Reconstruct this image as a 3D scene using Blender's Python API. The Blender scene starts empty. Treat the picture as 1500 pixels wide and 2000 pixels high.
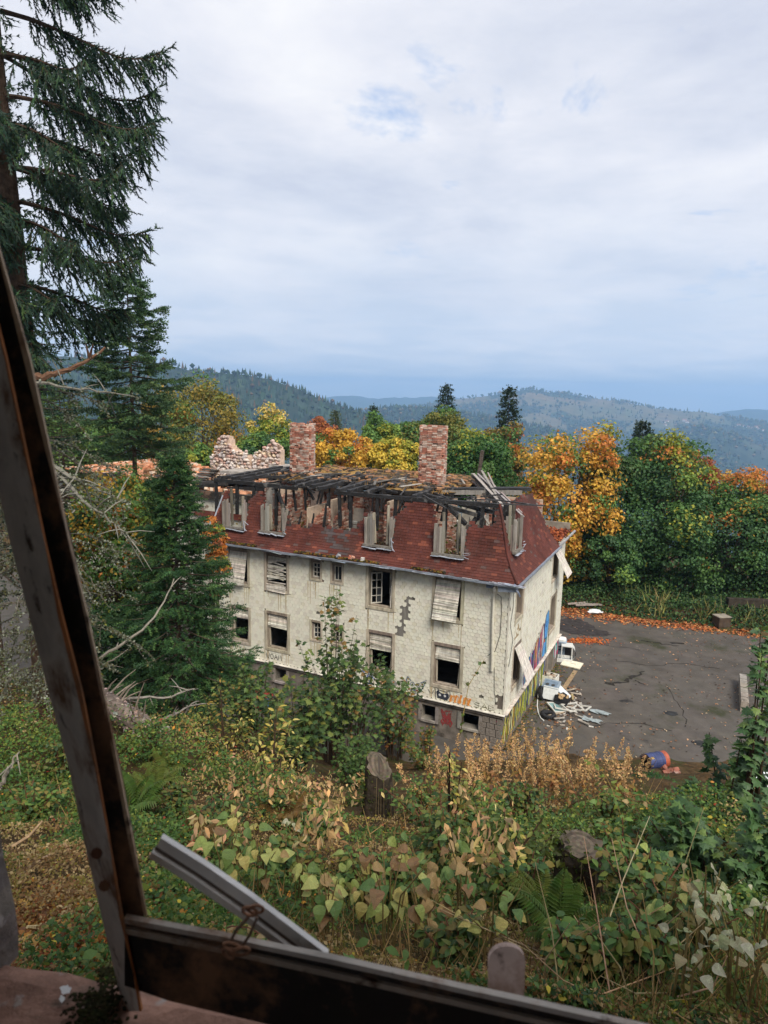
import bpy, math
import numpy as np

# ------------------------------------------------------------------ camera, world, sun, exposure
scene = bpy.context.scene
COL = scene.collection
CAM_H = 14.6
FPX = 1330.0
PITCH, ROLL = 0.1742, 0.02068
cd = bpy.data.cameras.new('camera')
cam = bpy.data.objects.new('camera', cd)
COL.objects.link(cam)
cd.sensor_fit = 'VERTICAL'
cd.sensor_height = 36.0
cd.sensor_width = 27.0
cd.lens = FPX / 2000.0 * 36.0
cd.clip_start = 0.02
cd.clip_end = 30000
cd.dof.use_dof = True
cd.dof.focus_distance = 27.0
cd.dof.aperture_fstop = 9.0
scene.camera = cam
_cp, _sp = math.cos(PITCH), math.sin(PITCH)
FW = np.array([0, _cp, -_sp]); _u = np.array([0, _sp, _cp]); _r = np.array([1.0, 0, 0])
RT = _r * math.cos(ROLL) + _u * math.sin(ROLL)
UP = -_r * math.sin(ROLL) + _u * math.cos(ROLL)
from mathutils import Matrix, Vector
cam.matrix_world = Matrix(((RT[0], UP[0], -FW[0], 0), (RT[1], UP[1], -FW[1], 0), (RT[2], UP[2], -FW[2], CAM_H), (0, 0, 0, 1)))
CAMP = np.array([0, 0, CAM_H])

SUN_DIR = np.array([0.255, -0.622, 0.74]); SUN_DIR /= np.linalg.norm(SUN_DIR)
sun_el = math.asin(SUN_DIR[2]); sun_az = math.atan2(SUN_DIR[0], SUN_DIR[1])
W = bpy.data.worlds.new('World'); scene.world = W; W.use_nodes = True
nt = W.node_tree; nt.nodes.clear()
def wn(t, **k):
    n = nt.nodes.new(t)
    for a, b in k.items(): setattr(n, a, b)
    return n
def wl(a, b): nt.links.new(a, b)
out = wn('ShaderNodeOutputWorld'); bg = wn('ShaderNodeBackground'); bg.inputs['Strength'].default_value = 0.05
sky = wn('ShaderNodeTexSky'); sky.sky_type = 'NISHITA'; sky.sun_disc = False
sky.sun_elevation = sun_el; sky.sun_rotation = sun_az; sky.altitude = 900; sky.dust_density = 1.5
tc = wn('ShaderNodeTexCoord')
sep = wn('ShaderNodeSeparateXYZ'); wl(tc.outputs['Generated'], sep.inputs[0])
def wmath(op, a, b=None, clamp=False):
    n = wn('ShaderNodeMath', operation=op); n.use_clamp = clamp
    for i, s in enumerate((a, b)):
        if s is None: continue
        if isinstance(s, (int, float)): n.inputs[i].default_value = s
        else: wl(s, n.inputs[i])
    return n.outputs[0]
zc = wmath('MAXIMUM', sep.outputs[2], 0.0)
zd = wmath('ADD', zc, 0.10)
cx_ = wmath('DIVIDE', sep.outputs[0], zd); cy_ = wmath('DIVIDE', sep.outputs[1], zd)
comb = wn('ShaderNodeCombineXYZ'); wl(cx_, comb.inputs[0]); wl(cy_, comb.inputs[1])
def wnoise(scale, detail, rough, off, dist=0.0):
    mp = wn('ShaderNodeMapping'); mp.inputs['Location'].default_value = off; wl(comb.outputs[0], mp.inputs[0])
    n = wn('ShaderNodeTexNoise'); n.inputs['Scale'].default_value = scale; n.inputs['Detail'].default_value = detail
    n.inputs['Roughness'].default_value = rough; n.inputs['Distortion'].default_value = dist
    wl(mp.outputs[0], n.inputs['Vector']); return n.outputs['Fac']
def wramp(fac, stops):
    r = wn('ShaderNodeValToRGB'); el = r.color_ramp.elements
    while len(el) < len(stops): el.new(0.5)
    for e, (p, c) in zip(el, stops): e.position = p; e.color = (*c, 1) if len(c) == 3 else c
    wl(fac, r.inputs[0]); return r.outputs[0]
def wmix(f, a, b):
    n = wn('ShaderNodeMix', data_type='RGBA')
    for s, i in ((f, 0), (a, 6), (b, 7)):
        if isinstance(s, (int, float)): n.inputs[i].default_value = s
        elif isinstance(s, tuple): n.inputs[i].default_value = (*s, 1)
        else: wl(s, n.inputs[i])
    return n.outputs[2]
n_big = wnoise(0.62, 8, 0.58, (3.7, 1.2, 0), 0.35)
n_sml = wnoise(2.1, 8, 0.62, (7.1, 4.4, 0), 0.2)
shade = wmath('ADD', wmath('MULTIPLY', n_big, 0.62), wmath('MULTIPLY', n_sml, 0.38))
cloud = wramp(shade, [(0.36, (5.6, 6.0, 7.2)), (0.46, (6.8, 7.1, 8.0)), (0.55, (8.0, 8.1, 8.7)), (0.64, (9.0, 9.0, 9.2))])
n_cov = wnoise(0.9, 7, 0.62, (4.4, 0.62, 0), 0.4)
cov = wramp(n_cov, [(0.31, (0.15,) * 3), (0.385, (1,) * 3)])
blue = wmix(0.3, (4.4, 6.1, 9.3), sky.outputs[0])
colr = wmix(cov, blue, cloud)
hz = wramp(zc, [(0.0, (1, 1, 1)), (0.10, (0.85,) * 3), (0.22, (0.25,) * 3), (0.34, (0, 0, 0))])
n_str = wnoise(1.1, 6, 0.55, (1.3, 8.8, 0), 0.3)
hcol = wmix(wramp(n_str, [(0.40, (0,) * 3), (0.62, (1,) * 3)]), (5.9, 6.8, 8.2), (7.2, 7.7, 8.7))
fin = wmix(hz, colr, hcol)
wl(fin, bg.inputs['Color']); wl(bg.outputs[0], out.inputs[0])

sl = bpy.data.lights.new('sun', 'SUN'); so = bpy.data.objects.new('sun', sl); COL.objects.link(so)
sl.energy = 2.0; sl.angle = math.radians(26); sl.color = (1.0, 0.93, 0.82)
so.rotation_euler = Vector(SUN_DIR).to_track_quat('Z', 'Y').to_euler()
so.location = (30, -10, 60)
vs = scene.view_settings
vs.view_transform = 'Standard'; vs.look = 'None'; vs.gamma = 1.0; vs.use_curve_mapping = False
vs.exposure = 1.15
scene.render.engine = 'CYCLES'
scene.cycles.use_denoising = True
scene.cycles.max_bounces = 6; scene.cycles.transparent_max_bounces = 8
scene.cycles.volume_bounces = 3

# ------------------------------------------------------------------ helpers
rng = np.random.default_rng(11)
def S(r, g, b, k=1.0):
    c = np.array([r, g, b]) / 255.0
    c = np.where(c <= 0.04045, c / 12.92, ((c + 0.055) / 1.055) ** 2.4)
    return c * k
def nrm(a): return a / (np.linalg.norm(a, axis=-1, keepdims=True) + 1e-12)
def ray(px, py): return FW + (px - 750) / FPX * RT + (1000 - py) / FPX * UP
def at(px, py, d):                       # the point that lies d metres ahead (along the view axis)
    return CAMP + ray(px, py) * d
def on_plane_y(px, py, y):
    r = ray(px, py); return CAMP + r * (y / r[1])
def lerp(a, b, t): return a + (b - a) * t
def jit(c, amt, n):
    c = np.asarray(c, float)
    if c.ndim == 1: c = np.repeat(c[None], n, 0)
    v = 1 + amt * rng.normal(size=(n, 1)); h = 1 + 0.35 * amt * rng.normal(size=(n, 3))
    return np.clip(c * v * h, 0.002, 0.95)
def _hash(ix, iy, s):
    h = np.sin(ix * 127.1 + iy * 311.7 + s * 74.7) * 43758.5453
    return h - np.floor(h)
def vnoise(x, y, s=0):
    ix, iy = np.floor(x), np.floor(y); fx, fy = x - ix, y - iy
    fx = fx * fx * (3 - 2 * fx); fy = fy * fy * (3 - 2 * fy)
    return lerp(lerp(_hash(ix, iy, s), _hash(ix + 1, iy, s), fx), lerp(_hash(ix, iy + 1, s), _hash(ix + 1, iy + 1, s), fx), fy)
def fbm(x, y, o=4, s=0):
    x = np.asarray(x, float); y = np.asarray(y, float)
    t = 0; a = 0.5; n = 0
    for i in range(o): t = t + a * vnoise(x * 2 ** i, y * 2 ** i, s + i); n += a; a *= 0.5
    return t / n

class MB:                                # collects pieces, then links them as ONE mesh object
    def __init__(s): s.V = []; s.F = {}; s.n = 0
    def add(s, v, f, col=(0.5, 0.5, 0.5)):
        v = np.asarray(v, float).reshape(-1, 3)
        col = np.asarray(col, float)
        if isinstance(f, np.ndarray): groups = {f.shape[1]: (f, np.arange(len(f)))}
        else:
            g = {}
            for i, q in enumerate(f): g.setdefault(len(q), ([], []))[0].append(q); g[len(q)][1].append(i)
            groups = g
        for k, (q, ix) in groups.items():
            q = np.asarray(q, int).reshape(-1, k) + s.n
            c = np.repeat(col[None], len(q), 0) if col.ndim == 1 else col[np.asarray(ix)]
            s.F.setdefault(k, []).append((q, c))
        s.V.append(v); s.n += len(v)
    def box(s, c, size, R=None, col=(0.5, 0.5, 0.5), taper=None):
        h = np.asarray(size, float) / 2
        v = np.array([[x, y, z] for x in (-1, 1) for y in (-1, 1) for z in (-1, 1)], float) * h
        if taper is not None: v[:, :2] *= np.where(v[:, 2:3] > 0, taper, 1.0)
        if R is not None: v = v @ np.asarray(R).T
        s.add(v + np.asarray(c, float), [(0, 1, 3, 2), (4, 6, 7, 5), (0, 4, 5, 1), (2, 3, 7, 6), (0, 2, 6, 4), (1, 5, 7, 3)], col)
    def beam(s, p, q, w, h, col=(0.5, 0.5, 0.5), up=(0, 0, 1), rough=0.0, seg=1, taper=1.0):
        p = np.asarray(p, float); q = np.asarray(q, float); d = nrm(q - p)
        up = np.asarray(up, float)
        if abs(d @ up) > 0.97: up = np.array([0, 1.0, 0])
        a = nrm(np.cross(d, up)); b = np.cross(a, d)
        vs = []
        for i in range(seg + 1):
            t = i / seg; k = lerp(1, taper, t)
            c = lerp(p, q, t)
            for sx, sy in ((-1, -1), (1, -1), (1, 1), (-1, 1)):
                e = 1 + rough * rng.uniform(-1, 1)
                vs.append(c + a * sx * w / 2 * k * e + b * sy * h / 2 * k * (1 + rough * rng.uniform(-1, 1)))
        f = [(3, 2, 1, 0), tuple(4 * seg + i for i in range(4))]
        for i in range(seg):
            for j in range(4):
                f.append((4 * i + j, 4 * i + (j + 1) % 4, 4 * i + 4 + (j + 1) % 4, 4 * i + 4 + j))
        s.add(vs, f, col)
    def tube(s, pts, rad, n=6, col=(0.5, 0.5, 0.5), cap=True, wob=0.0):
        pts = np.asarray(pts, float); m = len(pts)
        rad = np.broadcast_to(np.asarray(rad, float), (m,))
        t = nrm(np.gradient(pts, axis=0))
        ref = np.array([0, 0, 1.0]) if abs(t[:, 2]).mean() < 0.8 else np.array([1.0, 0, 0])
        a = nrm(np.cross(t, ref)); b = np.cross(t, a)
        th = np.linspace(0, 2 * math.pi, n, endpoint=False)
        rr = rad[:, None] * (1 + wob * rng.uniform(-1, 1, (m, n)))
        v = pts[:, None] + (a[:, None] * np.cos(th)[None, :, None] + b[:, None] * np.sin(th)[None, :, None]) * rr[..., None]
        i = np.arange(m - 1)[:, None] * n; j = np.arange(n)[None]; j2 = (j + 1) % n
        f = np.stack([i + j, i + j2, i + n + j2, i + n + j], -1).reshape(-1, 4)
        s.add(v.reshape(-1, 3), f, col)
        if cap:
            base = s.n - m * n
            for k, o in ((0, True), (m - 1, False)):
                ring = [base + k * n + x for x in range(n)]
                s.F.setdefault(n, []).append((np.array([ring[::-1] if not o else ring]), np.asarray(col, float).reshape(-1, 3)[:1]))
    def tmpl(s, T, P, D, N, size, col):  # copies of a leaf template: T = (verts, faces); D length axis, N normal
        tv, tf = T
        D = nrm(D); Sd = nrm(np.cross(D, N)); N2 = np.cross(Sd, D)
        size = np.asarray(size, float)
        if size.ndim == 1: size = np.repeat(size[:, None], 3, 1)
        v = P[:, None] + Sd[:, None] * (tv[None, :, 0:1] * size[:, None, 0:1]) + D[:, None] * (tv[None, :, 1:2] * size[:, None, 1:2]) + N2[:, None] * (tv[None, :, 2:3] * size[:, None, 2:3])
        k = len(tv); n = len(P)
        f = (tf[None] + (np.arange(n) * k)[:, None, None]).reshape(-1, tf.shape[1])
        c = np.repeat(np.asarray(col), len(tf), 0)
        s.add(v.reshape(-1, 3), f, c)
    def mesh(s, name, mat, smooth=False):
        me = bpy.data.meshes.new(name)
        V = np.concatenate(s.V) if s.V else np.zeros((0, 3))
        me.vertices.add(len(V)); me.vertices.foreach_set('co', V.ravel().astype(np.float32))
        loops = []; starts = []; cols = []; o = 0
        for k, L in s.F.items():
            for q, c in L:
                loops.append(q.ravel()); starts.append(o + np.arange(len(q)) * k); o += q.size; cols.append(c)
        loops = np.concatenate(loops); starts = np.concatenate(starts); cols = np.concatenate(cols)
        me.loops.add(len(loops)); me.loops.foreach_set('vertex_index', loops.astype(np.int32))
        me.polygons.add(len(starts)); me.polygons.foreach_set('loop_start', starts.astype(np.int32))
        me.polygons.foreach_set('use_smooth', np.full(len(starts), bool(smooth)))
        me.update(calc_edges=True)
        a = me.attributes.new('tint', 'FLOAT_COLOR', 'FACE')
        a.data.foreach_set('color', np.concatenate([cols, np.ones((len(cols), 1))], 1).ravel().astype(np.float32))
        if mat: me.materials.append(mat)
        return me
    def build(s, name, mat, parent=None, smooth=False, kind=None):
        return obj(name, s.mesh(name, mat, smooth), parent, kind)

def obj(name, me, parent=None, kind=None, loc=None, rot=None):
    o = bpy.data.objects.new(name, me); COL.objects.link(o)
    if parent: o.parent = parent
    if kind: o['kind'] = kind
    if loc is not None: o.location = loc
    if rot is not None: o.rotation_euler = rot
    return o
def thing(name, label, cat, loc=(0, 0, 0), rz=0.0, group=None):
    o = bpy.data.objects.new(name, None); COL.objects.link(o)
    o.location = tuple(loc); o.rotation_euler = (0, 0, rz); o.empty_display_size = 0.2
    return tag(o, label, cat, group)
def tag(o, label, cat, group=None):
    o['label'] = label; o['category'] = cat
    if group: o['group'] = group
    return o
def dup(root, loc, rz, label=None, scale=1.0, group=None):
    def cp(o, par):
        c = o.copy(); COL.objects.link(c)
        if par: c.parent = par
        for ch in o.children: cp(ch, c)
        return c
    r = cp(root, None); r.location = tuple(loc); r.rotation_euler = (0, 0, rz); r.scale = (scale,) * 3
    if label: r['label'] = label
    if group: r['group'] = group
    return r
def Rx(a): c, s = math.cos(a), math.sin(a); return np.array([[1, 0, 0], [0, c, -s], [0, s, c]])
def Ry(a): c, s = math.cos(a), math.sin(a); return np.array([[c, 0, s], [0, 1, 0], [-s, 0, c]])
def Rz(a): c, s = math.cos(a), math.sin(a); return np.array([[c, -s, 0], [s, c, 0], [0, 0, 1]])

# ------------------------------------------------------------------ materials
def mat(name, rough=0.85, spec=0.25, trans=0.0, noise=None, bump=None, metal=0.0, stain=None, dist=None, stretch=None):
    m = bpy.data.materials.new(name); m.use_nodes = True
    t = m.node_tree; N = t.nodes; L = t.links; N.clear()
    o = N.new('ShaderNodeOutputMaterial'); p = N.new('ShaderNodeBsdfPrincipled')
    a = N.new('ShaderNodeAttribute'); a.attribute_name = 'tint'
    col = a.outputs['Color']
    tcn = N.new('ShaderNodeTexCoord')
    vec = tcn.outputs['Object']
    if stretch:
        mp = N.new('ShaderNodeMapping'); mp.inputs['Scale'].default_value = stretch; L.new(vec, mp.inputs[0]); vec = mp.outputs[0]
    def nz(scale, detail=5, rough=0.6):
        n = N.new('ShaderNodeTexNoise'); n.inputs['Scale'].default_value = scale; n.inputs['Detail'].default_value = detail
        n.inputs['Roughness'].default_value = rough; L.new(vec, n.inputs['Vector']); return n.outputs['Fac']
    if noise:
        sc, am = noise
        mr = N.new('ShaderNodeMapRange'); mr.inputs[1].default_value = 0.3; mr.inputs[2].default_value = 0.7
        mr.inputs[3].default_value = 1 - am; mr.inputs[4].default_value = 1 + am
        L.new(nz(sc), mr.inputs[0])
        mx = N.new('ShaderNodeMix'); mx.data_type = 'RGBA'; mx.blend_type = 'MULTIPLY'; mx.inputs[0].default_value = 1
        L.new(col, mx.inputs[6]); L.new(mr.outputs[0], mx.inputs[7]); col = mx.outputs[2]
    if stain:                            # (scale, low, high, colour): blotches of their own shape
        for sc, lo, hi, c in stain:
            mr = N.new('ShaderNodeMapRange'); mr.inputs[1].default_value = lo; mr.inputs[2].default_value = hi
            L.new(nz(sc, 8, 0.65), mr.inputs[0])
            mx = N.new('ShaderNodeMix'); mx.data_type = 'RGBA'; L.new(mr.outputs[0], mx.inputs[0])
            L.new(col, mx.inputs[6]); mx.inputs[7].default_value = (*c, 1); col = mx.outputs[2]
    L.new(col, p.inputs['Base Color'])
    p.inputs['Roughness'].default_value = rough; p.inputs['Specular IOR Level'].default_value = spec
    p.inputs['Metallic'].default_value = metal
    if bump:
        sc, st = bump
        b = N.new('ShaderNodeBump'); b.inputs['Strength'].default_value = st; b.inputs['Distance'].default_value = dist or 0.02
        L.new(nz(sc, 6, 0.65), b.inputs['Height']); L.new(b.outputs[0], p.inputs['Normal'])
    if trans:
        tr = N.new('ShaderNodeBsdfTranslucent'); L.new(col, tr.inputs['Color'])
        ms = N.new('ShaderNodeMixShader'); ms.inputs[0].default_value = trans
        L.new(p.outputs[0], ms.inputs[1]); L.new(tr.outputs[0], ms.inputs[2]); L.new(ms.outputs[0], o.inputs[0])
    else: L.new(p.outputs[0], o.inputs[0])
    return m
M_leaf = mat('leaf', 0.55, 0.35, 0.35)
M_bigleaf = mat('broad_leaf', 0.5, 0.35, 0.3, noise=(30, 0.35), bump=(60, 0.4), dist=0.005)
M_needle = mat('needle', 0.6, 0.3, 0.15)
M_bark = mat('bark', 0.95, 0.1, noise=(9, 0.5), bump=(14, 1.0), dist=0.03)
M_twig = mat('twig', 0.9, 0.1, noise=(20, 0.35))
M_soil = mat('soil', 1.0, 0.05, noise=(3, 0.5), bump=(12, 1.0), dist=0.05, stain=[(0.8, 0.5, 0.62, (0.05, 0.055, 0.02)), (5, 0.55, 0.65, (0.13, 0.07, 0.03))])
M_wood = mat('weathered_wood', 0.9, 0.15, noise=(7, 0.35), bump=(25, 0.6), dist=0.01, stretch=(1, 1, 0.25))
M_char = mat('charred_wood', 0.7, 0.4, noise=(10, 0.6), bump=(18, 1.0), dist=0.03, stain=[(2.2, 0.58, 0.66, (0.16, 0.15, 0.14))])
M_brick = mat('old_brick', 0.95, 0.1, noise=(6, 0.4), bump=(30, 0.6), dist=0.01, stain=[(1.3, 0.54, 0.66, (0.42, 0.34, 0.29)), (2.5, 0.62, 0.70, (0.07, 0.05, 0.04))])
M_stone = mat('rubble_stone', 0.95, 0.1, noise=(4, 0.35), bump=(12, 0.9), dist=0.03)
M_plaster = mat('plaster', 0.95, 0.1, noise=(2, 0.35), bump=(9, 0.5), stain=[(1.2, 0.56, 0.64, (0.16, 0.10, 0.07)), (0.8, 0.58, 0.68, (0.20, 0.19, 0.16))])
M_siding = mat('siding_paint', 0.75, 0.25, noise=(1.2, 0.06), bump=(30, 0.2), dist=0.004, stain=[(0.5, 0.62, 0.90, (0.44, 0.38, 0.26)), (7, 0.68, 0.80, (0.26, 0.24, 0.20))])
M_rooftile = mat('roof_tile', 0.85, 0.2, noise=(1.0, 0.35), bump=(40, 0.4), dist=0.005, stain=[(0.6, 0.50, 0.74, (0.060, 0.036, 0.030)), (5, 0.66, 0.76, (0.13, 0.10, 0.08))])
M_metal = mat('dull_metal', 0.5, 0.4, noise=(6, 0.25), metal=0.4, bump=(12, 0.2))
M_plastic = mat('plastic', 0.5, 0.4, noise=(8, 0.12), stain=[(6, 0.62, 0.72, (0.25, 0.21, 0.16))])
M_rubber = mat('rubber', 0.8, 0.3, noise=(15, 0.3))
M_paint = mat('spray_paint', 0.7, 0.2, noise=(14, 0.25))
M_conc = mat('concrete', 0.95, 0.1, noise=(3, 0.35), bump=(18, 0.6), dist=0.01, stain=[(1.6, 0.56, 0.68, (0.06, 0.055, 0.045))])
M_dark = mat('dark_interior', 0.95, 0.1, noise=(2, 0.4))
M_dry = mat('dry_stalk', 0.85, 0.15, 0.25)
M_litter = mat('litter_leaf', 0.7, 0.2, 0.15)
# ------------------------------------------------------------------ the setting: ground, yard, far country, haze
def smooth(a, b, x):
    t = np.clip((x - a) / (b - a), 0, 1); return t * t * (3 - 2 * t)
YE0 = np.array([12.4, 44.9]); YED = nrm(np.array([11.7, -4.3])); YEN = np.array([-YED[1], YED[0]])   # far edge of the yard
def far_d(x, y): return (x - YE0[0]) * YEN[0] + (y - YE0[1]) * YEN[1]
def T(x, y):
    x = np.asarray(x, float); y = np.asarray(y, float)
    slope = 12.9 - 0.52 * y + 0.25 * np.clip(-x - 1, 0, 12) * smooth(6, 14, y) + 0.03 * np.clip(x - 3, 0, 20) * smooth(4, 10, y)
    bump = (fbm(x * 0.55, y * 0.55, 4, 3) - 0.5) * 0.8
    s = slope + bump * smooth(0.5, 3, y)
    z = np.where(s > 0, s, 0.0)
    z = np.where(s < 0.5, np.clip((s + 0.5) ** 2 / 2, 0, None) * (s > -0.5), s)   # soft toe
    fd = far_d(x, y)
    z = z + smooth(0.3, 2.5, fd) * 0.5 + smooth(0, 1, fd) * (fbm(x * 0.6, y * 0.6, 3, 9) - 0.4) * 0.4
    z = z - smooth(14, 60, fd) * 6 - np.clip(fd - 40, 0, None) * 0.25
    return z
def G(x, y): return np.array([x, y, float(T(x, y))])
_TT = np.linspace(1.2, 85, 1700)
def on_ground(px, py):
    r = ray(px, py); p = CAMP + r * _TT[:, None]; g = p[:, 2] - T(p[:, 0], p[:, 1]); k = np.nonzero(g <= 0)[0]
    k = k[0] if len(k) else len(_TT) - 1
    f = g[k - 1] / (g[k - 1] - g[k] + 1e-9) if k else 0; q = CAMP + r * (_TT[k - 1] + f * (_TT[k] - _TT[k - 1]))
    return G(q[0], q[1])

def grid_mesh(xs, ys, zf, colf):
    X, Y = np.meshgrid(xs, ys); Z = zf(X, Y)
    n, m = X.shape
    i = np.arange(n - 1)[:, None] * m + np.arange(m - 1)[None]
    f = np.stack([i, i + 1, i + m + 1, i + m], -1).reshape(-1, 4)
    b = MB(); V = np.stack([X, Y, Z], -1).reshape(-1, 3)
    b.add(V, f, colf(V[f].mean(1))); return b
def soil_col(c):
    t = fbm(c[:, 0] * 0.9, c[:, 1] * 0.9, 4, 21)[:, None]
    return lerp(np.array([0.045, 0.032, 0.02]), np.array([0.10, 0.065, 0.032]), t)
xs = np.concatenate([np.linspace(-90, -16, 30), np.linspace(-15.5, 20, 120), np.linspace(21, 90, 30)])
ys = np.concatenate([np.linspace(0.8, 27, 110), np.linspace(27.5, 110, 90)])
def zyard(X, Y):
    z = T(X, Y); return np.where((z < 0.012) & (far_d(X, Y) < 0.2), -0.03, z)
grid_mesh(xs, ys, zyard, soil_col).build('ground', M_soil, smooth=True, kind='structure')

# yard: worn asphalt
m = mat('asphalt', 0.9, 0.25, noise=(1.1, 0.22), bump=(45, 0.7), dist=0.01,
        stain=[(0.35, 0.52, 0.66, (0.066, 0.058, 0.050)), (0.16, 0.56, 0.64, (0.040, 0.042, 0.022)), (0.23, 0.63, 0.67, (0.024, 0.022, 0.022)), (2.6, 0.66, 0.72, (0.15, 0.135, 0.115))])
b = MB(); gx = np.linspace(-30, 45, 76); P0 = []
ny = 24
V = []
for x in gx:
    yf = YE0[1] + (x - YE0[0]) * YED[1] / YED[0] + 0.25 * math.sin(x * 1.7) + 0.2 * math.sin(x * 0.6)
    for k in range(ny): V.append((x, lerp(16.0, yf, k / (ny - 1)), 0.0))
V = np.array(V); V[:, 2] = 0.012 * (fbm(V[:, 0] * 0.4, V[:, 1] * 0.4, 3, 5))
i = np.arange(len(gx) - 1)[:, None] * ny + np.arange(ny - 1)[None]
f = np.stack([i, i + ny, i + ny + 1, i + 1], -1).reshape(-1, 4)
b.add(V, f, jit(S(84, 79, 74), 0.03, len(f))); b.build('yard', m, kind='structure')
# broken asphalt, cracks and pits
b = MB()
def crack(px0, pts, wdt):
    P = np.array([on_ground(*p) for p in pts]); Q = []
    for k in range(len(P) - 1):
        for t in np.linspace(0, 1, 7)[:-1]: Q.append(lerp(P[k], P[k + 1], t) + np.array([rng.normal() * 0.08, rng.normal() * 0.08, 0]))
    Q = np.array(Q); w = wdt * rng.uniform(0.3, 1.2, len(Q))
    d = nrm(np.gradient(Q, axis=0)); a = np.stack([-d[:, 1], d[:, 0], 0 * d[:, 0]], -1)
    V = np.concatenate([Q + a * w[:, None], Q - a * w[:, None]]); V[:, 2] = 0.017
    n = len(Q); f = np.array([(k, k + 1, n + k + 1, n + k) for k in range(n - 1)]); b.add(V, f, (0.03, 0.027, 0.024))
crack(0, [(1185, 1335), (1215, 1333), (1240, 1322), (1255, 1310)], 0.12)
crack(0, [(1250, 1250), (1290, 1258), (1330, 1263)], 0.07)
crack(0, [(1310, 1255), (1345, 1259)], 0.12)
crack(0, [(1240, 1330), (1265, 1338)], 0.05)
crack(0, [(1200, 1290), (1270, 1300), (1340, 1296), (1420, 1310)], 0.03)
crack(0, [(1150, 1420), (1230, 1410), (1330, 1430)], 0.025)
crack(0, [(1300, 1340), (1330, 1380), (1345, 1430)], 0.025)
crack(0, [(1130, 1240), (1190, 1262), (1260, 1270)], 0.03)
for px, py, w in ((1310, 1394, 26), (1365, 1451, 24)):
    c = on_ground(px, py); a = np.linspace(0, 2 * math.pi, 12, endpoint=False)
    r = w / FPX * np.linalg.norm(c - CAMP) * 0.5 * rng.uniform(0.7, 1.15, 12)
    b.add(np.stack([c[0] + r * np.cos(a), c[1] + r * 0.8 * np.sin(a), 0 * a + 0.018], -1), [tuple(range(12))], (0.035, 0.036, 0.038))
b.build('yard_crack', M_conc, kind='structure')
# burnt, oily patch behind the house corner
b = MB()
for px, py, rx, ry in ((1120, 1222, 1.5, 1.7), (1160, 1236, 1.1, 0.7)):
    c = on_ground(px, py); a = np.linspace(0, 2 * math.pi, 26, endpoint=False); r = rng.uniform(0.72, 1.15, 26)
    b.add(np.stack([c[0] + rx * r * np.cos(a), c[1] + ry * r * np.sin(a), 0 * a + (0.0225 if px < 1140 else 0.0275)], -1), [tuple(range(26))], (0.045, 0.040, 0.040))
b.build('yard_stain', M_conc, kind='structure')

# far country: valley and ridges on one polar sheet
def crest(pts, R):
    az = []; el = []
    for px, py in pts:
        r = ray(px, py); az.append(math.atan2(r[0], r[1])); el.append(r[2] / math.hypot(r[0], r[1]))
    az = np.array(az); h = np.array(el) * R + CAM_H
    return az, h, R
BASE = -260.0
RIDGES = [
    (crest([(-900, 640), (-300, 670), (100, 690), (300, 703), (380, 721), (430, 724), (470, 728), (530, 739), (580, 757), (640, 783), (700, 803), (760, 826), (830, 856), (900, 890), (1000, 940), (1200, 1000)], 1500), 900, 1300),
    (crest([(400, 880), (600, 845), (700, 806), (760, 798), (820, 798), (880, 802), (950, 815), (1030, 829), (1100, 845), (1180, 880), (1280, 930)], 2500), 900, 900),
    (crest([(1150, 930), (1250, 880), (1320, 838), (1370, 832), (1430, 848), (1500, 876), (1600, 900), (1800, 930)], 3100), 900, 900),
    (crest([(500, 840), (640, 810), (740, 800), (820, 792), (880, 780), (960, 771), (1000, 763), (1040, 759), (1080, 766), (1120, 769), (1160, 777), (1200, 781), (1290, 798), (1370, 804), (1440, 816), (1500, 826), (1650, 850), (2000, 880)], 4300), 1700, 1500),
    (crest([(-600, 770), (300, 778), (560, 776), (640, 774), (690, 771), (730, 777), (800, 775), (880, 773), (1000, 790), (1300, 815), (1400, 806), (1430, 801), (1465, 797), (1520, 799), (1700, 780), (2200, 790)], 7600), 2200, 1500)]
def far_z(az, r):
    z = np.full(az.shape, BASE) + 0 * r
    for (a0, h0, R), wf, wb in RIDGES:
        h = np.interp(az, a0, h0) + (fbm(az * 160, az * 0 + R, 3, 4) - 0.5) * R * 0.0035
        d = r - R; t = np.where(d < 0, np.clip(1 + d / wf, 0, 1), np.clip(1 - d / wb, 0, 1))
        t = t ** 1.25 * (1 - 0.0 * t)
        und = (fbm(az * 28 + R, r / 420.0, 4, 8) - 0.5) * 130 * (t * (1 - t)) * 2.2
        z = np.maximum(z, BASE + (h - BASE) * t + und)
    near = np.clip(1 - (r - 70) / 500, 0, 1)
    z = np.maximum(z, lerp(BASE, -7.0, near ** 1.0) + 0 * az) if False else np.where(r < 620, np.maximum(z, -12 - (r - 75) * 0.42), z)
    return z
na, nr = 300, 150
AZ = np.linspace(-1.15, 1.15, na); RR = 74 * (9800 / 74) ** np.linspace(0, 1, nr)
A, R_ = np.meshgrid(AZ, RR); Z = far_z(A, R_)
V = np.stack([np.sin(A) * R_, np.cos(A) * R_, Z], -1)
i = np.arange(nr - 1)[:, None] * na + np.arange(na - 1)[None]
f = np.stack([i, i + 1, i + na + 1, i + na], -1).reshape(-1, 4)
Vf = V.reshape(-1, 3); c = Vf[f].mean(1)
def meadow(x, y):
    return fbm(x / 520.0, y / 380.0, 5, 31)
r_c = np.hypot(c[:, 0], c[:, 1]); mdw = meadow(c[:, 0], c[:, 1])
is_m = 0.55 * smooth(0.565, 0.60, mdw) * smooth(2900, 3300, r_c) * (1 - smooth(6000, 7000, r_c))
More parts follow.
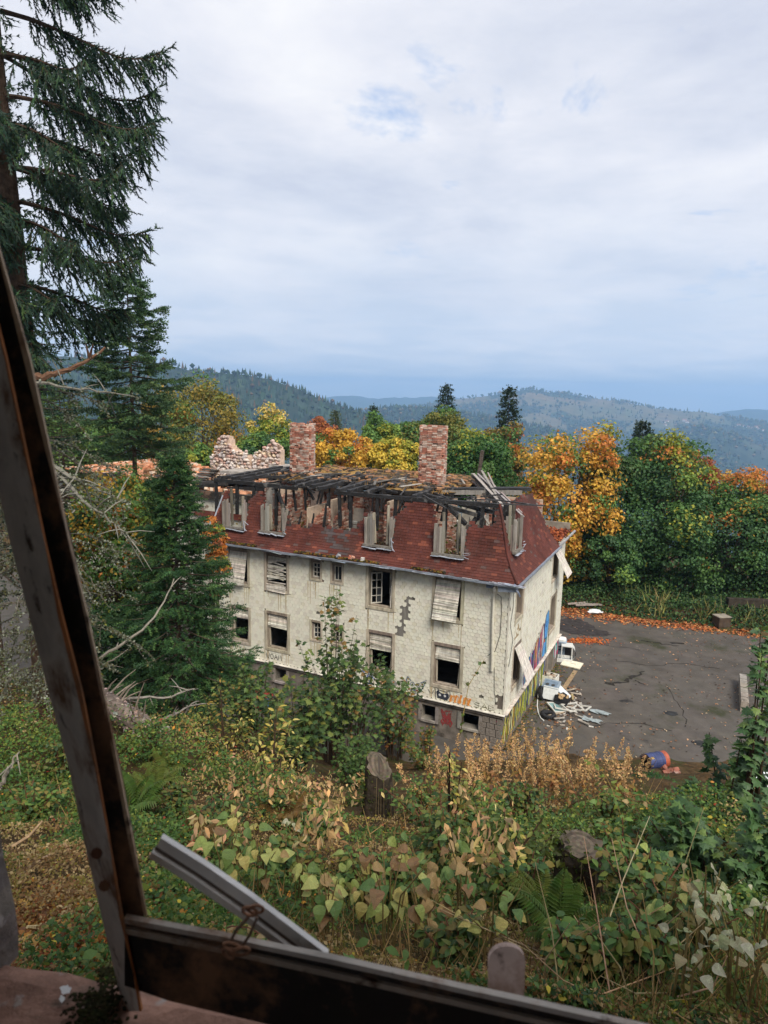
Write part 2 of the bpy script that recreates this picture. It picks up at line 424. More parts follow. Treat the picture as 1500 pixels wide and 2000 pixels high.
forest = jit((0.030, 0.046, 0.028), 0.2, len(c)); grass = lerp(np.array([0.28, 0.18, 0.09]), np.array([0.09, 0.12, 0.05]), fbm(c[:, 0] / 300, c[:, 1] / 200, 3, 77)[:, None])
b = MB(); b.add(Vf, f, lerp(forest, grass, is_m[:, None]))
M_far = mat('far_land', 1.0, 0.05, noise=(0.02, 0.3))
b.build('hills', M_far, smooth=True, kind='structure')

# forests on the hills: thousands of small conifers and round trees, one mass per ridge
def hill_forest(name, n, rlo, rhi, azlo, azhi, hmin, hmax, cone_share, avoid_meadow, cols):
    az = rng.uniform(azlo, azhi, n * 3); r = np.sqrt(rng.uniform(rlo ** 2, rhi ** 2, n * 3))
    x, y = np.sin(az) * r, np.cos(az) * r
    if avoid_meadow:
        k = (meadow(x, y) < 0.585) | (rng.random(len(x)) < 0.16); x, y, az, r = x[k], y[k], az[k], r[k]
    x, y, az, r = x[:n], y[:n], az[:n], r[:n]; n = len(x)
    z = far_z(az, r); h = rng.uniform(hmin, hmax, n)
    cone = rng.random(n) < cone_share
    b = MB()
    k = 5; th = np.arange(k) * 2 * math.pi / k
    cone_v = np.array([(math.cos(t) * 0.2, math.sin(t) * 0.2, 0) for t in th] + [(0, 0, 1)])
    cone_f = np.array([(i, (i + 1) % k, k) for i in range(k)])
    rd_v = np.array([(0, 0, 0.05)] + [(math.cos(t) * 0.42, math.sin(t) * 0.42, 0.5) for t in th] + [(0, 0, 0.85)])
    rd_f = np.array([(0, 1 + (i + 1) % k, 1 + i) for i in range(k)] + [(1 + i, 1 + (i + 1) % k, k + 1) for i in range(k)])
    P = np.stack([x, y, z - 1], -1)
    ci = rng.integers(0, len(cols), n); cc = np.clip(np.array(cols)[ci] * (1 + 0.22 * rng.normal(size=(n, 1))), 0.004, 1)
    for sel, tv, tf in ((cone, cone_v, cone_f), (~cone, rd_v, rd_f)):
        if not sel.any(): continue
        a = rng.uniform(0, 6.28, sel.sum()); D = np.stack([np.cos(a), np.sin(a), 0 * a], -1)
        Nn = np.repeat(np.array([[0, 0, 1.0]]), sel.sum(), 0)
        b.tmpl((tv, tf), P[sel], D, Nn, h[sel], cc[sel])
    return b.build(name, M_far, kind='stuff')
FC = [(0.028, 0.05, 0.025), (0.035, 0.058, 0.03), (0.022, 0.04, 0.024), (0.03, 0.05, 0.02)]
hill_forest('hill_forest', 10500, 560, 1750, -0.75, 0.16, 7, 15, 0.85, False, FC + [(0.10, 0.06, 0.02)])
hill_forest('ridge_forest', 4000, 1700, 2700, -0.15, 0.42, 14, 24, 0.9, False, FC)
hill_forest('valley_forest', 10000, 2200, 4600, -0.16, 0.62, 12, 24, 0.45, True, FC + [(0.05, 0.065, 0.025), (0.09, 0.08, 0.03), (0.12, 0.08, 0.03)])

# hamlets on the far slope: small pale houses
def far_house_mesh():
    b = MB()
    b.box((0, 0, 3), (14, 9, 6), col=S(225, 222, 215, 0.85))
    b.add([(-7.4, -5, 5.8), (7.4, -5, 5.8), (7.4, 5, 5.8), (-7.4, 5, 5.8), (-7.4, 0, 9.6), (7.4, 0, 9.6)], [(0, 1, 5, 4), (2, 3, 4, 5), (1, 2, 5), (3, 0, 4)], S(150, 110, 95))
    return b.mesh('far_house', M_far)
fh = far_house_mesh(); k = 0
for px, py in ((1296, 826), (1303, 824), (1337, 823), (1342, 826), (1299, 831), (1345, 848), (1443, 832), (1452, 834), (1461, 836), (1470, 838), (1476, 836), (1483, 839), (1490, 842), (1467, 841)):
    r = ray(px, py); az = math.atan2(r[0], r[1]); el = r[2] / math.hypot(r[0], r[1])
    rs = np.linspace(1900, 5200, 800); zz = far_z(np.full(800, az), rs); hit = np.nonzero(zz >= CAM_H + el * rs)[0]
    if len(hit) == 0: continue
    R = rs[hit[0]]
    o = obj('far_house', fh, None, None, (math.sin(az) * R, math.cos(az) * R, float(far_z(np.array([az]), np.array([R]))[0]) - 0.5), (0, 0, rng.uniform(0, 3)))
    o.scale = (rng.uniform(0.8, 1.5),) * 3
    if px < 1400: tag(o, 'tiny pale house of the hamlet on the far meadow below the long ridge', 'house', 'far houses on the ridge meadow')
    else: tag(o, 'tiny white house in the far village at the right edge of the valley', 'house', 'far village houses')

# the air: one closed box of even haze
b = MB(); b.box((0, 4600, -30), (19000, 11400, 464))
hm = bpy.data.materials.new('haze_air'); hm.use_nodes = True; t = hm.node_tree; t.nodes.clear()
o_ = t.nodes.new('ShaderNodeOutputMaterial'); pv = t.nodes.new('ShaderNodeVolumePrincipled')
pv.inputs['Color'].default_value = (0.42, 0.67, 1.0, 1); pv.inputs['Density'].default_value = 0.00019; pv.inputs['Anisotropy'].default_value = 0.2
t.links.new(pv.outputs[0], o_.inputs['Volume'])
b.build('haze', hm, kind='stuff')
# ------------------------------------------------------------------ the burnt house
ZB = 1.65; HL = 15.2; HG = 10.9; YAW = -0.44964
house = thing('ruined_house', 'burnt-out pale shingled house with broken red mansard roof and two brick chimneys', 'house', (5.055, 26.104, 0), YAW)
HR = Rz(YAW); HO = np.array([5.055, 26.104, 0])
def hw(p): return HR @ np.asarray(p, float) + HO      # house coordinates to world
SID = S(214, 210, 194)
def wall_holes(b, u0, u1, z0, z1, holes, t, plane, col):
    us = sorted({u0, u1, *[h[0] for h in holes], *[h[1] for h in holes]}); zs = sorted({z0, z1, *[h[2] for h in holes], *[h[3] for h in holes]})
    us = [u for u in us if u0 <= u <= u1]; zs = [z for z in zs if z0 <= z <= z1]
    def pt(u, d, z): return (u, d, z + ZB) if plane == 'f' else (-d, u, z + ZB)
    for a, c in zip(us, us[1:]):
        for e, g in zip(zs, zs[1:]):
            mu, mz = (a + c) / 2, (e + g) / 2
            if any(h[0] < mu < h[1] and h[2] < mz < h[3] for h in holes): continue
            b.add([pt(a, 0, e), pt(c, 0, e), pt(c, 0, g), pt(a, 0, g)], [(0, 1, 2, 3)], col)
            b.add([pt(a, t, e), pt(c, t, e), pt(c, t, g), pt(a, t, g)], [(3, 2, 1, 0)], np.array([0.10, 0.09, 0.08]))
    for h in holes:
        a, c, e, g = h
        b.add([pt(a, 0, e), pt(c, 0, e), pt(c, 0, g), pt(a, 0, g), pt(a, t, e), pt(c, t, e), pt(c, t, g), pt(a, t, g)],
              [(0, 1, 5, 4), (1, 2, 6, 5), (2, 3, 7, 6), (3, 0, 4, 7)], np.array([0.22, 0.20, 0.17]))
# openings: (u0, u1, z0, z1) clear hole; front along x, gable along y
FW_ = {'u1': (-13.92, -12.80, 3.70, 5.32), 'u2': (-11.70, -10.55, 3.70, 5.32), 'us1': (-9.24, -8.74, 4.52, 5.32), 'us2': (-8.12, -7.62, 4.52, 5.32),
       'u3': (-6.28, -5.13, 3.70, 5.36), 'u4': (-3.15, -2.0, 3.70, 5.40),
       'l1': (-13.82, -12.78, 0.74, 2.42), 'l2': (-11.70, -10.52, 0.74, 2.46), 'ls1': (-9.2, -8.7, 1.62, 2.46), 'ls2': (-8.05, -7.56, 1.62, 2.46),
       'l3': (-6.22, -5.07, 0.78, 2.48), 'l4': (-3.10, -1.92, 0.72, 2.48)}
GW_ = {'g1': (1.05, 2.15, 3.70, 5.40), 'g1l': (1.05, 2.15, 0.74, 2.46), 'g2u': (7.95, 9.15, 3.75, 5.35), 'g2l': (8.05, 9.35, 0.95, 2.75)}
CW_ = {'c1': (-3.6, -2.95, -0.98, -0.34), 'c2': (-1.8, -1.0, -0.92, -0.30), 'c0': (-11.25, -10.6, -0.85, -0.25), 'c3': (-6.0, -5.3, -0.95, -0.34), 'c4': (-8.6, -7.9, -0.9, -0.3)}
PL_ = {'door': (8.25, 9.5, -1.6, -0.12)}
b = MB()
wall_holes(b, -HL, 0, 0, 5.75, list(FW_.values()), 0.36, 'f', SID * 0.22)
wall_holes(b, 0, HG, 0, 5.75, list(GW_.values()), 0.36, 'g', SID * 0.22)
b.box((-HL / 2, HG, 2.9 + ZB), (HL, 0.3, 5.7), col=SID * 0.8); b.box((-HL, HG / 2, 2.9 + ZB), (0.3, HG, 5.7), col=SID * 0.8)
b.build('wall', M_plaster, house)
b = MB()
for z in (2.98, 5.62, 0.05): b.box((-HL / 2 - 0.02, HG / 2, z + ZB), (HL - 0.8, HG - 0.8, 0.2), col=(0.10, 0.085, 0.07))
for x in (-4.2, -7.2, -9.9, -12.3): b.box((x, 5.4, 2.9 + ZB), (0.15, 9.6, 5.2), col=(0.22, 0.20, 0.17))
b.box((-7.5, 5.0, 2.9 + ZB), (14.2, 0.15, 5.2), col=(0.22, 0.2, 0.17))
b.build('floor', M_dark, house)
# plinth
b = MB(); PC = S(120, 112, 104)
wall_holes(b, -HL, 0.0, -1.7, -0.14, list(CW_.values()), 0.4, 'f', PC); wall_holes(b, 0.0, HG, -1.7, -0.14, list(PL_.values()), 0.4, 'g', PC)
b.box((-HL / 2, HG, -0.9 + ZB), (HL, 0.3, 1.5), col=PC)
b.build('plinth', mat('plinth_render', 0.95, 0.1, noise=(2, 0.4), bump=(9, 0.8), dist=0.02, stain=[(0.9, 0.55, 0.65, (0.07, 0.06, 0.05)), (2.0, 0.6, 0.68, (0.20, 0.18, 0.15)), (1.7, 0.62, 0.70, (0.05, 0.07, 0.03))]), house)
# masonry blocks of the plinth corner: each stone a part
st = MB(); st.box((0, 0, 0), (1, 1, 1), col=S(128, 120, 112), taper=0.94); stone_me = st.mesh('plinth_stone', M_stone)
z = -1.6
while z < -0.3:
    h = rng.uniform(0.22, 0.34); x = -0.95 + rng.uniform(-0.1, 0.2)
    while x < -0.05:
        w = min(rng.uniform(0.28, 0.5), 0.0 - x)
        o = obj('stone', stone_me, house, None, (x + w / 2, -0.02, z + h / 2 + ZB)); o.scale = (w - 0.03, 0.07, h - 0.03); x += w
    z += h
# sill band between plinth and siding
b = MB(); bc = S(122, 114, 108)
b.box((-HL / 2 + 0.03, -0.03, -0.07 + ZB), (HL + 0.10, 0.12, 0.14), col=bc); b.box((0.03, HG / 2 + 0.03, -0.07 + ZB), (0.12, HG, 0.14), col=S(150, 140, 132))
b.box((-HL / 2, -0.075, 0.012 + ZB), (HL + 0.22, 0.20, 0.024), col=S(205, 200, 190)); b.box((0.075, HG / 2, 0.012 + ZB), (0.20, HG, 0.024), col=S(200, 190, 180))
b.build('sill_band', M_conc, house)

# shingles: scalloped fibre-cement slabs
SW, SE, SH = 0.20, 0.155, 0.20
def shingle_tv(w, h, t):
    a = [(-w / 2, h), (-w / 2, 0.058), (-w * 0.34, 0.018), (-w * 0.12, 0.0), (w * 0.12, 0.0), (w * 0.34, 0.018), (w / 2, 0.058), (w / 2, h)]
    n = len(a); v = [(x, y, t * (1 - 0.75 * y / h)) for x, y in a] + [(x, y, -0.004) for x, y in a]
    f4 = [(i, n + i, n + (i + 1) % n, (i + 1) % n) for i in range(n - 1)]
    return np.array(v), [tuple(range(n - 1, -1, -1))[::-1]] + f4
SV, SF = shingle_tv(SW - 0.006, SH, 0.022)
def sh_mb(col): b = MB(); b.add(SV, SF, col); return b
sh_cols = jit(S(216, 213, 197), 0.03, 10) ; sh_cols[0] *= 0.90; sh_cols[1] = S(207, 202, 182)
sh_me = [sh_mb(c).mesh('shingle', M_siding) for c in sh_cols]
def in_scar(x, z):                       # the zigzag strip of lost shingles
    if not 2.45 < z < 4.35: return False
    c = lerp(-4.72, -4.36, (z - 2.45) / 1.9) + 0.07 * math.sin(z * 21)
    return abs(x - c) < 0.17
def lost(x, z, pl):
    if pl == 'f' and (in_scar(x, z) or (x > -0.30 and z < 0.75 and z > 0.15) or math.hypot((x + 7.05) * 1.2, z - 0.42) < 0.14 or math.hypot(x + 9.0, z - 3.72) < 0.05): return True
    if pl == 'g' and (abs(x - 1.55) < 0.42 + 0.15 * math.sin(z * 9) and 2.75 < z < 3.45 and rng.random() < 0.75): return True
    return rng.random() < (0.0012 if pl == 'f' else 0.006)
front_l, gable_l, cut_l = [], [], []
rows = int(5.7 / SE); CW = 0.135
for r_ in range(rows):
    z = 0.03 + r_ * SE
    for pl, U0, U1, holes in (('f', -HL + 0.1, -0.02, FW_), ('g', 0.06, HG, GW_)):
        n = int((U1 - U0) / SW)
        for k in range(n + 1):
            u = U0 + (k + 0.5 * (r_ % 2) + 0.25) * SW
            if u - SW / 2 > U1 - 0.03: continue
            ua, ub, za, zb_ = -9, 9, -9, 9; skip = False
            if u + SW / 2 > U1: ub = U1 - u
            if z + SH > 5.74: zb_ = 5.74 - z
            for kk, h in holes.items():
                w = 0.095 if 's' in kk else CW
                a0, a1, b0, b1 = h[0] - w, h[1] + w, h[2] - w, h[3] + w
                if u + SW / 2 <= a0 or u - SW / 2 >= a1 or z + SH <= b0 or z >= b1: continue
                if a0 < u < a0 + SW / 2 and not (z < b0 or z + SH > b1): ub = min(ub, a0 - u)
                elif a1 - SW / 2 < u < a1 and not (z < b0 or z + SH > b1): ua = max(ua, a1 - u)
                elif a0 < u < a1:
                    if z < b0 < z + SH and z < b0: zb_ = min(zb_, b0 - z)
                    elif z < b1 < z + SH: za = max(za, b1 - z)
                    else: skip = True
                elif u <= a0: ub = min(ub, a0 - u)
                else: ua = max(ua, a1 - u)
            if skip or lost(u, z + 0.08, pl) or (z + zb_ < z + 0.02): continue
            if ua > -9 or ub < 9 or za > -9 or zb_ < 9: cut_l.append((u, z, pl, ua, ub, za, zb_))
            else: (front_l if pl == 'f' else gable_l).append((u, z))
RFr = np.array([[1, 0, 0], [0, 0, -1], [0, 1, 0]], float)        # template x->x, y->z, z->-y
Rg = np.array([[0, 0, 1], [1, 0, 0], [0, 1, 0]], float)
stuff = MB()
def sh_verts(u, z, pl, cut=None):
    R = RFr if pl == 'f' else Rg
    tw = rng.normal() * 0.02; c, s = math.cos(tw), math.sin(tw)
    v = SV.copy(); v[:, 0], v[:, 1] = c * v[:, 0] - s * v[:, 1], s * v[:, 0] + c * v[:, 1]
    if cut: v[:, 0] = np.clip(v[:, 0], cut[0], cut[1]); v[:, 1] = np.clip(v[:, 1], cut[2], cut[3])
    o = np.array([u, -0.010, z + ZB]) if pl == 'f' else np.array([0.010, u, z + ZB])
    return v @ R.T + o + (np.array([0, rng.uniform(-0.006, 0), 0]) if pl == 'f' else np.array([rng.uniform(0, 0.006), 0, 0]))
front_l.sort(key=lambda q: -q[0])        # nearest to the corner show largest: those become parts
for q in front_l[:300]:
    o = obj('shingle', sh_me[rng.integers(10)], house, None, (q[0], -0.010 + rng.uniform(-0.006, 0), q[1] + ZB), (math.pi / 2, rng.normal() * 0.02, 0))
for q in front_l[300:]: stuff.add(sh_verts(*q, 'f'), SF, sh_cols[rng.integers(10)])
for q in gable_l: stuff.add(sh_verts(*q, 'g'), SF, sh_cols[rng.integers(10)] * 1.0)
for q in cut_l: stuff.add(sh_verts(*q[:3], q[3:]), SF, sh_cols[rng.integers(10)])
stuff.build('shingle_cladding', M_siding, house, kind='stuff')
# bare grey laths where shingles were lost
b = MB()
b.box((-4.55, -0.004, 3.4 + ZB), (0.75, 0.012, 1.95), col=S(120, 116, 110)); b.box((-0.16, -0.004, 0.45 + ZB), (0.30, 0.012, 0.62), col=S(105, 98, 90)); b.box((0.004, 1.55, 3.1 + ZB), (0.012, 1.0, 0.75), col=S(170, 150, 120)); b.build('bare_lath', M_wood, house)
b = MB()                                 # corner board
b.box((0.012, -0.022, 2.87 + ZB), (0.06, 0.05, 5.66), col=S(205, 200, 186)); b.build('corner_board', M_wood, house)

# ---- windows
WC = S(150, 138, 124); WC2 = S(176, 166, 148)
def P_(pl, u, d, z): return np.array([u, -d, z + ZB]) if pl == 'f' else np.array([d, u, z + ZB])
def bar(b, pl, u0, u1, z0, z1, d0, d1, col):
    p = P_(pl, (u0 + u1) / 2, (d0 + d1) / 2, (z0 + z1) / 2)
    s = (u1 - u0, abs(d1 - d0), z1 - z0) if pl == 'f' else (abs(d1 - d0), u1 - u0, z1 - z0)
    b.box(p, s, col=jit(col, 0.05, 1)[0])
def casing(pl, h, name='frame', w=0.13):
    b = MB(); u0, u1, z0, z1 = h
    bar(b, pl, u0 - w, u0, z0 - w, z1 + w, 0.0, 0.05, WC2); bar(b, pl, u1, u1 + w, z0 - w, z1 + w, 0.0, 0.05, WC2)
    bar(b, pl, u0, u1, z1, z1 + w, 0.0, 0.053, WC * 0.8); bar(b, pl, u0, u1, z0 - w, z0, 0.0, 0.06, WC2)
    i = 0.06
    bar(b, pl, u0, u0 + i, z0, z1, -0.2, -0.02, WC * 0.85); bar(b, pl, u1 - i, u1, z0, z1, -0.2, -0.02, WC * 0.7)
    bar(b, pl, u0 + i, u1 - i, z1 - i, z1, -0.2, -0.02, WC * 0.7); bar(b, pl, u0 + i, u1 - i, z0, z0 + i, -0.2, -0.02, WC)
    return b
def window(pl, h, label=None, w=0.13):
    fr = casing(pl, h, w=w).build('window', M_wood, house)
    if label: fr['label'] = label
    return fr
def sash(pl, h, parent, nx, nz, hinge, ang, name='sash', glass=0.4):
    """casement leaf with glazing bars; hinge side u, opened inwards by ang"""
    u0, u1, z0, z1 = h; b = MB(); w = u1 - u0; c = S(205, 200, 188)
    L = []
    L.append((0, w, 0, 0.045)); L.append((0, w, z1 - z0 - 0.045, z1 - z0)); L.append((0, 0.045, 0.045, z1 - z0 - 0.045)); L.append((w - 0.045, w, 0.045, z1 - z0 - 0.045))
    for k in range(1, nx): L.append((w * k / nx - 0.014, w * k / nx + 0.014, 0.045, z1 - z0 - 0.045))
    for k in range(1, nz): L.append((0.045, w - 0.045, (z1 - z0) * k / nz - 0.0135, (z1 - z0) * k / nz + 0.0135))
    sg = 1 if hinge == 0 else -1; U = u0 if hinge == 0 else u1
    ca, sa = math.cos(ang), math.sin(ang)
    def pt(a, d, zz): return P_(pl, U + sg * (a * ca - d * sa), -(0.10 + a * sa + d * ca), z0 + zz)
    for a0, a1, q0, q1 in L:
        v = [pt(a, d, q) for a in (a0, a1) for d in (-0.018, 0.018) for q in (q0, q1)]
        b.add(v, [(0, 1, 3, 2), (4, 6, 7, 5), (0, 4, 5, 1), (2, 3, 7, 6), (0, 2, 6, 4), (1, 5, 7, 3)], c * rng.uniform(0.8, 1.05))
    b.build(name, M_wood, parent)
    for i in range(nx):
        for j in range(nz):
            if rng.random() < glass:
                g = MB(); a0, a1 = w * i / nx + 0.02, w * (i + 1) / nx - 0.02; q0, q1 = (z1 - z0) * j / nz + 0.02, (z1 - z0) * (j + 1) / nz - 0.02
                g.add([pt(a0, 0, q0), pt(a1, 0, q0), pt(a1, 0, q1), pt(a0, 0, q1)], [(0, 1, 2, 3)], (0.03, 0.035, 0.04)); g.build('pane', M_glass, parent)
M_glass = mat('grimy_glass', 0.15, 0.5, noise=(4, 0.3))
def shutter(pl, h, parent, drop, tilt=0.0, label=None, broken=0.0, roll=0.0):
    """roller shutter: slats from the top down to drop (0..1); bottom pushed out by tilt metres"""
    u0, u1, z0, z1 = h; b = MB(); zt = z1 - 0.02; zb = z1 - (z1 - z0) * drop; n = max(3, int((zt - zb) / 0.055)); c = S(196, 190, 178)
    um = (u0 + u1) / 2
    for k in range(n):
        t0, t1 = k / n, (k + 0.90) / n
        if broken and rng.random() < broken and 0.15 < t0 < 0.75:
            # hanging slat
            a = rng.uniform(-0.5, 0.6); p = P_(pl, u0 + 0.1, 0.02, lerp(zt, zb, t0)); q = P_(pl, u1 - 0.15, 0.06, lerp(zt, zb, t0) - a * 0.55)
            b.beam(p, q, 0.012, 0.05, col=jit(c * 0.9, 0.08, 1)[0]); continue
        d0, d1 = -0.05 + tilt * t0 ** 0.8, -0.05 + tilt * t1 ** 0.8
        sk = roll * t0
        v = []
        for uu, e in ((u0 + 0.045 + sk, 1), (u1 - 0.045 + sk, 1)):
            for t, d in ((t0, d0), (t1, d1)):
                bow = 0.012 * rng.normal()
                v += [P_(pl, uu, d + bow, lerp(zt, zb, t)), P_(pl, uu, d - 0.012 + bow, lerp(zt, zb, t))]
        v = np.array(v)
        b.add(v, [(0, 2, 6, 4), (1, 5, 7, 3), (0, 4, 5, 1), (2, 3, 7, 6), (0, 1, 3, 2), (4, 6, 7, 5)], jit(c, 0.07, 1)[0])
    s = b.build('shutter', M_wood, parent)
    if label: s['label'] = label
wu1 = window('f', FW_['u1']); shutter('f', FW_['u1'], wu1, 1.02, 0.35, 'roller shutter hanging loose with its foot pushed out')
wu2 = window('f', FW_['u2']); shutter('f', FW_['u2'], wu2, 1.08, 0.16, 'roller shutter with split hanging slats', broken=0.45)
for k in ('us1', 'us2'):
    w_ = window('f', FW_[k], w=0.09); sash('f', (FW_[k][0] + 0.06, FW_[k][1] - 0.06, FW_[k][2] + 0.06, FW_[k][3] - 0.06), w_, 2, 3 if k == 'us1' else 1, 0, 0.05, glass=0.8)
wu3 = window('f', FW_['u3'], 'window with both casements ajar'); h = FW_['u3']
sash('f', (h[0] + 0.06, (h[0] + h[1]) / 2, h[2] + 0.06, h[3] - 0.2), wu3, 2, 4, 0, 0.75); sash('f', ((h[0] + h[1]) / 2, h[1] - 0.06, h[2] + 0.06, h[3] - 0.2), wu3, 2, 4, 1, 0.95)
b = MB(); b.beam(P_('f', h[1] - 0.08, 0.0, h[2] + 0.05), P_('f', h[1] - 0.05, -0.04, h[3] - 0.5), 0.03, 0.03, col=S(225, 218, 205)); b.build('loose_strip', M_wood, wu3)
wu4 = window('f', FW_['u4']); shutter('f', FW_['u4'], wu4, 1.0, 0.42, 'closed roller shutter leaning out of its window', roll=-0.03)
for k, dr in (('l1', 0.3), ('l2', 0.40), ('l3', 0.45), ('l4', 0.36)):
    w_ = window('f', FW_[k], 'window with its roller shutter half down'); shutter('f', FW_[k], w_, dr, 0.05)
    h = FW_[k]; b = MB(); b.beam(P_('f', h[0] + 0.12, -0.08, h[2] + 0.1), P_('f', h[0] + 0.10, -0.08, h[3] - 0.7), 0.05, 0.05, col=WC2); b.build('stile', M_wood, w_); b = MB(); b.beam(P_('f', h[1] - 0.10, -0.04, h[2] + 0.02), P_('f', h[1] - 0.07, -0.1, h[3] - 0.7), 0.03, 0.03, col=WC2); b.build('stile', M_wood, w_)
for k in ('ls1', 'ls2'):
    w_ = window('f', FW_[k], w=0.09); sash('f', (FW_[k][0] + 0.06, FW_[k][1] - 0.06, FW_[k][2] + 0.06, FW_[k][3] - 0.06), w_, 2, 3, 0, 0.15, glass=0.6)
wg = window('g', GW_['g1']); wgl = window('g', GW_['g1l'], 'gable window with a shutter swung out askew'); wg2 = window('g', GW_['g2u'], 'gable window with a shutter leaning far out'); wg3 = window('g', GW_['g2l'])
def flung(pl, parent, pts, label):       # a shutter panel hanging askew: four corners, slatted
    P = np.array([P_(pl, *p) for p in pts]); b = MB(); n = 22
    nn = nrm(np.cross(P[1] - P[0], P[3] - P[0]))
    for k in range(n):
        a0, a1 = k / n, (k + 0.88) / n
        q = [lerp(P[0], P[3], a0), lerp(P[1], P[2], a0), lerp(P[1], P[2], a1), lerp(P[0], P[3], a1)]
        v = q + [x - nn * 0.015 for x in q]
        b.add(v, [(0, 1, 2, 3), (7, 6, 5, 4), (0, 4, 5, 1), (2, 6, 7, 3), (1, 5, 6, 2), (3, 7, 4, 0)], jit(S(205, 198, 188), 0.05, 1)[0])
    o = b.build('shutter', M_wood, parent); o['label'] = label
flung('g', wgl, [(1.15, 0.05, 2.50), (2.20, 0.05, 2.42), (2.50, 0.62, 1.0), (1.45, 0.62, 0.85)], 'grey slatted shutter hanging askew')
flung('g', wg2, [(8.0, 0.03, 5.35), (9.15, 0.03, 5.30), (9.35, 0.75, 3.95), (8.2, 0.75, 3.9)], 'grey shutter panel leaning out')
for k, h in CW_.items():
    b = MB(); u0, u1, z0, z1 = h
    bar(b, 'f', u0 - 0.14, u0, z0 - 0.1, z1 + 0.02, 0.0, 0.05, S(132, 126, 120)); bar(b, 'f', u1, u1 + 0.14, z0 - 0.1, z1 + 0.02, 0.0, 0.05, S(132, 126, 120)); bar(b, 'f', u0, u1, z0 - 0.1, z0, 0.0, 0.09, S(150, 144, 136))
    b.build('cellar_window', M_conc, house)
b = MB(); u0, u1, z0, z1 = PL_['door']; bar(b, 'g', u0 - 0.1, u0, z0, z1, 0, 0.04, WC); bar(b, 'g', u1, u1 + 0.1, z0, z1, 0, 0.04, WC); bar(b, 'g', u0, u1, z1 - 0.12, z1, 0, 0.035, WC)
bar(b, 'g', u0 + 0.03, u1 - 0.03, z0 + 0.03, z1 - 0.15, -0.32, -0.26, S(88, 78, 70)); b.build('door', M_wood, house)

# ---- mansard roof
MP = np.array([(5.66, -0.40), (5.80, -0.30), (6.12, -0.04), (6.70, 0.25), (7.80, 0.55), (8.55, 0.82)])
arc = np.concatenate([[0], np.cumsum(np.hypot(*np.diff(MP, axis=0).T))])
def m_at(s): return np.interp(s, arc, MP[:, 0]), np.interp(s, arc, MP[:, 1])
def s_of_z(z): return np.interp(z, MP[:, 0], arc)
TOPF = np.array([(-15.3, 6.6), (-15.1, 7.7), (-14.7, 8.05), (-14.2, 8.05), (-13.98, 7.75), (-13.0, 7.6), (-12.86, 7.9), (-12.68, 8.15), (-12.4, 8.1), (-12.2, 7.8), (-12.02, 7.69), (-10.74, 7.5), (-10.6, 6.75), (-10.25, 6.76), (-9.1, 6.92), (-7.68, 6.88), (-7.08, 7.0), (-7.06, 7.25), (-6.7, 7.62), (-6.5, 7.68), (-5.28, 7.7), (-5.1, 7.75), (-4.97, 8.1), (-4.6, 8.4), (-3.69, 8.4), (-3.5, 7.8), (-3.3, 7.5), (-2.05, 7.66), (-1.31, 7.69), (-0.95, 7.75), (-0.9, 8.5), (-0.6, 8.5)])
TOPG = np.array([(-0.5, 8.5), (0.62, 8.5), (0.75, 7.9), (1.6, 7.85), (1.75, 8.0), (2.36, 8.40), (3.2, 8.45), (4.4, 8.50), (5.9, 8.36), (6.2, 7.8), (6.95, 6.9), (7.3, 6.2), (7.5, 5.7), (7.6, 5.0)])
DORM = [(-14.25, -13.05), (-11.98, -10.78), (-6.48, -5.30), (-3.26, -2.06)]
GD = (0.75, 1.75)
def topf(x): return np.interp(x, TOPF[:, 0], TOPF[:, 1]) + 0.07 * math.sin(x * 23) + 0.04 * math.sin(x * 57)
def topg(y): return np.interp(y, TOPG[:, 0], TOPG[:, 1]) + 0.05 * math.sin(y * 31)
def roof_ok(pl, u, z):
    m_ = np.interp(z, MP[:, 0], MP[:, 1])
    if pl == 'f':
        if u > -m_ + 0.02 or u < -HL + m_ - 0.05: return False
        if z > topf(u): return False
        return not any(a < u < c and z > 6.42 for a, c in DORM)
    if u < m_ - 0.02 or z > topg(u): return False
    return not (GD[0] < u < GD[1] and z > 6.75)
def rp(pl, u, z, m_, off, nr):
    # point on the roof face pushed out by off along the face normal nr=(n_out, n_z)
    o = m_ - off * nr[0]
    return np.array([u, o, z + off * nr[1] + ZB]) if pl == 'f' else np.array([-o, u, z + off * nr[1] + ZB])
under = MB(); TW, TE = 0.25, 0.125
tiles = []
tc_ = S(90, 50, 43)
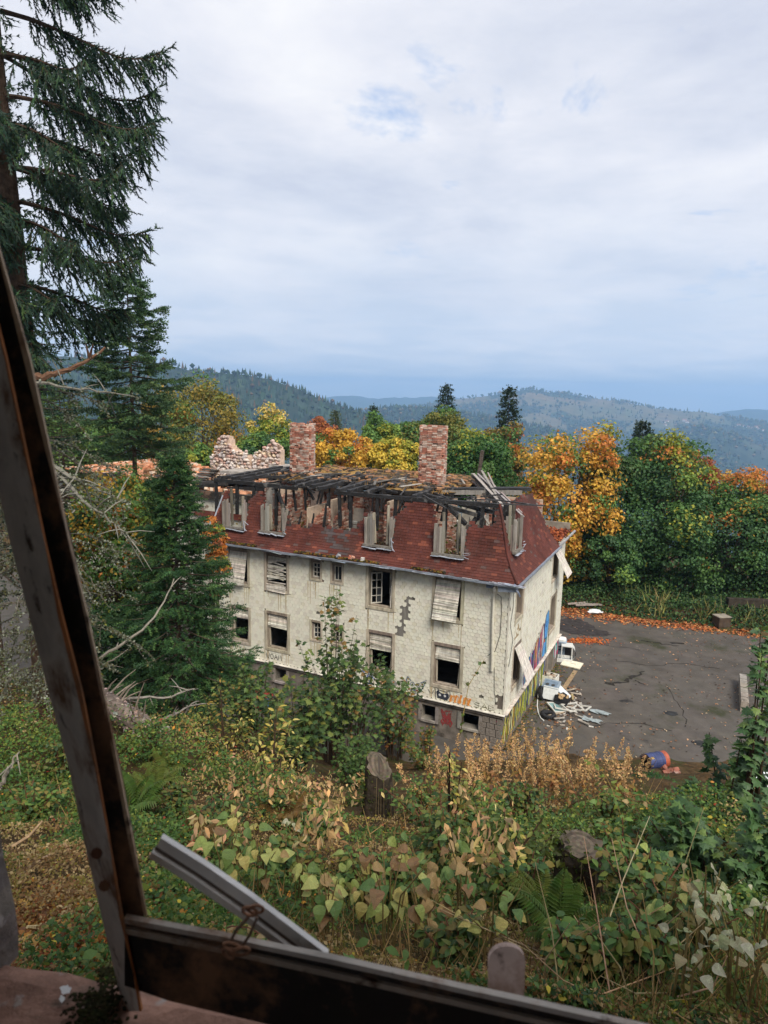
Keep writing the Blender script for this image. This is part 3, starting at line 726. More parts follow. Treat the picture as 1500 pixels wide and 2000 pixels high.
for pl, U0, U1 in (('f', -HL - 0.4, 0.45), ('g', -0.45, 7.6)):
    nrow = int(arc[-1] / TE)
    for r_ in range(nrow):
        s0, s1 = r_ * TE, (r_ + 1) * TE + 0.03
        z0, a0 = m_at(s0); z1, a1 = m_at(min(s1, arc[-1]))
        tl = math.hypot(z1 - z0, a1 - a0); n_out, n_z = (z1 - z0) / tl, (a1 - a0) / tl
        for k in range(int((U1 - U0) / TW) + 1):
            u = U0 + (k + 0.5 * (r_ % 2)) * TW
            if not roof_ok(pl, u, (z0 + z1) / 2): continue
            m_mid = (a0 + a1) / 2
            ua, ub = u - TW / 2 + 0.004, u + TW / 2 - 0.004
            if pl == 'f': ua, ub = max(ua, -HL + m_mid), min(ub, -m_mid)
            else: ua = max(ua, m_mid)
            if ub - ua < 0.03: continue
            tiles.append((pl, ua, ub, z0, a0, z1, a1, n_out, n_z, r_))
    # boarding under the tiles
    du = 0.1
    for u in np.arange(U0, U1, du):
        zt = topf(u + du / 2) - 0.02 if pl == 'f' else topg(u + du / 2) - 0.02
        D = DORM if pl == 'f' else [GD]
        if any(a < u + du / 2 < c for a, c in D): zt = min(zt, 6.42 if pl == 'f' else 6.75)
        zs = [z for z in MP[:, 0] if z < zt] + [zt]
        for za, zb_ in zip(zs, zs[1:]):
            ma, mb = np.interp(za, MP[:, 0], MP[:, 1]), np.interp(zb_, MP[:, 0], MP[:, 1])
            if pl == 'f':
                if u + du > -max(ma, mb) + 0.05 or u < -HL + max(ma, mb): continue
                q = [(u, ma, za + ZB), (u + du, ma, za + ZB), (u + du, mb, zb_ + ZB), (u, mb, zb_ + ZB)]
            else:
                if u < max(ma, mb) - 0.05: continue
                q = [(-ma, u, za + ZB), (-ma, u + du, za + ZB), (-mb, u + du, zb_ + ZB), (-mb, u, zb_ + ZB)]
            q2 = np.array(q) + (np.array([0, 0.05, -0.02]) if pl == 'f' else np.array([-0.05, 0, -0.02]))
            under.add(np.concatenate([q, q2]), [(0, 1, 2, 3), (7, 6, 5, 4), (2, 6, 7, 3), (0, 3, 7, 4), (1, 5, 6, 2)], (0.045, 0.035, 0.03))
roof = under.build('mansard_roof', M_char, house)
def tile_v(t):
    pl, ua, ub, z0, a0, z1, a1, no, nz_, r_ = t
    lift = 0.03 + rng.uniform(0, 0.004)
    q = [rp(pl, ua, z0, a0, lift, (no, nz_)), rp(pl, ub, z0, a0, lift, (no, nz_)), rp(pl, ub, z1, a1, 0.012, (no, nz_)), rp(pl, ua, z1, a1, 0.012, (no, nz_)),
         rp(pl, ua, z0, a0, lift - 0.016, (no, nz_)), rp(pl, ub, z0, a0, lift - 0.016, (no, nz_)), rp(pl, ub, z1, a1, -0.004, (no, nz_)), rp(pl, ua, z1, a1, -0.004, (no, nz_))]
    return np.array(q), [(0, 1, 2, 3), (0, 4, 5, 1), (1, 5, 6, 2), (3, 7, 4, 0)]
def tile_col(t):
    c = tc_ * rng.uniform(0.84, 1.10)
    if rng.random() < 0.07: c = S(116, 66, 52)
    if rng.random() < 0.04: c = S(90, 70, 66)
    if t[0] == 'f' and -8.9 < t[1] < -7.4 and t[9] < 12 and rng.random() < 0.6: c = S(80, 72, 72) * rng.uniform(0.8, 1.2)   # patch of grey replacement tiles
    return c
tiles.sort(key=lambda t: -(t[1] if t[0] == 'f' else 0.5 - t[1] * 0.4))
b = MB()
for i_, t in enumerate(tiles):
    v, f = tile_v(t); c = tile_col(t)
    if i_ < 300:
        q = MB(); ctr = v.mean(0); q.add(v - ctr, f, c); obj('roof_tile', q.mesh('roof_tile', M_rooftile), roof, None, ctr)
    else: b.add(v, f, c)
b.build('roof_tiling', M_rooftile, roof, kind='stuff')
# hip ridge
b = MB()
pts = [(-m_ + 0.0, m_, z + ZB + 0.03) for z, m_ in MP]; b.tube(np.array(pts), 0.06, 6, col=tc_ * 0.9)
pts = [(-HL + m_, m_, z + ZB + 0.02) for z, m_ in MP[:-1]]; b.tube(np.array(pts), 0.05, 6, col=S(150, 155, 165)); b.build('hip_ridge', M_rooftile, roof)

# eaves: gutter, flashing, debris
b = MB(); gm = S(150, 158, 170)
for a, c in (((-HL - 0.3, -0.47, 5.66), (-9.5, -0.49, 5.64)), ((-9.5, -0.49, 5.64), (-4.0, -0.50, 5.68)), ((-4.0, -0.47, 5.66), (0.5, -0.50, 5.60))):
    b.beam(np.array(a) + (0, 0, ZB), np.array(c) + (0, 0, ZB), 0.13, 0.07, col=gm * 0.8, rough=0.3, seg=12)
b.beam((0.48, -0.45, 5.63 + ZB), (0.45, 7.5, 5.66 + ZB), 0.12, 0.06, col=gm * 0.9, rough=0.3, seg=14)
b.box((-HL / 2, -0.16, 5.64 + ZB), (HL + 0.2, 0.34, 0.06), col=S(120, 112, 100)); b.box((0.2, 3.75, 5.66 + ZB), (0.34, 7.5, 0.06), col=S(120, 112, 100))
b.build('gutter', M_metal, house)
b = MB()
for k in range(46):                       # torn flashing, wires on the gutter edge
    x = rng.uniform(-11.5, 0.3) if k < 34 else -rng.uniform(0, 0.6)
    p = np.array([x, -0.53, 5.66 + ZB + rng.uniform(-0.02, 0.06)]); q = p + np.array([rng.uniform(0.2, 0.9), rng.uniform(-0.05, 0.03), rng.uniform(-0.07, 0.02)])
    b.beam(p, q, rng.uniform(0.01, 0.05), 0.012, col=jit(S(205, 210, 220), 0.1, 1)[0])
b.beam((-0.35, -0.45, 5.42 + ZB), (0.42, -0.40, 5.50 + ZB), 0.04, 0.22, col=S(140, 150, 165)); b.beam((0.30, -0.5, 5.72 + ZB), (0.55, -0.45, 5.25 + ZB), 0.08, 0.06, col=S(135, 145, 165), rough=0.4, seg=4)
b.box((-0.72, -0.28, 5.50 + ZB), (0.26, 0.26, 0.2), col=S(105, 115, 135))
b.build('flashing', M_metal, house)
b = MB()                                  # moss and litter caught behind the gutter
for k in range(900):
    x = rng.choice([rng.uniform(-14.8, -12), rng.uniform(-9.9, -5.6), rng.uniform(-4.2, -2.6)], p=[0.25, 0.6, 0.15]); s = rng.uniform(0.03, 0.09)
    b.box((x, rng.uniform(-0.42, -0.30), 5.73 + ZB + rng.uniform(0, 0.07)), (s, s, s * 0.7), R=Rz(rng.uniform(0, 3)), col=[S(110, 96, 40), S(70, 62, 36), S(140, 98, 50), S(60, 55, 50)][rng.integers(4)] * 0.8)
for x, c in ((-13.9, S(190, 180, 165)), (-7.0, S(190, 120, 95)), (-6.9, S(200, 150, 130)), (-6.4, S(190, 185, 180)), (-7.6, S(150, 150, 155))):
    b.box((x, -0.38, 5.84 + ZB), (0.16, 0.12, 0.14), R=Ry(rng.uniform(0, 1)) @ Rz(rng.uniform(0, 2)), col=c)
b.build('gutter_debris', M_stone, house, kind='stuff')
b = MB(); dc = S(208, 204, 188)
b.tube([(-0.60, -0.10, 5.25 + ZB), (-0.60, -0.10, 4.0 + ZB), (-0.56, -0.10, 2.95 + ZB)], 0.055, 8, col=dc); b.tube([(-0.56, -0.105, 2.97 + ZB), (-0.53, -0.10, 1.85 + ZB)], 0.062, 8, col=dc * 0.95)
b.tube([(-0.60, -0.10, 5.42 + ZB), (-0.60, -0.10, 5.2 + ZB)], 0.075, 8, col=S(228, 226, 220)); b.build('downspout', M_plastic, house)
b = MB()
b.tube([(-0.5, -0.05, 5.1 + ZB), (-0.32, -0.05, 5.0 + ZB), (-0.27, -0.05, 4.4 + ZB), (-0.28, -0.05, 3.4 + ZB), (-0.45, -0.05, 2.7 + ZB), (-0.75, -0.06, 2.45 + ZB)], 0.01, 4, col=(0.02,) * 3)
b.tube([(-0.45, -0.05, 2.0 + ZB), (-0.40, -0.05, 1.0 + ZB), (-0.3, -0.05, 0.4 + ZB)], 0.008, 4, col=(0.03,) * 3)
b.tube([(0.05, 0.12, 5.5 + ZB), (0.06, 0.4, 5.3 + ZB), (0.05, 0.5, 4.5 + ZB), (0.05, 0.2, 3.8 + ZB), (0.06, 0.7, 3.0 + ZB), (0.05, 0.3, 2.0 + ZB)], 0.01, 4, col=(0.03,) * 3)
b.build('cable', M_rubber, house)

# dormers: scorched, roofless plank boxes
def dormer(pl, u0, u1, zs_, zt_, back, tall):
    def q(u, d, z): return np.array([u, d, z + ZB]) if pl == 'f' else np.array([-d, u, z + ZB])
    d0 = 0.06 if pl == 'f' else 0.12; b = MB(); wc = S(150, 143, 134)
    for u in (u0, u1):                    # front posts
        b.beam(q(u, d0, zs_ - 0.02), q(u + rng.normal() * 0.02, d0, zt_ + rng.uniform(-0.15, 0.05)), 0.10, 0.10, col=wc * rng.uniform(0.7, 1.0), rough=0.08, seg=4)
    b.beam(q(u0 - 0.12, d0 - 0.05, zs_ - 0.05), q(u1 + 0.12, d0 - 0.05, zs_ - 0.05), 0.14, 0.09, col=wc * 0.55)
    dm = b.build('dormer', M_wood, house)
    n = 5
    for u in (u0, u1):                    # cheek planks, each its own part, tops burnt to different heights
        for k in range(n):
            d = d0 + 0.10 + k * 0.115; zb_ = np.interp(np.clip(d, -0.4, 0.8), MP[:, 1], MP[:, 0]) if True else zs_
            zt2 = zt_ + rng.uniform(-0.35, 0.05) - (0.2 if k > 3 else 0)
            if zt2 - zb_ < 0.1: continue
            p = MB(); p.box((0, 0, 0), (1, 1, 1), col=jit(wc * (0.8 if rng.random() < 0.75 else 0.25), 0.12, 1)[0])
            o = obj('plank', p.mesh('plank', M_wood), dm, None, tuple(q(u, d, (zb_ + zt2) / 2)), (0, rng.normal() * 0.02, 0))
            o.scale = (0.03, 0.105, zt2 - zb_) if pl == 'f' else (0.105, 0.03, zt2 - zb_)
    for k in range(3):                    # boards nailed across the front, left of the opening
        zt2 = zt_ + rng.uniform(-0.25, 0.1); p = MB(); p.box((0, 0, 0), (1, 1, 1), col=jit(wc * (0.95 if k else 0.6), 0.1, 1)[0]); uu = u0 + 0.11 + k * 0.115
        o = obj('plank', p.mesh('plank', M_wood), dm, None, tuple(q(uu, d0 + 0.02, (zs_ + zt2) / 2)), (0, rng.normal() * 0.015, 0)); o.scale = (0.105, 0.025, zt2 - zs_) if pl == 'f' else (0.025, 0.105, zt2 - zs_)
    b = MB()
    for u, s in ((u0, 1), (u1, -1)): b.beam(q(u + s * 0.30, d0 + 0.3, zs_), q(u + s * (0.22 + rng.normal() * 0.05), d0 + 0.3, zt_ + rng.uniform(0.0, 0.5)), 0.09, 0.09, col=S(190, 180, 160) * rng.uniform(0.2, 1.0), rough=0.1, seg=3)
    b.build('stud', M_wood, dm)
    b = MB()
    for k in range(4):
        a, c = u0 - 0.12 + k * (u1 - u0 + 0.24) / 4, u0 - 0.12 + (k + 1) * (u1 - u0 + 0.24) / 4
        b.beam(q(a, d0 - 0.15, zs_ - 0.12 + rng.normal() * 0.02), q(c, d0 - 0.16, zs_ - 0.13 + rng.normal() * 0.03), 0.13, 0.02, col=S(190, 196, 208) * rng.uniform(0.8, 1.05))
    for k in range(3): b.beam(q(u1 + 0.06, d0 - 0.1, zs_ + rng.uniform(-0.2, 0.5)), q(u1 + rng.uniform(0.1, 0.4), d0 - 0.15, zs_ + rng.uniform(-0.2, 0.3)), 0.03, 0.012, col=S(190, 196, 208))
    b.build('sill_flashing', M_metal, dm)
for (a, c), zt_ in zip(DORM, (7.75, 7.65, 7.75, 7.72)): dormer('f', a, c, 6.45, zt_, 0.6, 1)
dormer('g', GD[0], GD[1], 6.72, 8.1, 0.6, 1)

# ---- brick geometry
def bricks(b, origin, ux, uz, un, L, H, rag=0.0, depth=0.05, pale=0.25, top=None, cols=None):
    """courses of single bricks on a wall face: origin + ux*u + uz*v, proud along un"""
    origin, ux, uz, un = map(lambda t: np.asarray(t, float), (origin, ux, uz, un)); bl, bh = 0.25, 0.082
    R = np.stack([ux, un, uz], 1); r_ = 0
    pal = cols if cols is not None else [S(178, 122, 102), S(192, 140, 120), S(164, 106, 88), S(204, 164, 144), S(212, 190, 174), S(196, 172, 156), S(158, 118, 102)]
    for v in np.arange(0, H, bh):
        u = -rng.uniform(0, bl) if r_ % 2 else -bl / 2; r_ += 1
        while u < L:
            a, c = max(u, 0), min(u + bl - 0.016, L); u += bl
            if c - a < 0.05: continue
            mu = (a + c) / 2
            if top is not None and v + bh > top(mu): continue
            if rng.random() < rag: continue
            s = rng.uniform(-0.02, 0.012)
            col = pal[rng.integers(len(pal))] * rng.uniform(0.75, 1.1)
            b.box(origin + ux * mu + uz * (v + bh / 2) + un * (depth / 2 + s - 0.02), (c - a, depth, bh - 0.016), R=R, col=col)
def chimney(x, y, w, d, z0, z1, label, lean, notch):
    core = MB(); core.box((x, y, (z0 + z1 - 0.25) / 2 + ZB), (w - 0.06, d - 0.06, z1 - z0 - 0.25), col=S(190, 170, 150))
    ch = core.build('chimney', M_plaster, house); ch['label'] = label
    b = MB()
    X_, Y_, Z_ = np.eye(3)
    for o, ux, un, L in (((x - w / 2, y - d / 2, z0 + ZB), X_, -Y_, w), ((x + w / 2, y - d / 2, z0 + ZB), Y_, X_, d), ((x - w / 2, y + d / 2, z0 + ZB), X_, Y_, w), ((x - w / 2, y - d / 2, z0 + ZB), Y_, -X_, d)):
        bricks(b, o, ux, Z_, un, L, z1 - z0, 0.03, 0.11, top=(lambda u: notch(u, L) - z0) if L == w else (lambda u: z1 - z0))
    b.build('brickwork', M_brick, ch, kind='stuff')
    return ch
def notch1(u, L): return 11.35 - (0.25 if u < 0.15 else 0) - max(0, u - 0.70) * 0.95
def notch2(u, L): return 11.5 - 0.08 * (u < 0.2) - 0.1 * (u > 0.9)
chimney(-12.85, 4.9, 1.12, 0.5, 5.7, 11.3, 'brick chimney with a crumbled slanting top', 0, notch1)
chimney(-5.42, 4.9, 1.10, 0.5, 5.7, 11.5, 'brick chimney standing full and square', 0, notch2)
# inner walls of the attic storey
b = MB(); core = MB(); X_, Y_, Z_ = np.eye(3)
for x0, x1, y, h in ((-15.0, -11.9, 4.55, 2.6), (-11.9, -9.9, 4.2, 2.4), (-8.9, -5.9, 3.4, 2.5), (-5.0, -3.5, 3.2, 2.6), (-4.1, -0.6, 7.6, 2.2)):
    core = MB(); core.box(((x0 + x1) / 2, y + 0.1, 5.72 + h / 2 + ZB), (x1 - x0 - 0.04, 0.12, h - 0.1), col=S(185, 165, 145)); core.build('inner_wall', M_plaster, house)
    bricks(b, (x0, y, 5.72 + ZB), X_, Z_, -Y_, x1 - x0, h, 0.05, 0.11, top=lambda u, h=h, x0=x0: h - 0.35 * fbm(np.array(u * 1.5 + x0 * 7), np.array(0.3), 3))
for x, y0, y1, h in ((-11.9, 1.2, 4.5, 2.55), (-9.9, 0.9, 4.2, 1.9), (-8.9, 1.4, 4.4, 2.3), (-5.9, 1.2, 4.6, 2.5), (-4.9, 0.95, 1.5, 2.2)):
    core = MB(); core.box((x - 0.1, (y0 + y1) / 2, 5.72 + h / 2 + ZB), (0.12, y1 - y0 - 0.04, h - 0.1), col=S(185, 165, 145)); core.build('inner_wall', M_plaster, house)
    bricks(b, (x, y0, 5.72 + ZB), Y_, Z_, X_, y1 - y0, h, 0.05, 0.11, top=lambda u, h=h, x=x, y0=y0, y1=y1: h - (0.9 * max(0, 1 - u / 1.3) if h < 2.4 else 0.2) - 0.2 * fbm(np.array(u * 2 + x * 3), np.array(1.3), 3))
    bricks(b, (x - 0.2, y1, 5.72 + ZB), -Y_, Z_, -X_, y1 - y0, h, 0.05, 0.11, top=lambda u, h=h, y0=y0, y1=y1: h - (0.9 * max(0, 1 - (y1 - y0 - u) / 1.3) if h < 2.4 else 0.2))
b.build('inner_brickwork', M_brick, house, kind='stuff')
b = MB()                                   # plastered patches and pale chimney breasts seen through the gaps
for x, y, w, h in ((-14.3, 4.38, 1.0, 2.3), (-11.35, 4.0, 0.75, 1.6), (-5.6, 3.0, 0.75, 2.2), (-2.75, 3.0, 0.8, 2.3), (-8.55, 3.22, 0.6, 1.1)):
    b.box((x, y, 5.75 + h / 2 + ZB + (0.5 if h < 2 else 0)), (w, 0.08, h), col=jit(S(178, 170, 158), 0.06, 1)[0])
b.build('plaster_patch', M_plaster, house)
# stacked steps in the gap, rubble and wild plants on the attic floor
b = MB()
for k in range(7): b.box((-8.3 + 0.04 * k, 1.7 + k * 0.12, 5.85 + k * 0.16 + ZB), (0.75, 0.3, 0.10), R=Rz(rng.normal() * 0.08), col=jit(S(150, 146, 140), 0.08, 1)[0])
for k in range(900):
    x, y = rng.uniform(-14.8, -0.6), rng.uniform(0.6, 4.3); s = rng.uniform(0.05, 0.16)
    b.box((x, y, 5.74 + ZB + rng.uniform(0, 0.16)), (s * 1.6, s, s * 0.7), R=Rz(rng.uniform(0, 3)) @ Rx(rng.normal() * 0.4), col=[S(150, 110, 85), S(120, 100, 80), S(80, 70, 60), S(170, 150, 125)][rng.integers(4)])
b.build('attic_rubble', M_stone, house, kind='stuff')
LF = (np.array([(0, 0, 0), (-0.36, 0.45, 0.08), (0, 1, -0.05), (0.36, 0.45, 0.08)]), np.array([(0, 2, 1), (0, 3, 2)]))
def rdir(n, up=0.0):
    d = rng.normal(size=(n, 3)); d[:, 2] += up; return nrm(d)
n = 1500; P = np.stack([rng.uniform(-14.6, -0.6, n), rng.uniform(0.5, 4.0, n), 5.75 + ZB + rng.exponential(0.35, n)], -1)
b = MB(); b.tmpl(LF, P, rdir(n), rdir(n, 1), rng.uniform(0.08, 0.2, n), np.array([S(120, 130, 50), S(150, 130, 50), S(140, 100, 50), S(80, 100, 40)])[rng.integers(0, 4, n)] * 0.8); b.build('attic_weeds', M_leaf, house, kind='stuff')

# ---- roof deck wreck: slab, debris, dry grass
b = MB(); nx, ny = 60, 30
X0, X1 = -13.6, -3.6
gxx, gyy = np.meshgrid(np.linspace(0, 1, nx), np.linspace(0, 1, ny)); px_ = lerp(X0, X1, gxx)
fr = 2.6 + 1.3 * fbm(px_ * 0.9, px_ * 0 + 2, 3, 2) - 1.1 * smooth(-8.5, -6.5, px_) * (1 - smooth(-5.2, -4.2, px_)); py_ = lerp(fr, 8.8 + 0 * fr, gyy)
pz_ = 8.52 + 0.28 * (fbm(px_ * 1.6, py_ * 1.6, 4, 6) - 0.4) + 0.1 * gyy
V = np.stack([px_, py_, pz_ + ZB], -1).reshape(-1, 3); V2 = V - [0, 0, 0.2]
i = np.arange(ny - 1)[:, None] * nx + np.arange(nx - 1)[None]
f = np.stack([i, i + 1, i + nx + 1, i + nx], -1).reshape(-1, 4)
t_ = fbm(V[f].mean(1)[:, 0] * 1.3, V[f].mean(1)[:, 1] * 2.2, 4, 13)[:, None]
b.add(V, f, np.where(t_ > 0.50, lerp(S(150, 118, 72), S(170, 140, 90), rng.random(t_.shape)), lerp(S(110, 92, 66), S(70, 62, 55), rng.random(t_.shape))) * 0.8)
b.add(V2, f[:, ::-1], (0.025, 0.022, 0.02))
e = np.arange(nx - 1); b.add(np.concatenate([V[:nx], V2[:nx]]), np.stack([e, nx + e, nx + e + 1, e + 1], -1), (0.03, 0.027, 0.025))
b.build('roof_deck', mat('deck_litter', 1.0, 0.05, noise=(5, 0.4), bump=(9, 1.0), dist=0.06), house)
BL = (np.array([(-0.5, 0, 0), (0.5, 0, 0), (0, 1, 0.0)]), np.array([(0, 1, 2)]))
n = 2600; P = np.stack([rng.uniform(X0, X1, n), rng.uniform(2.4, 8.8, n), np.full(n, 8.5 + ZB)], -1)
keep = fbm(P[:, 0] * 0.8, P[:, 1] * 0.8, 3, 41) + 0.35 * (P[:, 0] > -8) > 0.55; P = P[keep]; n = len(P)
b = MB(); D = rdir(n, 1.6); b.tmpl(BL, P, D, rdir(n), np.stack([np.full(n, 0.03), rng.uniform(0.1, 0.38, n), np.ones(n)], -1), jit(S(178, 140, 84), 0.2, n) * 0.85); b.build('dry_grass', M_dry, house, kind='stuff')
b = MB()
for k in range(420):
    x, y = rng.uniform(X0, X1), rng.uniform(3.0, 8.8); s = rng.uniform(0.06, 0.2)
    b.box((x, y, 8.62 + ZB + rng.uniform(0, 0.08)), (s * 1.8, s, s * 0.5), R=Rz(rng.uniform(0, 3)) @ Rx(rng.normal() * 0.3), col=[S(60, 56, 52), S(130, 100, 74), S(160, 120, 90), S(90, 84, 78)][rng.integers(4)])
b.build('deck_debris', M_stone, house, kind='stuff')
# charred timbers: each beam a part
CH = np.array([0.018, 0.017, 0.017]); GREY = S(170, 164, 156)
def timber(p, q, w=0.16, h=0.16, col=CH, name='charred_beam', m=None, seg=7, rough=0.18, taper=1.0):
    p = np.array(p) + (0, 0, ZB); q = np.array(q) + (0, 0, ZB); c = (p + q) / 2; b = MB(); b.beam(p - c, q - c, w, h, col=col, rough=rough, seg=seg, taper=taper)
    o = b.build(name, m or M_char, house); o.location = c; return o
timber((-15.35, 0.8, 8.50), (-10.5, 0.78, 8.46), 0.17, 0.17, seg=14); timber((-8.5, 0.8, 8.42), (-0.85, 0.8, 8.52), 0.18, 0.17, seg=18)
timber((-15.3, 0.95, 8.62), (-12.2, 2.4, 8.7), 0.14, 0.14)
for x in (-15.25, -13.99, -13.0, -8.19, -7.65, -6.33, -5.47, -3.13, -1.56): timber((x, 0.78, 6.9 if x != -1.56 else 7.5), (x + rng.normal() * 0.02, 0.8, 8.4), 0.13, 0.13, name='charred_post')
timber((-11.69, 0.78, 6.6), (-11.69, 0.8, 8.4), 0.12, 0.12, name='charred_post'); timber((-11.5, 0.7, 8.2), (-10.62, 0.45, 6.6), 0.13, 0.12, name='charred_post')
timber((-10.35, 0.6, 6.6), (-10.2, 0.7, 7.4), 0.09, 0.09, name='charred_post', taper=0.5); timber((-9.6, 0.6, 6.7), (-9.5, 0.65, 7.4), 0.09, 0.1, name='charred_post', taper=0.5); timber((-9.0, 0.7, 6.8), (-8.9, 0.75, 7.9), 0.12, 0.1, name='charred_post', taper=0.6)
for x, y0, y1, z0, z1 in ((-14.9, 0.75, 5.8, 8.62, 8.72), (-14.35, 0.9, 6.2, 8.62, 8.7), (-13.7, 0.85, 6.6, 8.60, 8.7), (-12.9, 2.0, 4.6, 8.60, 8.62), (-11.2, 1.5, 4.8, 8.58, 8.62), (-10.5, 0.8, 5.2, 8.56, 8.66), (-9.85, 1.0, 5.8, 8.56, 8.66), (-9.35, 0.7, 6.0, 8.52, 8.66), (-8.3, 0.7, 5.2, 8.54, 8.64), (-7.75, 0.75, 5.0, 8.54, 8.64), (-6.9, 0.75, 4.5, 8.54, 8.62), (-4.6, 0.85, 4.0, 8.55, 8.6)):
    timber((x, y0, z0), (x + rng.normal() * 0.1, y1, z1), rng.uniform(0.15, 0.24), 0.17, seg=9, rough=0.25)
for k in range(16):                          # thinner laths and planks lying over the rafters
    x, y = rng.uniform(-14.6, -5.0), rng.uniform(1.6, 4.6); a = rng.normal() * 0.5 + 1.4
    L_ = rng.uniform(0.6, 1.8); timber((x, y, 8.74), (x + L_ * math.cos(a), y + L_ * math.sin(a), 8.76), 0.12, 0.03, col=GREY * rng.choice([0.15, 0.35, 0.9]), name='lath', m=M_wood, seg=3)
timber((-4.3, 3.2, 8.62), (-0.75, 5.5, 8.66), 0.42, 0.16, seg=10, rough=0.12); timber((-4.2, 3.05, 8.52), (-1.0, 5.0, 8.52), 0.10, 0.20, col=GREY * 0.5, m=M_wood, name='scorched_beam', rough=0.08)
timber((-5.0, 2.2, 8.52), (-1.0, 0.9, 8.20), 0.20, 0.16, seg=9); timber((-4.9, 2.0, 8.40), (-1.8, 0.9, 8.02), 0.10, 0.16, col=GREY * 0.3, m=M_wood, name='scorched_beam')
timber((-3.0, 0.75, 8.3), (-2.15, 0.6, 7.65), 0.17, 0.16); timber((-1.9, 0.8, 7.7), (-1.7, 2.2, 8.5), 0.16, 0.15)
timber((-3.6, 6.3, 8.4), (-3.35, 6.2, 10.25), 0.18, 0.16, col=S(84, 74, 66), m=M_char, name='charred_post', rough=0.15, taper=0.8)
for k in range(20):                          # the slumped bundle of grey planks
    o_ = rng.normal(size=3) * np.array([0.3, 0.25, 0.12]) ; t_ = rng.uniform(-0.15, 0.2)
    timber(np.array((-3.5, 6.0, 9.05)) + o_, np.array((-0.95 + t_, 2.5, 7.95)) + o_ * 0.8 + rng.normal(size=3) * np.array([0.3, 0.3, 0.15]), rng.uniform(0.07, 0.13), 0.03, col=jit(GREY * rng.choice([0.75, 0.6, 0.35, 0.12]), 0.1, 1)[0], name='grey_plank', m=M_wood, seg=4, rough=0.06)
for k in range(7): timber((-2.4 + 0.2 * k, 2.6 + rng.normal() * 0.3, 6.3), (-2.9 + 0.25 * k + rng.normal() * 0.2, 3.2, 8.3), 0.13, 0.04, col=GREY * rng.choice([0.12, 0.5, 1.0]), name='grey_plank', m=M_wood, seg=3)
b = MB()
for k in range(2): b.box((-0.85 - 0.1 * k, 1.1, 7.9 + ZB), (0.09, 0.03, 0.5), col=GREY * 1.2)
b.box((-0.7, 1.9, 8.0 + ZB), (0.5, 0.12, 0.95), col=CH); b.build('scorched_board', M_char, house)
timber((-0.55, 6.9, 5.8), (-0.6, 6.2, 7.9), 0.12, 0.12, col=GREY * 0.5, name='charred_post'); timber((-1.4, 7.8, 5.7), (-1.5, 7.7, 7.6), 0.16, 0.16, name='charred_post', taper=0.8); timber((-1.0, 9.2, 5.6), (-1.0, 9.1, 6.8), 0.1, 0.1, name='charred_post')

for k in range(34):                          # thin burnt battens in all directions
    x, y = rng.uniform(-14.8, -1.2), rng.uniform(0.7, 3.6); a = rng.choice([1.45, 1.6, 0.1, -0.3, 2.4]) + rng.normal() * 0.2; L_ = rng.uniform(0.8, 2.6)
    timber((x, y, rng.uniform(8.3, 8.7)), (x + L_ * math.cos(a), y + L_ * math.sin(a), rng.uniform(8.2, 8.75)), rng.uniform(0.05, 0.09), rng.uniform(0.04, 0.07), col=CH * rng.uniform(0.7, 2.2), name='charred_batten', seg=3)

for k in range(26):                          # scorched stubs hanging from the deck edge and standing on the wall head
    x = rng.uniform(-14.5, -1.5); y = rng.uniform(0.7, 2.9); timber((x, y, rng.uniform(7.3, 7.9)), (x + rng.normal() * 0.12, y + rng.normal() * 0.12, rng.uniform(8.3, 8.6)), rng.uniform(0.05, 0.12), rng.uniform(0.05, 0.1), name='charred_post', seg=3, taper=0.8)
# annex roof litter behind the gable end
b = MB(); b.box((-1.5, 9.2, 5.70 + ZB), (3.2, 3.6, 0.16), col=S(150, 95, 66) * 0.7); b.beam((0.42, 7.4, 5.72 + ZB), (0.45, 11.1, 5.82 + ZB), 0.10, 0.07, col=S(150, 150, 150))
b.box((-1.0, 10.95, 6.0 + ZB), (2.4, 0.10, 0.5), col=S(140, 132, 120)); b.build('annex_roof', M_conc, house)
n = 2200; P = np.stack([rng.uniform(-3, 0.3, n), rng.uniform(7.2, 10.9, n), 5.82 + ZB + rng.uniform(0, 0.1, n)], -1)
b = MB(); b.tmpl(LF, P, rdir(n), rdir(n, 2.0), rng.uniform(0.1, 0.2, n), np.array([S(196, 110, 60), S(170, 90, 60), S(150, 80, 55), S(120, 70, 50)])[rng.integers(0, 4, n)] * 0.8); b.build('fallen_leaves', M_litter, house, kind='stuff')

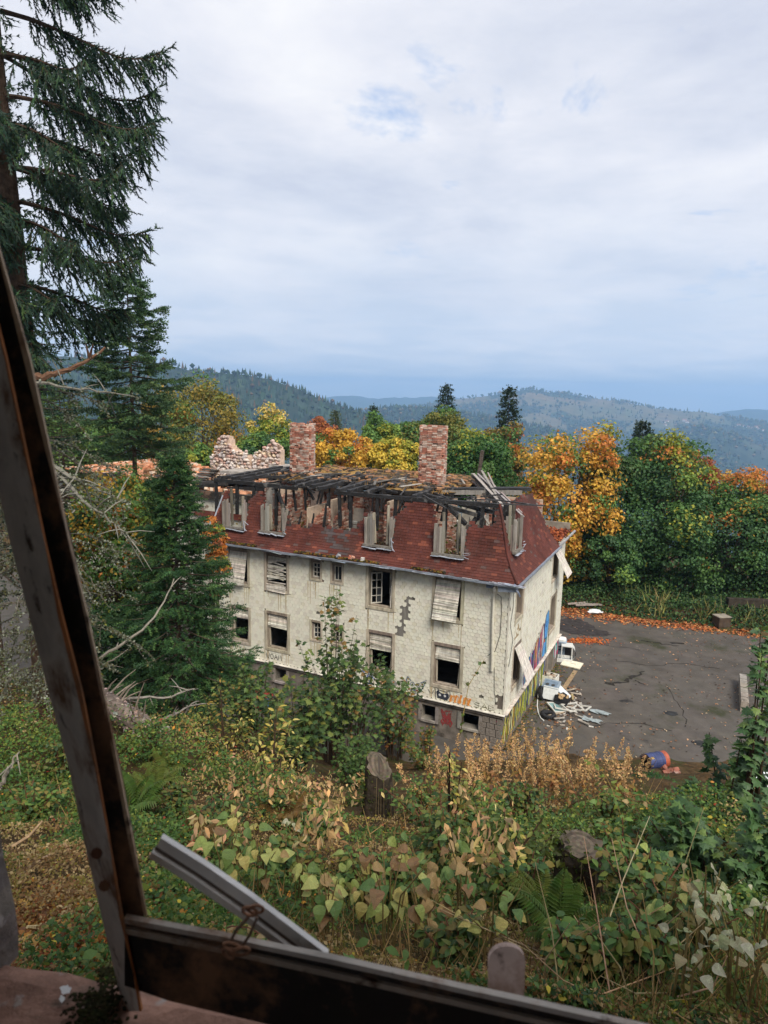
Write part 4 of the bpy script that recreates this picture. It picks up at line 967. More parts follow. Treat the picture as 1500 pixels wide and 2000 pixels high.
# ---- ruined stone walls behind, left wing
def stone_me_set():
    L = []
    for k in range(7):
        import bmesh
        bm = bmesh.new(); bmesh.ops.create_icosphere(bm, subdivisions=1, radius=0.5)
        v = np.array([q.co[:] for q in bm.verts]); f = [[q.index for q in p.verts] for p in bm.faces]; bm.free()
        v = np.sign(v) * np.abs(v) ** 0.75 * 0.62; v += rng.normal(size=v.shape) * 0.05
        b = MB(); b.add(v, f, [S(212, 196, 184), S(200, 176, 164), S(190, 180, 176), S(222, 210, 200), S(186, 150, 136), S(176, 158, 150), S(205, 185, 160)][k]); L.append(b.mesh('stone', M_stone))
    return L
STONES = stone_me_set()
def stone_wall(label, x0, x1, y, z0, prof, group_n, dpt=0.5):
    core = MB(); n = 24; us = np.linspace(x0, x1, n)
    for a, c in zip(us, us[1:]):
        zt = prof((a + c) / 2) - 0.18
        if zt > z0: core.box(((a + c) / 2, y + dpt / 2 + 0.09, (z0 + zt) / 2 + ZB), (c - a, dpt, zt - z0), col=S(196, 172, 152))
    w = core.build('stone_wall', M_plaster, house); w['label'] = label
    z = z0; n_ = 0
    while z < max(prof(u) for u in us):
        h = rng.uniform(0.14, 0.26); u = x0 + rng.uniform(-0.1, 0.1)
        while u < x1:
            wd = rng.uniform(0.14, 0.42)
            if z + h * 0.5 < prof(u + wd / 2) + rng.uniform(-0.12, 0.06):
                o = obj('stone', STONES[rng.integers(7)], w, None, (u + wd / 2, y + rng.uniform(0, 0.07), z + h / 2 + rng.normal() * 0.035 + ZB), (rng.normal() * 0.2, rng.normal() * 0.5, rng.normal() * 0.2)); o.scale = (wd * 1.28, 0.32, h * rng.uniform(1.1, 1.5)); n_ += 1
            u += wd * 0.96
        z += h * 0.94
    return w
def prof1(x): return np.interp(x, [-21.0, -20.7, -20.2, -19.85, -19.5, -19.3, -18.95, -18.7, -18.4, -18.1, -17.9], [8.3, 8.9, 9.9, 10.35, 10.3, 9.7, 9.5, 9.35, 9.2, 9.3, 8.6])
def prof2(x): return np.interp(x, [-17.9, -17.6, -17.1, -16.7, -16.4, -16.0, -15.9], [8.9, 9.4, 9.6, 9.95, 10.05, 9.8, 8.6])
stone_wall('jagged rubble-stone wall fragment with a stepped right shoulder', -20.9, -18.0, 7.0, 7.4, prof1, 1)
stone_wall('lower squared rubble-stone wall fragment beside the chimney', -17.85, -15.95, 7.2, 7.9, prof2, 1)
b = MB(); b.box((-16.9, 6.7, 8.25 + ZB), (4.0, 2.4, 0.14), R=Ry(-0.02), col=S(165, 158, 150)); b.box((-15.8, 7.6, 8.55 + ZB), (1.6, 1.0, 0.16), col=S(160, 154, 148)); b.build('concrete_slab', M_conc, house)
b = MB()
b.box((-24.5, 9.0, 3.4 + ZB), (17.5, 8.0, 6.8), col=SID * 0.7); b.box((-24.5, 9.0, 6.9 + ZB), (18.0, 8.4, 0.4), col=(0.04, 0.035, 0.03))
b.add([(-33.2, 4.9, 5.6 + ZB), (-15.6, 4.9, 5.6 + ZB), (-15.6, 5.4, 7.3 + ZB), (-33.2, 5.4, 7.3 + ZB)], [(0, 1, 2, 3)], tc_)
b.build('wing', M_plaster, house)
b = MB()
for k in range(2600):
    x, y = rng.uniform(-33, -16.5), rng.uniform(5.2, 12); mnd = 1.25 * math.exp(-((x + 25.2) / 2.3) ** 2 - ((y - 8.5) / 2.2) ** 2) + 0.5 * math.exp(-((x + 30) / 2.5) ** 2) + 0.1
    s = rng.uniform(0.1, 0.28); b.box((x, y, 7.1 + ZB + mnd * rng.uniform(0.6, 1)), (s * 1.5, s, s * 0.7), R=Rz(rng.uniform(0, 3)) @ Rx(rng.normal() * 0.5), col=[S(190, 130, 96), S(205, 150, 118), S(170, 120, 90), S(200, 180, 160), S(120, 90, 66)][rng.integers(5)])
for k in range(40): 
    a = (rng.uniform(-33, -17), rng.uniform(5.0, 6.5), 7.25 + ZB); b.beam(a, np.array(a) + (rng.uniform(1, 4), rng.uniform(-0.4, 0.6), rng.uniform(-0.1, 0.35)), 0.25, 0.2, col=CH * rng.uniform(0.8, 3), rough=0.2, seg=4)
b.build('wing_rubble', M_stone, house, kind='stuff')
b = MB()
for k in range(7): b.box((-21.3 + 0.1 * k, 6.2 + 0.1 * k, 7.3 + 0.13 * k + ZB), (1.0, 0.4, 0.07), col=S(140, 136, 130) * (1 if k % 2 else 0.3))
b.build('step', M_conc, house)

# rusty run-off under the windows
b = MB()
for pl, holes in (('f', FW_), ('g', GW_)):
    for h in holes.values():
        for k in range(7 if pl == 'f' else 5):
            u = rng.choice([h[0] + rng.normal() * 0.07, h[1] + rng.normal() * 0.07, rng.uniform(h[0], h[1])]); L = rng.uniform(0.25, 1.1); z1 = h[2] - 0.16; w = rng.uniform(0.012, 0.035)
            if z1 - L < 0.05: L = max(0.1, z1 - 0.08)
            b.add([P_(pl, u - w, 0.035, z1), P_(pl, u + w, 0.035, z1), P_(pl, u + w * 0.4, 0.035, z1 - L), P_(pl, u - w * 0.4, 0.035, z1 - L)], [(0, 1, 2, 3)], jit(S(192, 178, 146), 0.06, 1)[0])
b.build('rust_run', M_siding, house, kind='stuff')

# ---- graffiti: flat paint on the walls
def stroke(b, pl, pts, w, col, d=0.040):
    pts = np.array(pts, float); t = np.gradient(pts, axis=0); t = t / (np.linalg.norm(t, axis=1, keepdims=True) + 1e-9); nn = np.stack([-t[:, 1], t[:, 0]], -1)
    a = pts + nn * w / 2; c = pts - nn * w / 2; n = len(pts)
    V = [P_(pl, u, d, z) for u, z in a] + [P_(pl, u, d, z) for u, z in c]
    b.add(V, [(i, i + 1, n + i + 1, n + i) for i in range(n - 1)], col)
def fill(b, pl, pts, col, d=0.039): b.add([P_(pl, u, d, z) for u, z in pts], [tuple(range(len(pts)))], col)
def text(pl, word, u, z, h, w, col, glyphs, d=0.040, slant=0.0):
    b = MB()
    for k, ch in enumerate(word):
        for st_ in glyphs[ch]: stroke(b, pl, [(u + (k * 1.15 + x + slant * y) * w, z + y * h) for x, y in st_], h * 0.11, col, d)
    b.build('graffiti', M_paint, house)
GL = {'W': [[(0, 1), (.25, 0), (.5, .7), (.75, 0), (1, 1)]], 'O': [[(.5, 0), (.1, .3), (.1, .7), (.5, 1), (.9, .7), (.9, .3), (.5, 0)]], 'A': [[(0, 0), (.5, 1), (1, 0)], [(.2, .4), (.8, .4)]], 'M': [[(0, 0), (.2, 1), (.5, .3), (.8, 1), (1, 0)]],
      'T': [[(0, 1), (1, 1)], [(.5, 1), (.5, 0)]], 'R': [[(0, 0), (0, 1), (.8, .8), (0, .5), (.9, 0)]], 'K': [[(0, 0), (0, 1)], [(.9, 1), (0, .5), (.9, 0)]], 'S': [[(.9, .9), (.3, 1), (.1, .7), (.8, .4), (.7, .05), (0, .1)]], 'B': [[(0, 0), (0, 1), (.8, .75), (0, .5), (.9, .25), (0, 0)]],
      'N': [[(0, 0), (0, 1), (.9, 0), (.9, 1)]], 'I': [[(.5, 0), (.5, 1)]], 'E': [[(.9, 1), (0, 1), (0, 0), (.9, 0)], [(0, .5), (.7, .5)]], 'V': [[(0, 1), (.5, 0), (1, 1)]], 'U': [[(0, 1), (.1, .1), (.5, 0), (.9, .1), (1, 1)]], 'F': [[(0, 0), (0, 1), (.9, 1)], [(0, .5), (.7, .5)]]}
BLK = (0.025, 0.025, 0.03); BLU = S(50, 105, 200); ORG = S(214, 140, 70)
text('f', 'WOAM', -11.75, 0.20, 0.26, 0.20, BLK, GL); text('f', 'TAR', -6.55, 0.30, 0.30, 0.22, BLU, GL); text('f', 'BA', -6.4, 0.02, 0.2, 0.16, BLU, GL); text('f', 'SN', -8.2, 0.28, 0.24, 0.2, BLU, GL)
text('f', 'VUINE', -2.3, 0.10, 0.30, 0.17, ORG, GL); b = MB()
for k in range(5): stroke(b, 'f', [(-2.3 + 0.2 * k, 0.08), (-2.25 + 0.2 * k, 0.30), (-2.2 + 0.2 * k, 0.48 - 0.05 * abs(k - 2))], 0.09, ORG, 0.042)
b.build('graffiti', M_paint, house)
text('f', 'SAB', -1.25, 0.08, 0.22, 0.28, S(72, 70, 30), GL)
b = MB()                                   # grey-blue face doodle with pointed ear
ring = lambda u, z, r, q=1.0: [(u + r * math.cos(a), z + q * r * math.sin(a)) for a in np.linspace(0, 6.3, 14)]
GB = S(105, 120, 138)
stroke(b, 'f', [(-4.28, 0.80), (-4.35, 0.62), (-4.2, 0.25), (-3.95, 0.08), (-3.7, 0.18), (-3.5, 0.55), (-3.4, 0.80), (-3.68, 0.62)], 0.045, GB); stroke(b, 'f', [(-4.28, 0.80), (-4.12, 0.62)], 0.04, GB)
for u in (-4.05, -3.78): stroke(b, 'f', ring(u, 0.50, 0.09), 0.035, GB); fill(b, 'f', ring(u, 0.49, 0.035)[:-1], BLK)
fill(b, 'f', ring(-3.92, 0.24, 0.10, 0.6)[:-1], GB); b.build('graffiti', M_paint, house)
b = MB()                                   # dark cat face with white eyes
fill(b, 'f', [(-2.88, 0.12), (-2.42, 0.08), (-2.36, 0.36), (-2.44, 0.44), (-2.56, 0.36), (-2.74, 0.38), (-2.86, 0.50), (-2.93, 0.40)], S(52, 56, 66))
for u in (-2.77, -2.54): fill(b, 'f', ring(u, 0.28, 0.055)[:-1], S(205, 205, 205), 0.043)
stroke(b, 'f', [(-2.95, 0.10), (-3.0, 0.62), (-2.84, 0.50), (-2.48, 0.46), (-2.33, 0.56), (-2.30, 0.40), (-2.38, 0.2)], 0.03, BLK, 0.042); stroke(b, 'f', [(-3.3, 0.42), (-3.22, 0.28), (-3.1, 0.28), (-3.06, 0.42)], 0.03, S(110, 110, 105)); b.build('graffiti', M_paint, house)
b = MB()
fill(b, 'f', ring(-5.35, 0.28, 0.30, 0.9)[:-1], S(214, 178, 148)); b.build('graffiti', M_paint, house); b = MB(); fill(b, 'f', ring(-4.95, 0.33, 0.16, 1.0)[:-1], S(140, 140, 135), 0.041); b.build('graffiti', M_paint, house)
b = MB()                                   # red scrawl on the plinth
for k in range(16): stroke(b, 'f', [(-2.72 + rng.uniform(0, 0.55), rng.uniform(-1.05, -0.3)) for _ in range(4)], rng.uniform(0.02, 0.04), S(140, 62, 62), 0.012 + k * 0.0003)
for u in (-2.6, -2.25): stroke(b, 'f', [(u - 0.08, -0.9), (u, -1.08), (u + 0.08, -0.88), (u, -0.78), (u - 0.08, -0.9)], 0.05, S(148, 52, 54), 0.018)
stroke(b, 'f', [(-0.15, -0.4), (-0.05, -0.8), (-0.12, -1.2)], 0.10, S(70, 170, 165), 0.03); stroke(b, 'f', [(-0.3, -0.35), (-0.1, -0.3), (-0.02, -0.4)], 0.06, S(150, 60, 95), 0.03); b.build('graffiti', M_paint, house)
text('f', 'FRESI', -0.95, -0.12, 0.10, 0.13, BLK, GL, d=0.094)
b = MB(); pal = [S(150, 150, 140), S(120, 130, 130), S(60, 120, 190), S(110, 165, 205), S(170, 70, 95), S(210, 150, 175), S(70, 140, 100), S(225, 195, 90), S(200, 90, 60), S(90, 70, 130), S(205, 210, 215), S(60, 150, 150), S(190, 60, 120), S(235, 235, 230)]
for k in range(70):                        # bright mural bands on the lower gable wall
    y0 = 3.0 + 4.7 * k / 70 + rng.normal() * 0.05; top_ = lerp(0.85, 2.15, (y0 - 3.0) / 4.7) + 0.12 * math.sin(y0 * 5); w = rng.uniform(0.08, 0.2); z0 = 0.06
    ph = rng.uniform(0, 6); n = 7; zz = np.linspace(z0, top_ * rng.uniform(0.8, 1), n); stroke(b, 'g', [(y0 + 0.10 * math.sin(z_ * 3 + ph), z_) for z_ in zz], w, pal[rng.integers(len(pal))], 0.040 + 0.0001 * k)
for y0 in np.arange(3.0, 7.8, 0.55):       # dark outlines of the letters
    top_ = lerp(0.9, 2.2, (y0 - 3.0) / 4.7); stroke(b, 'g', [(y0, 0.06), (y0 + 0.05, top_ * 0.5), (y0 + 0.12, top_), (y0 + 0.35, top_ + 0.12), (y0 + 0.48, top_ * 0.8), (y0 + 0.5, 0.1)], 0.045, BLK, 0.049)
fill(b, 'g', [(6.9, 1.0), (7.5, 0.95), (7.75, 1.7), (7.6, 2.35), (7.1, 2.2), (6.85, 1.6)], S(88, 150, 205), 0.051); fill(b, 'g', [(6.6, 0.15), (7.2, 0.1), (7.35, 0.75), (6.8, 0.85)], S(88, 150, 205), 0.052)
stroke(b, 'g', ring(7.25, 1.7, 0.13), 0.05, S(40, 60, 130), 0.054); stroke(b, 'g', [(6.9, 1.0), (7.5, 0.95), (7.75, 1.7), (7.6, 2.35), (7.1, 2.2), (6.85, 1.6), (6.9, 1.0)], 0.04, BLK, 0.053); b.build('graffiti', M_paint, house)
b = MB(); pal2 = [S(185, 180, 70), S(150, 160, 60), S(120, 150, 160), S(80, 100, 70), S(205, 200, 150), S(90, 110, 150), S(160, 120, 60), S(60, 60, 60), S(195, 190, 90)]
for k in range(120):
    y0 = rng.uniform(0.1, 7.6); zz = np.linspace(rng.uniform(-1.55, -1.0), rng.uniform(-0.6, -0.18), 6); ph = rng.uniform(0, 6)
    stroke(b, 'g', [(y0 + 0.07 * math.sin(z_ * 6 + ph), z_) for z_ in zz], rng.uniform(0.05, 0.14), pal2[rng.integers(len(pal2))], 0.008 + 0.0001 * k)
b.build('graffiti', M_paint, house); b = MB()
for k in range(14):
    y0 = rng.uniform(9.6, 10.7); zz = np.linspace(rng.uniform(-1.3, -0.7), rng.uniform(-0.6, -0.2), 4); stroke(b, 'g', [(y0 + 0.05 * math.sin(z_ * 6), z_) for z_ in zz], 0.16, [S(190, 50, 110), S(80, 160, 150), S(190, 185, 190), S(170, 60, 70)][rng.integers(4)], 0.021 + 0.0002 * k)
b.build('graffiti', M_paint, house)
# ------------------------------------------------------------------ things lying about in the yard
def R3(o, rot): o.rotation_euler = rot; return o
def rbox_v(w, d, h, r, taper=1.0, n=4):  # rounded-corner tub outline
    a = []
    for cx, cy, a0 in ((w / 2 - r, d / 2 - r, 0), (-w / 2 + r, d / 2 - r, 90), (-w / 2 + r, -d / 2 + r, 180), (w / 2 - r, -d / 2 + r, 270)):
        for k in range(n): t = math.radians(a0 + 90 * k / (n - 1)); a.append((cx + r * math.cos(t), cy + r * math.sin(t)))
    a = np.array(a); m_ = len(a)
    V = np.concatenate([np.c_[a * taper, np.zeros(m_)], np.c_[a, np.full(m_, h)]])
    F = [(i, (i + 1) % m_, m_ + (i + 1) % m_, m_ + i) for i in range(m_)]; return V, F, m_
p = on_ground(1093, 1280); t = thing('plastic_bin', 'grey rounded plastic bin marked with a dark letter F beside the gable wall', 'bin', p, -0.35)
b = MB(); V, F, m_ = rbox_v(0.62, 0.55, 0.85, 0.12, 0.9); b.add(V, F + [tuple(range(m_ - 1, -1, -1))], S(128, 142, 158)); b.build('tub', M_plastic, t)
b = MB(); V, F, m_ = rbox_v(0.68, 0.61, 0.07, 0.13); b.add(V + [0, 0, 0.86], F + [tuple(range(m_, 2 * m_)), tuple(range(m_ - 1, -1, -1))], S(150, 165, 180)); b.build('rim', M_plastic, t)
b = MB(); V, F, m_ = rbox_v(0.56, 0.5, 0.10, 0.16); b.add((V + [0.02, 0.05, 0.94]) @ Rx(0.06).T, F + [tuple(range(m_, 2 * m_))], S(225, 226, 222)); b.build('lid', M_plastic, t)
b = MB()
for x0, x1, z0, z1 in ((-0.17, -0.10, 0.22, 0.66), (-0.10, 0.12, 0.60, 0.66), (-0.10, 0.06, 0.42, 0.48)): b.box(((x0 + x1) / 2, -0.278 + 0.0, (z0 + z1) / 2), (x1 - x0, 0.03, z1 - z0), R=Rx(-0.03), col=(0.03, 0.03, 0.035))
b.build('letter', M_paint, t)
p = on_ground(1106, 1286); t = thing('washer_casing', 'white open washing-machine casing standing empty beside the grey bin', 'appliance', p, -0.25)
b = MB(); wht = S(205, 206, 202); b.box((0, 0, 0.80), (0.62, 0.60, 0.05), col=wht); b.build('top_panel', M_plastic, t)
b = MB()
for x in (-0.28, 0.28):
    for y in (-0.27, 0.27): b.box((x, y, 0.39), (0.05, 0.05, 0.77), col=wht)
b.box((0, -0.27, 0.04), (0.5, 0.05, 0.06), col=wht); b.build('casing_frame', M_plastic, t)
b = MB(); a_ = np.linspace(-1.2, 1.2, 9); V = [(0.24 + 0.22 * math.cos(q), y, 0.40 + 0.36 * math.sin(q) / math.sin(1.2)) for y in (-0.27, 0.27) for q in a_]; b.add(V, [(i, i + 1, 10 + i, 9 + i) for i in range(8)], wht); b.build('side_panel', M_plastic, t)
b = MB(); b.tube([(0.47, -0.12 + 0.0, 0.42), (0.50, -0.12, 0.42)], 0.17, 14, col=(0.05, 0.05, 0.055)); b.build('porthole', M_rubber, t)
b = MB(); b.box((0.0, 0.2, 0.42), (0.46, 0.04, 0.62), col=(0.05, 0.05, 0.055)); b.build('back_panel', M_rubber, t)
p = on_ground(1101, 1291); t = thing('sink_tray', 'low grey sink tray with a pale front edge lying under the washer casing', 'sink', p, -0.3)
b = MB()
b.box((0, 0, 0.05), (0.8, 0.55, 0.06), col=S(120, 128, 135))
for x, y, w, d in ((0, -0.29, 0.86, 0.04), (0, 0.29, 0.86, 0.04), (-0.42, 0, 0.04, 0.54), (0.42, 0, 0.04, 0.54)): b.box((x, y, 0.13), (w, d, 0.22), col=S(215, 215, 210))
b.build('basin', M_plastic, t); b = MB(); b.tube([(0.05, 0, 0.08), (0.05, 0, 0.09)], 0.05, 8, col=(0.05,) * 3); b.build('drain', M_metal, t)
p = on_ground(1117, 1299); b = MB(); b.box((0, 0, 0.06), (1.05, 0.9, 0.05), R=Ry(0.03), col=S(224, 218, 196)); b.box((0.05, 0.02, 0.089), (0.3, 0.02, 0.006), R=Ry(0.03), col=S(120, 110, 95)); o = b.build('cabinet_door', M_plastic); o.location = p; o.rotation_euler = (0, 0, -0.5); tag(o, 'cream flat cabinet door lying on the asphalt at the end of the long plank', 'panel')
q0, q1 = on_ground(1124, 1311), on_ground(1101, 1346); b = MB(); c_ = (q0 + q1) / 2; b.beam(q0 - c_ + [0, 0, 0.03], q1 - c_ + [0, 0, 0.03], 0.22, 0.03, col=S(150, 128, 100), seg=5, rough=0.04); o = b.build('ground_plank', M_wood); o.location = c_; tag(o, 'long brown plank lying flat from the cream door towards the debris heap', 'plank')
p = on_ground(1076, 1362); t = thing('broken_cooker', 'tipped white cooker with grey glass top and bent side panel by the wall', 'cooker', p, -0.5)
gl_ = S(150, 165, 178)
b = MB(); b.box((0, 0, 0.42), (0.75, 0.62, 0.55), R=Rx(0.25), col=S(196, 204, 208)); b.build('body', M_plastic, t)
b = MB(); b.box((0, -0.08, 0.73), (0.80, 0.66, 0.04), R=Rx(0.25), col=gl_); b.box((0.0, -0.1, 0.755), (0.62, 0.46, 0.012), R=Rx(0.25), col=S(128, 146, 164)); b.build('glass_top', M_metal, t)
b = MB(); b.box((0.08, -0.46, 0.42), (0.72, 0.04, 0.62), R=Rx(-0.35), col=S(214, 218, 218)); b.build('door', M_plastic, t)
b = MB(); b.box((0.62, 0.0, 0.38), (0.03, 0.6, 0.7), R=Ry(-0.9), col=S(205, 210, 212)); b.build('side_panel', M_plastic, t)
for x in (-0.16, 0.12):
    b = MB(); b.tube([(x, -0.2, 0.745), (x, -0.2, 0.76)], 0.09, 10, col=(0.06,) * 3); b.build('burner', M_rubber, t)
p = on_ground(1070, 1340); t = thing('white_cabinet', 'white open cabinet carcass full of rubble behind the tipped cooker', 'cabinet', p, -0.55)
for x, y, w, d in ((0, -0.3, 0.9, 0.03), (0, 0.3, 0.9, 0.03), (-0.45, 0, 0.03, 0.57), (0.45, 0, 0.03, 0.57)):
    b = MB(); b.box((x, y, 0.33), (w, d, 0.62), col=S(222, 220, 210)); b.build('panel', M_plastic, t)
b = MB()
for k in range(40): b.box((rng.uniform(-0.38, 0.38), rng.uniform(-0.24, 0.24), 0.45 + rng.uniform(0, 0.18)), rng.uniform(0.04, 0.2, 3), R=Rz(rng.uniform(0, 3)), col=[S(190, 180, 165), S(120, 90, 70), S(170, 150, 130), S(60, 55, 50)][rng.integers(4)])
b.build('rubble_fill', M_stone, t, kind='stuff')
def tyre(b, R, r, n=20, m_=8):
    V = []
    for i in range(n):
        a = 2 * math.pi * i / n
        for j in range(m_): q = 2 * math.pi * j / m_; rr = R + r * math.cos(q); V.append((rr * math.cos(a), rr * math.sin(a), 1.05 * r * math.copysign(abs(math.sin(q)) ** 0.6, math.sin(q))))
    F = [(i * m_ + j, ((i + 1) % n) * m_ + j, ((i + 1) % n) * m_ + (j + 1) % m_, i * m_ + (j + 1) % m_) for i in range(n) for j in range(m_)]
    b.add(V, F, (0.02, 0.02, 0.022))
def tyre_thing(px, py, label, rot, lift):
    p = on_ground(px, py); t = thing('tyre', label, 'tyre', p); b = MB(); tyre(b, 0.25, 0.095); t.rotation_euler = rot; t.location = tuple(p + [0, 0, lift])
    b.build('tread', M_rubber, t, smooth=True)
    b = MB()
    for k in range(22): a = 2 * math.pi * k / 22; b.box((0.342 * math.cos(a), 0.342 * math.sin(a), 0), (0.02, 0.05, 0.15), R=Rz(a), col=(0.015,) * 3)
    b.build('lug', M_rubber, t); return t
tyre_thing(1070, 1400, 'black tyre lying flat on the mossy strip near the house corner', (0.05, 0.03, 0), 0.10)
tyre_thing(1057, 1365, 'black wheel leaning upright against the wall beside the cooker', (1.35, 0.0, 1.1), 0.30)
tyre_thing(532, 1352, 'black tyre leaning by the cellar at the left end of the house', (0.9, 0.2, 0.4), 0.3)
p = on_ground(1098, 1377); t = thing('black_sack', 'torn black sack with tan stuffing among the debris', 'sack', p)
import bmesh
bm = bmesh.new(); bmesh.ops.create_icosphere(bm, subdivisions=2, radius=0.36); v = np.array([q.co[:] for q in bm.verts]); f = [[q.index for q in z.verts] for z in bm.faces]; bm.free()
v = v * (1 + 0.16 * rng.normal(size=(len(v), 1))); v[:, 2] = v[:, 2] * 0.8 + 0.26; b = MB(); b.add(v, f, (0.015, 0.015, 0.017)); b.build('bag', M_rubber, t)
b = MB()
for k in range(14): b.box((rng.uniform(-0.2, 0.2), rng.uniform(-0.3, -0.05), 0.48 + rng.uniform(0, 0.1)), (0.14, 0.1, 0.05), R=Rz(rng.uniform(0, 3)) @ Rx(rng.normal() * 0.5), col=S(200, 170, 130))
b.build('stuffing', M_litter, t)
P = np.array([on_ground(*q) + [0, 0, 0.04] for q in ((1056, 1335), (1053, 1350), (1050, 1365), (1049, 1380), (1051, 1393), (1056, 1404), (1062, 1409))]); P[0, 2] += 0.9; P[1, 2] += 0.3
b = MB(); b.tube(P, 0.025, 6, col=S(225, 225, 222)); o = b.build('hose', M_plastic); tag(o, 'white hose curling from the graffiti wall down across the mossy strip', 'hose')
FRM = ((1086, 1386, 0.55, 0.75, 0.3, 'white window frame with glass left in it, nearest the tyre'), (1103, 1387, 0.95, 0.6, -0.15, 'white window frame in the middle of the four on the debris'), (1118, 1386, 0.9, 0.6, 0.5, 'white window frame overlapping the rightmost one'), (1135, 1387, 0.75, 0.65, 0.95, 'white empty window frame at the right end of the debris'))
for k, (px, py, w, h, rz, lb) in enumerate(FRM):
    p = on_ground(px, py); t = thing('window_frame', lb, 'window frame', p + [0, 0, 0.12], rz, 'cast-off window frames'); t.rotation_euler = (0.15 * (-1) ** k, 0.12, rz)
    for x, y, ww, hh in ((0, -h / 2, w + 0.06, 0.06), (0, h / 2, w + 0.06, 0.06), (-w / 2, 0, 0.06, h - 0.06), (w / 2, 0, 0.06, h - 0.06)):
        b = MB(); b.box((x, y, 0), (ww, hh, 0.055), col=S(196, 194, 186)); b.build('frame_bar', M_plastic, t)
    if k == 0: b = MB(); b.box((0, 0, 0), (w - 0.06, h - 0.06, 0.008), col=S(120, 150, 150)); b.build('pane', M_glass, t)
PLK = ((1112, 1353, 1.0, 0.3, (190, 176, 156)), (1125, 1358, 0.7, -0.2, (210, 196, 178)), (1108, 1365, 0.9, 0.8, (170, 140, 110)), (1118, 1366, 0.8, 1.4, (196, 176, 130)), (1092, 1395, 1.9, 0.6, (205, 186, 160)), (1132, 1401, 0.5, 2.3, (190, 180, 165)), (1092, 1408, 0.7, 0.3, (188, 182, 172)), (1140, 1415, 0.7, 2.3, (180, 172, 160)), (1104, 1372, 0.8, 2.0, (160, 130, 100)), (1121, 1349, 0.8, 2.6, (150, 110, 84)))
for (px, py, L_, rz, c_), lb_ in zip(PLK, ['short grey-white board at the upper edge of the debris heap', 'pale pinkish board at the right of the debris heap', 'tan board lying just behind the black sack', 'yellowish board right of the black sack', 'longest pale board, lying across between tyre and window frames', 'stubby pale board alone right of the plastic sheets', 'pale board scrap below the tyre', 'grey board scrap lowest by the plastic sheets', 'tan-brown board between the sack and the window frames', 'brown board topmost right in the debris heap']):
    p = on_ground(px, py); b = MB(); b.box((0, 0, 0.05), (L_ * 0.75, 0.10, 0.03), R=Ry(rng.normal() * 0.06), col=S(*c_, 0.62)); o = b.build('broken_board', M_wood); o.location = p + np.array([0, 0, rng.uniform(0, 0.1)]); o.rotation_euler = (0, 0, rz); tag(o, lb_, 'board', 'broken boards of the debris heap')
for px, py, lb in ((1172, 1394, 'upper crumpled sheet of clear plastic on the asphalt right of the frames'), (1154, 1408, 'lower crumpled sheet of clear plastic on the asphalt below the frames')):
    p = on_ground(px, py); n = 7; gx, gy = np.meshgrid(np.linspace(-0.4, 0.4, n), np.linspace(-0.18, 0.18, n)); gz = 0.05 + 0.05 * rng.random((n, n)); i = np.arange(n - 1)[:, None] * n + np.arange(n - 1)[None]
    b = MB(); b.add(np.stack([gx + 0.06 * rng.normal(size=(n, n)), gy + 0.05 * rng.normal(size=(n, n)), gz], -1).reshape(-1, 3), np.stack([i, i + 1, i + n + 1, i + n], -1).reshape(-1, 4), S(140, 150, 152)); o = b.build('plastic_sheet', M_plastic); o.location = p; o.rotation_euler = (0, 0, -0.5); tag(o, lb, 'plastic sheet')
b = MB()
for k in range(260):
    px, py = (rng.normal(1108, 17), rng.normal(1372, 15)) if k < 190 else (rng.normal(1112, 24), rng.normal(1402, 12))
    p = on_ground(min(px, 1190), py); s = rng.uniform(0.03, 0.10); b.box(p + [0, 0, s * 0.3], (s * rng.uniform(1, 3), s, s * 0.4), R=Rz(rng.uniform(0, 3)) @ Rx(rng.normal() * 0.3), col=[S(170, 160, 148), S(130, 106, 84), S(104, 76, 58), S(180, 176, 168), S(80, 72, 66)][rng.integers(5)])
b.build('debris', M_stone, kind='stuff')
p = on_ground(1279, 1500); t = thing('oil_drum', 'rusty blue oil drum lying on its side with torn end and orange base', 'drum', p + [0, 0, 0.31], 0.30)
n = 22; th = np.linspace(0, 2 * math.pi, n, endpoint=False)
def ring_(x, r): return np.stack([np.full(n, x), r * np.cos(th), r * np.sin(th)], -1)
def drum(b, xs_, rs_, col):
    V = np.concatenate([ring_(x, r) for x, r in zip(xs_, rs_)]); F = [(i * n + j, i * n + (j + 1) % n, (i + 1) * n + (j + 1) % n, (i + 1) * n + j) for i in range(len(xs_) - 1) for j in range(n)]; b.add(V, F, col)
Mdr = mat('drum_paint', 0.55, 0.4, noise=(5, 0.3), bump=(14, 0.3), stain=[(3.0, 0.58, 0.66, (0.12, 0.06, 0.035)), (7, 0.62, 0.7, (0.10, 0.11, 0.13))])
b = MB(); drum(b, [-0.42, -0.16, -0.14, -0.12, 0.10, 0.12, 0.14, 0.24], [0.295, 0.295, 0.31, 0.295, 0.295, 0.31, 0.295, 0.295], S(56, 66, 106)); drum(b, [-0.42, 0.2], [0.285, 0.285], (0.03, 0.025, 0.02)); b.build('barrel_wall', Mdr, t, smooth=False)
b = MB(); drum(b, [0.24, 0.40, 0.42], [0.296, 0.296, 0.30], S(164, 82, 58)); b.add(ring_(0.40, 0.29), [tuple(range(n))], S(150, 74, 54)); b.build('base_end', Mdr, t)
b = MB()
for k in range(7): a = 0.4 + k * 0.42; b.beam((-0.42, 0.28 * math.cos(a), 0.28 * math.sin(a)), (-0.52 + 0.05 * rng.random(), 0.2 * math.cos(a), 0.2 * math.sin(a)), 0.13, 0.012, col=S(58, 44, 36))
b.build('torn_edge', Mdr, t)
p = on_ground(1304, 1508); b = MB()
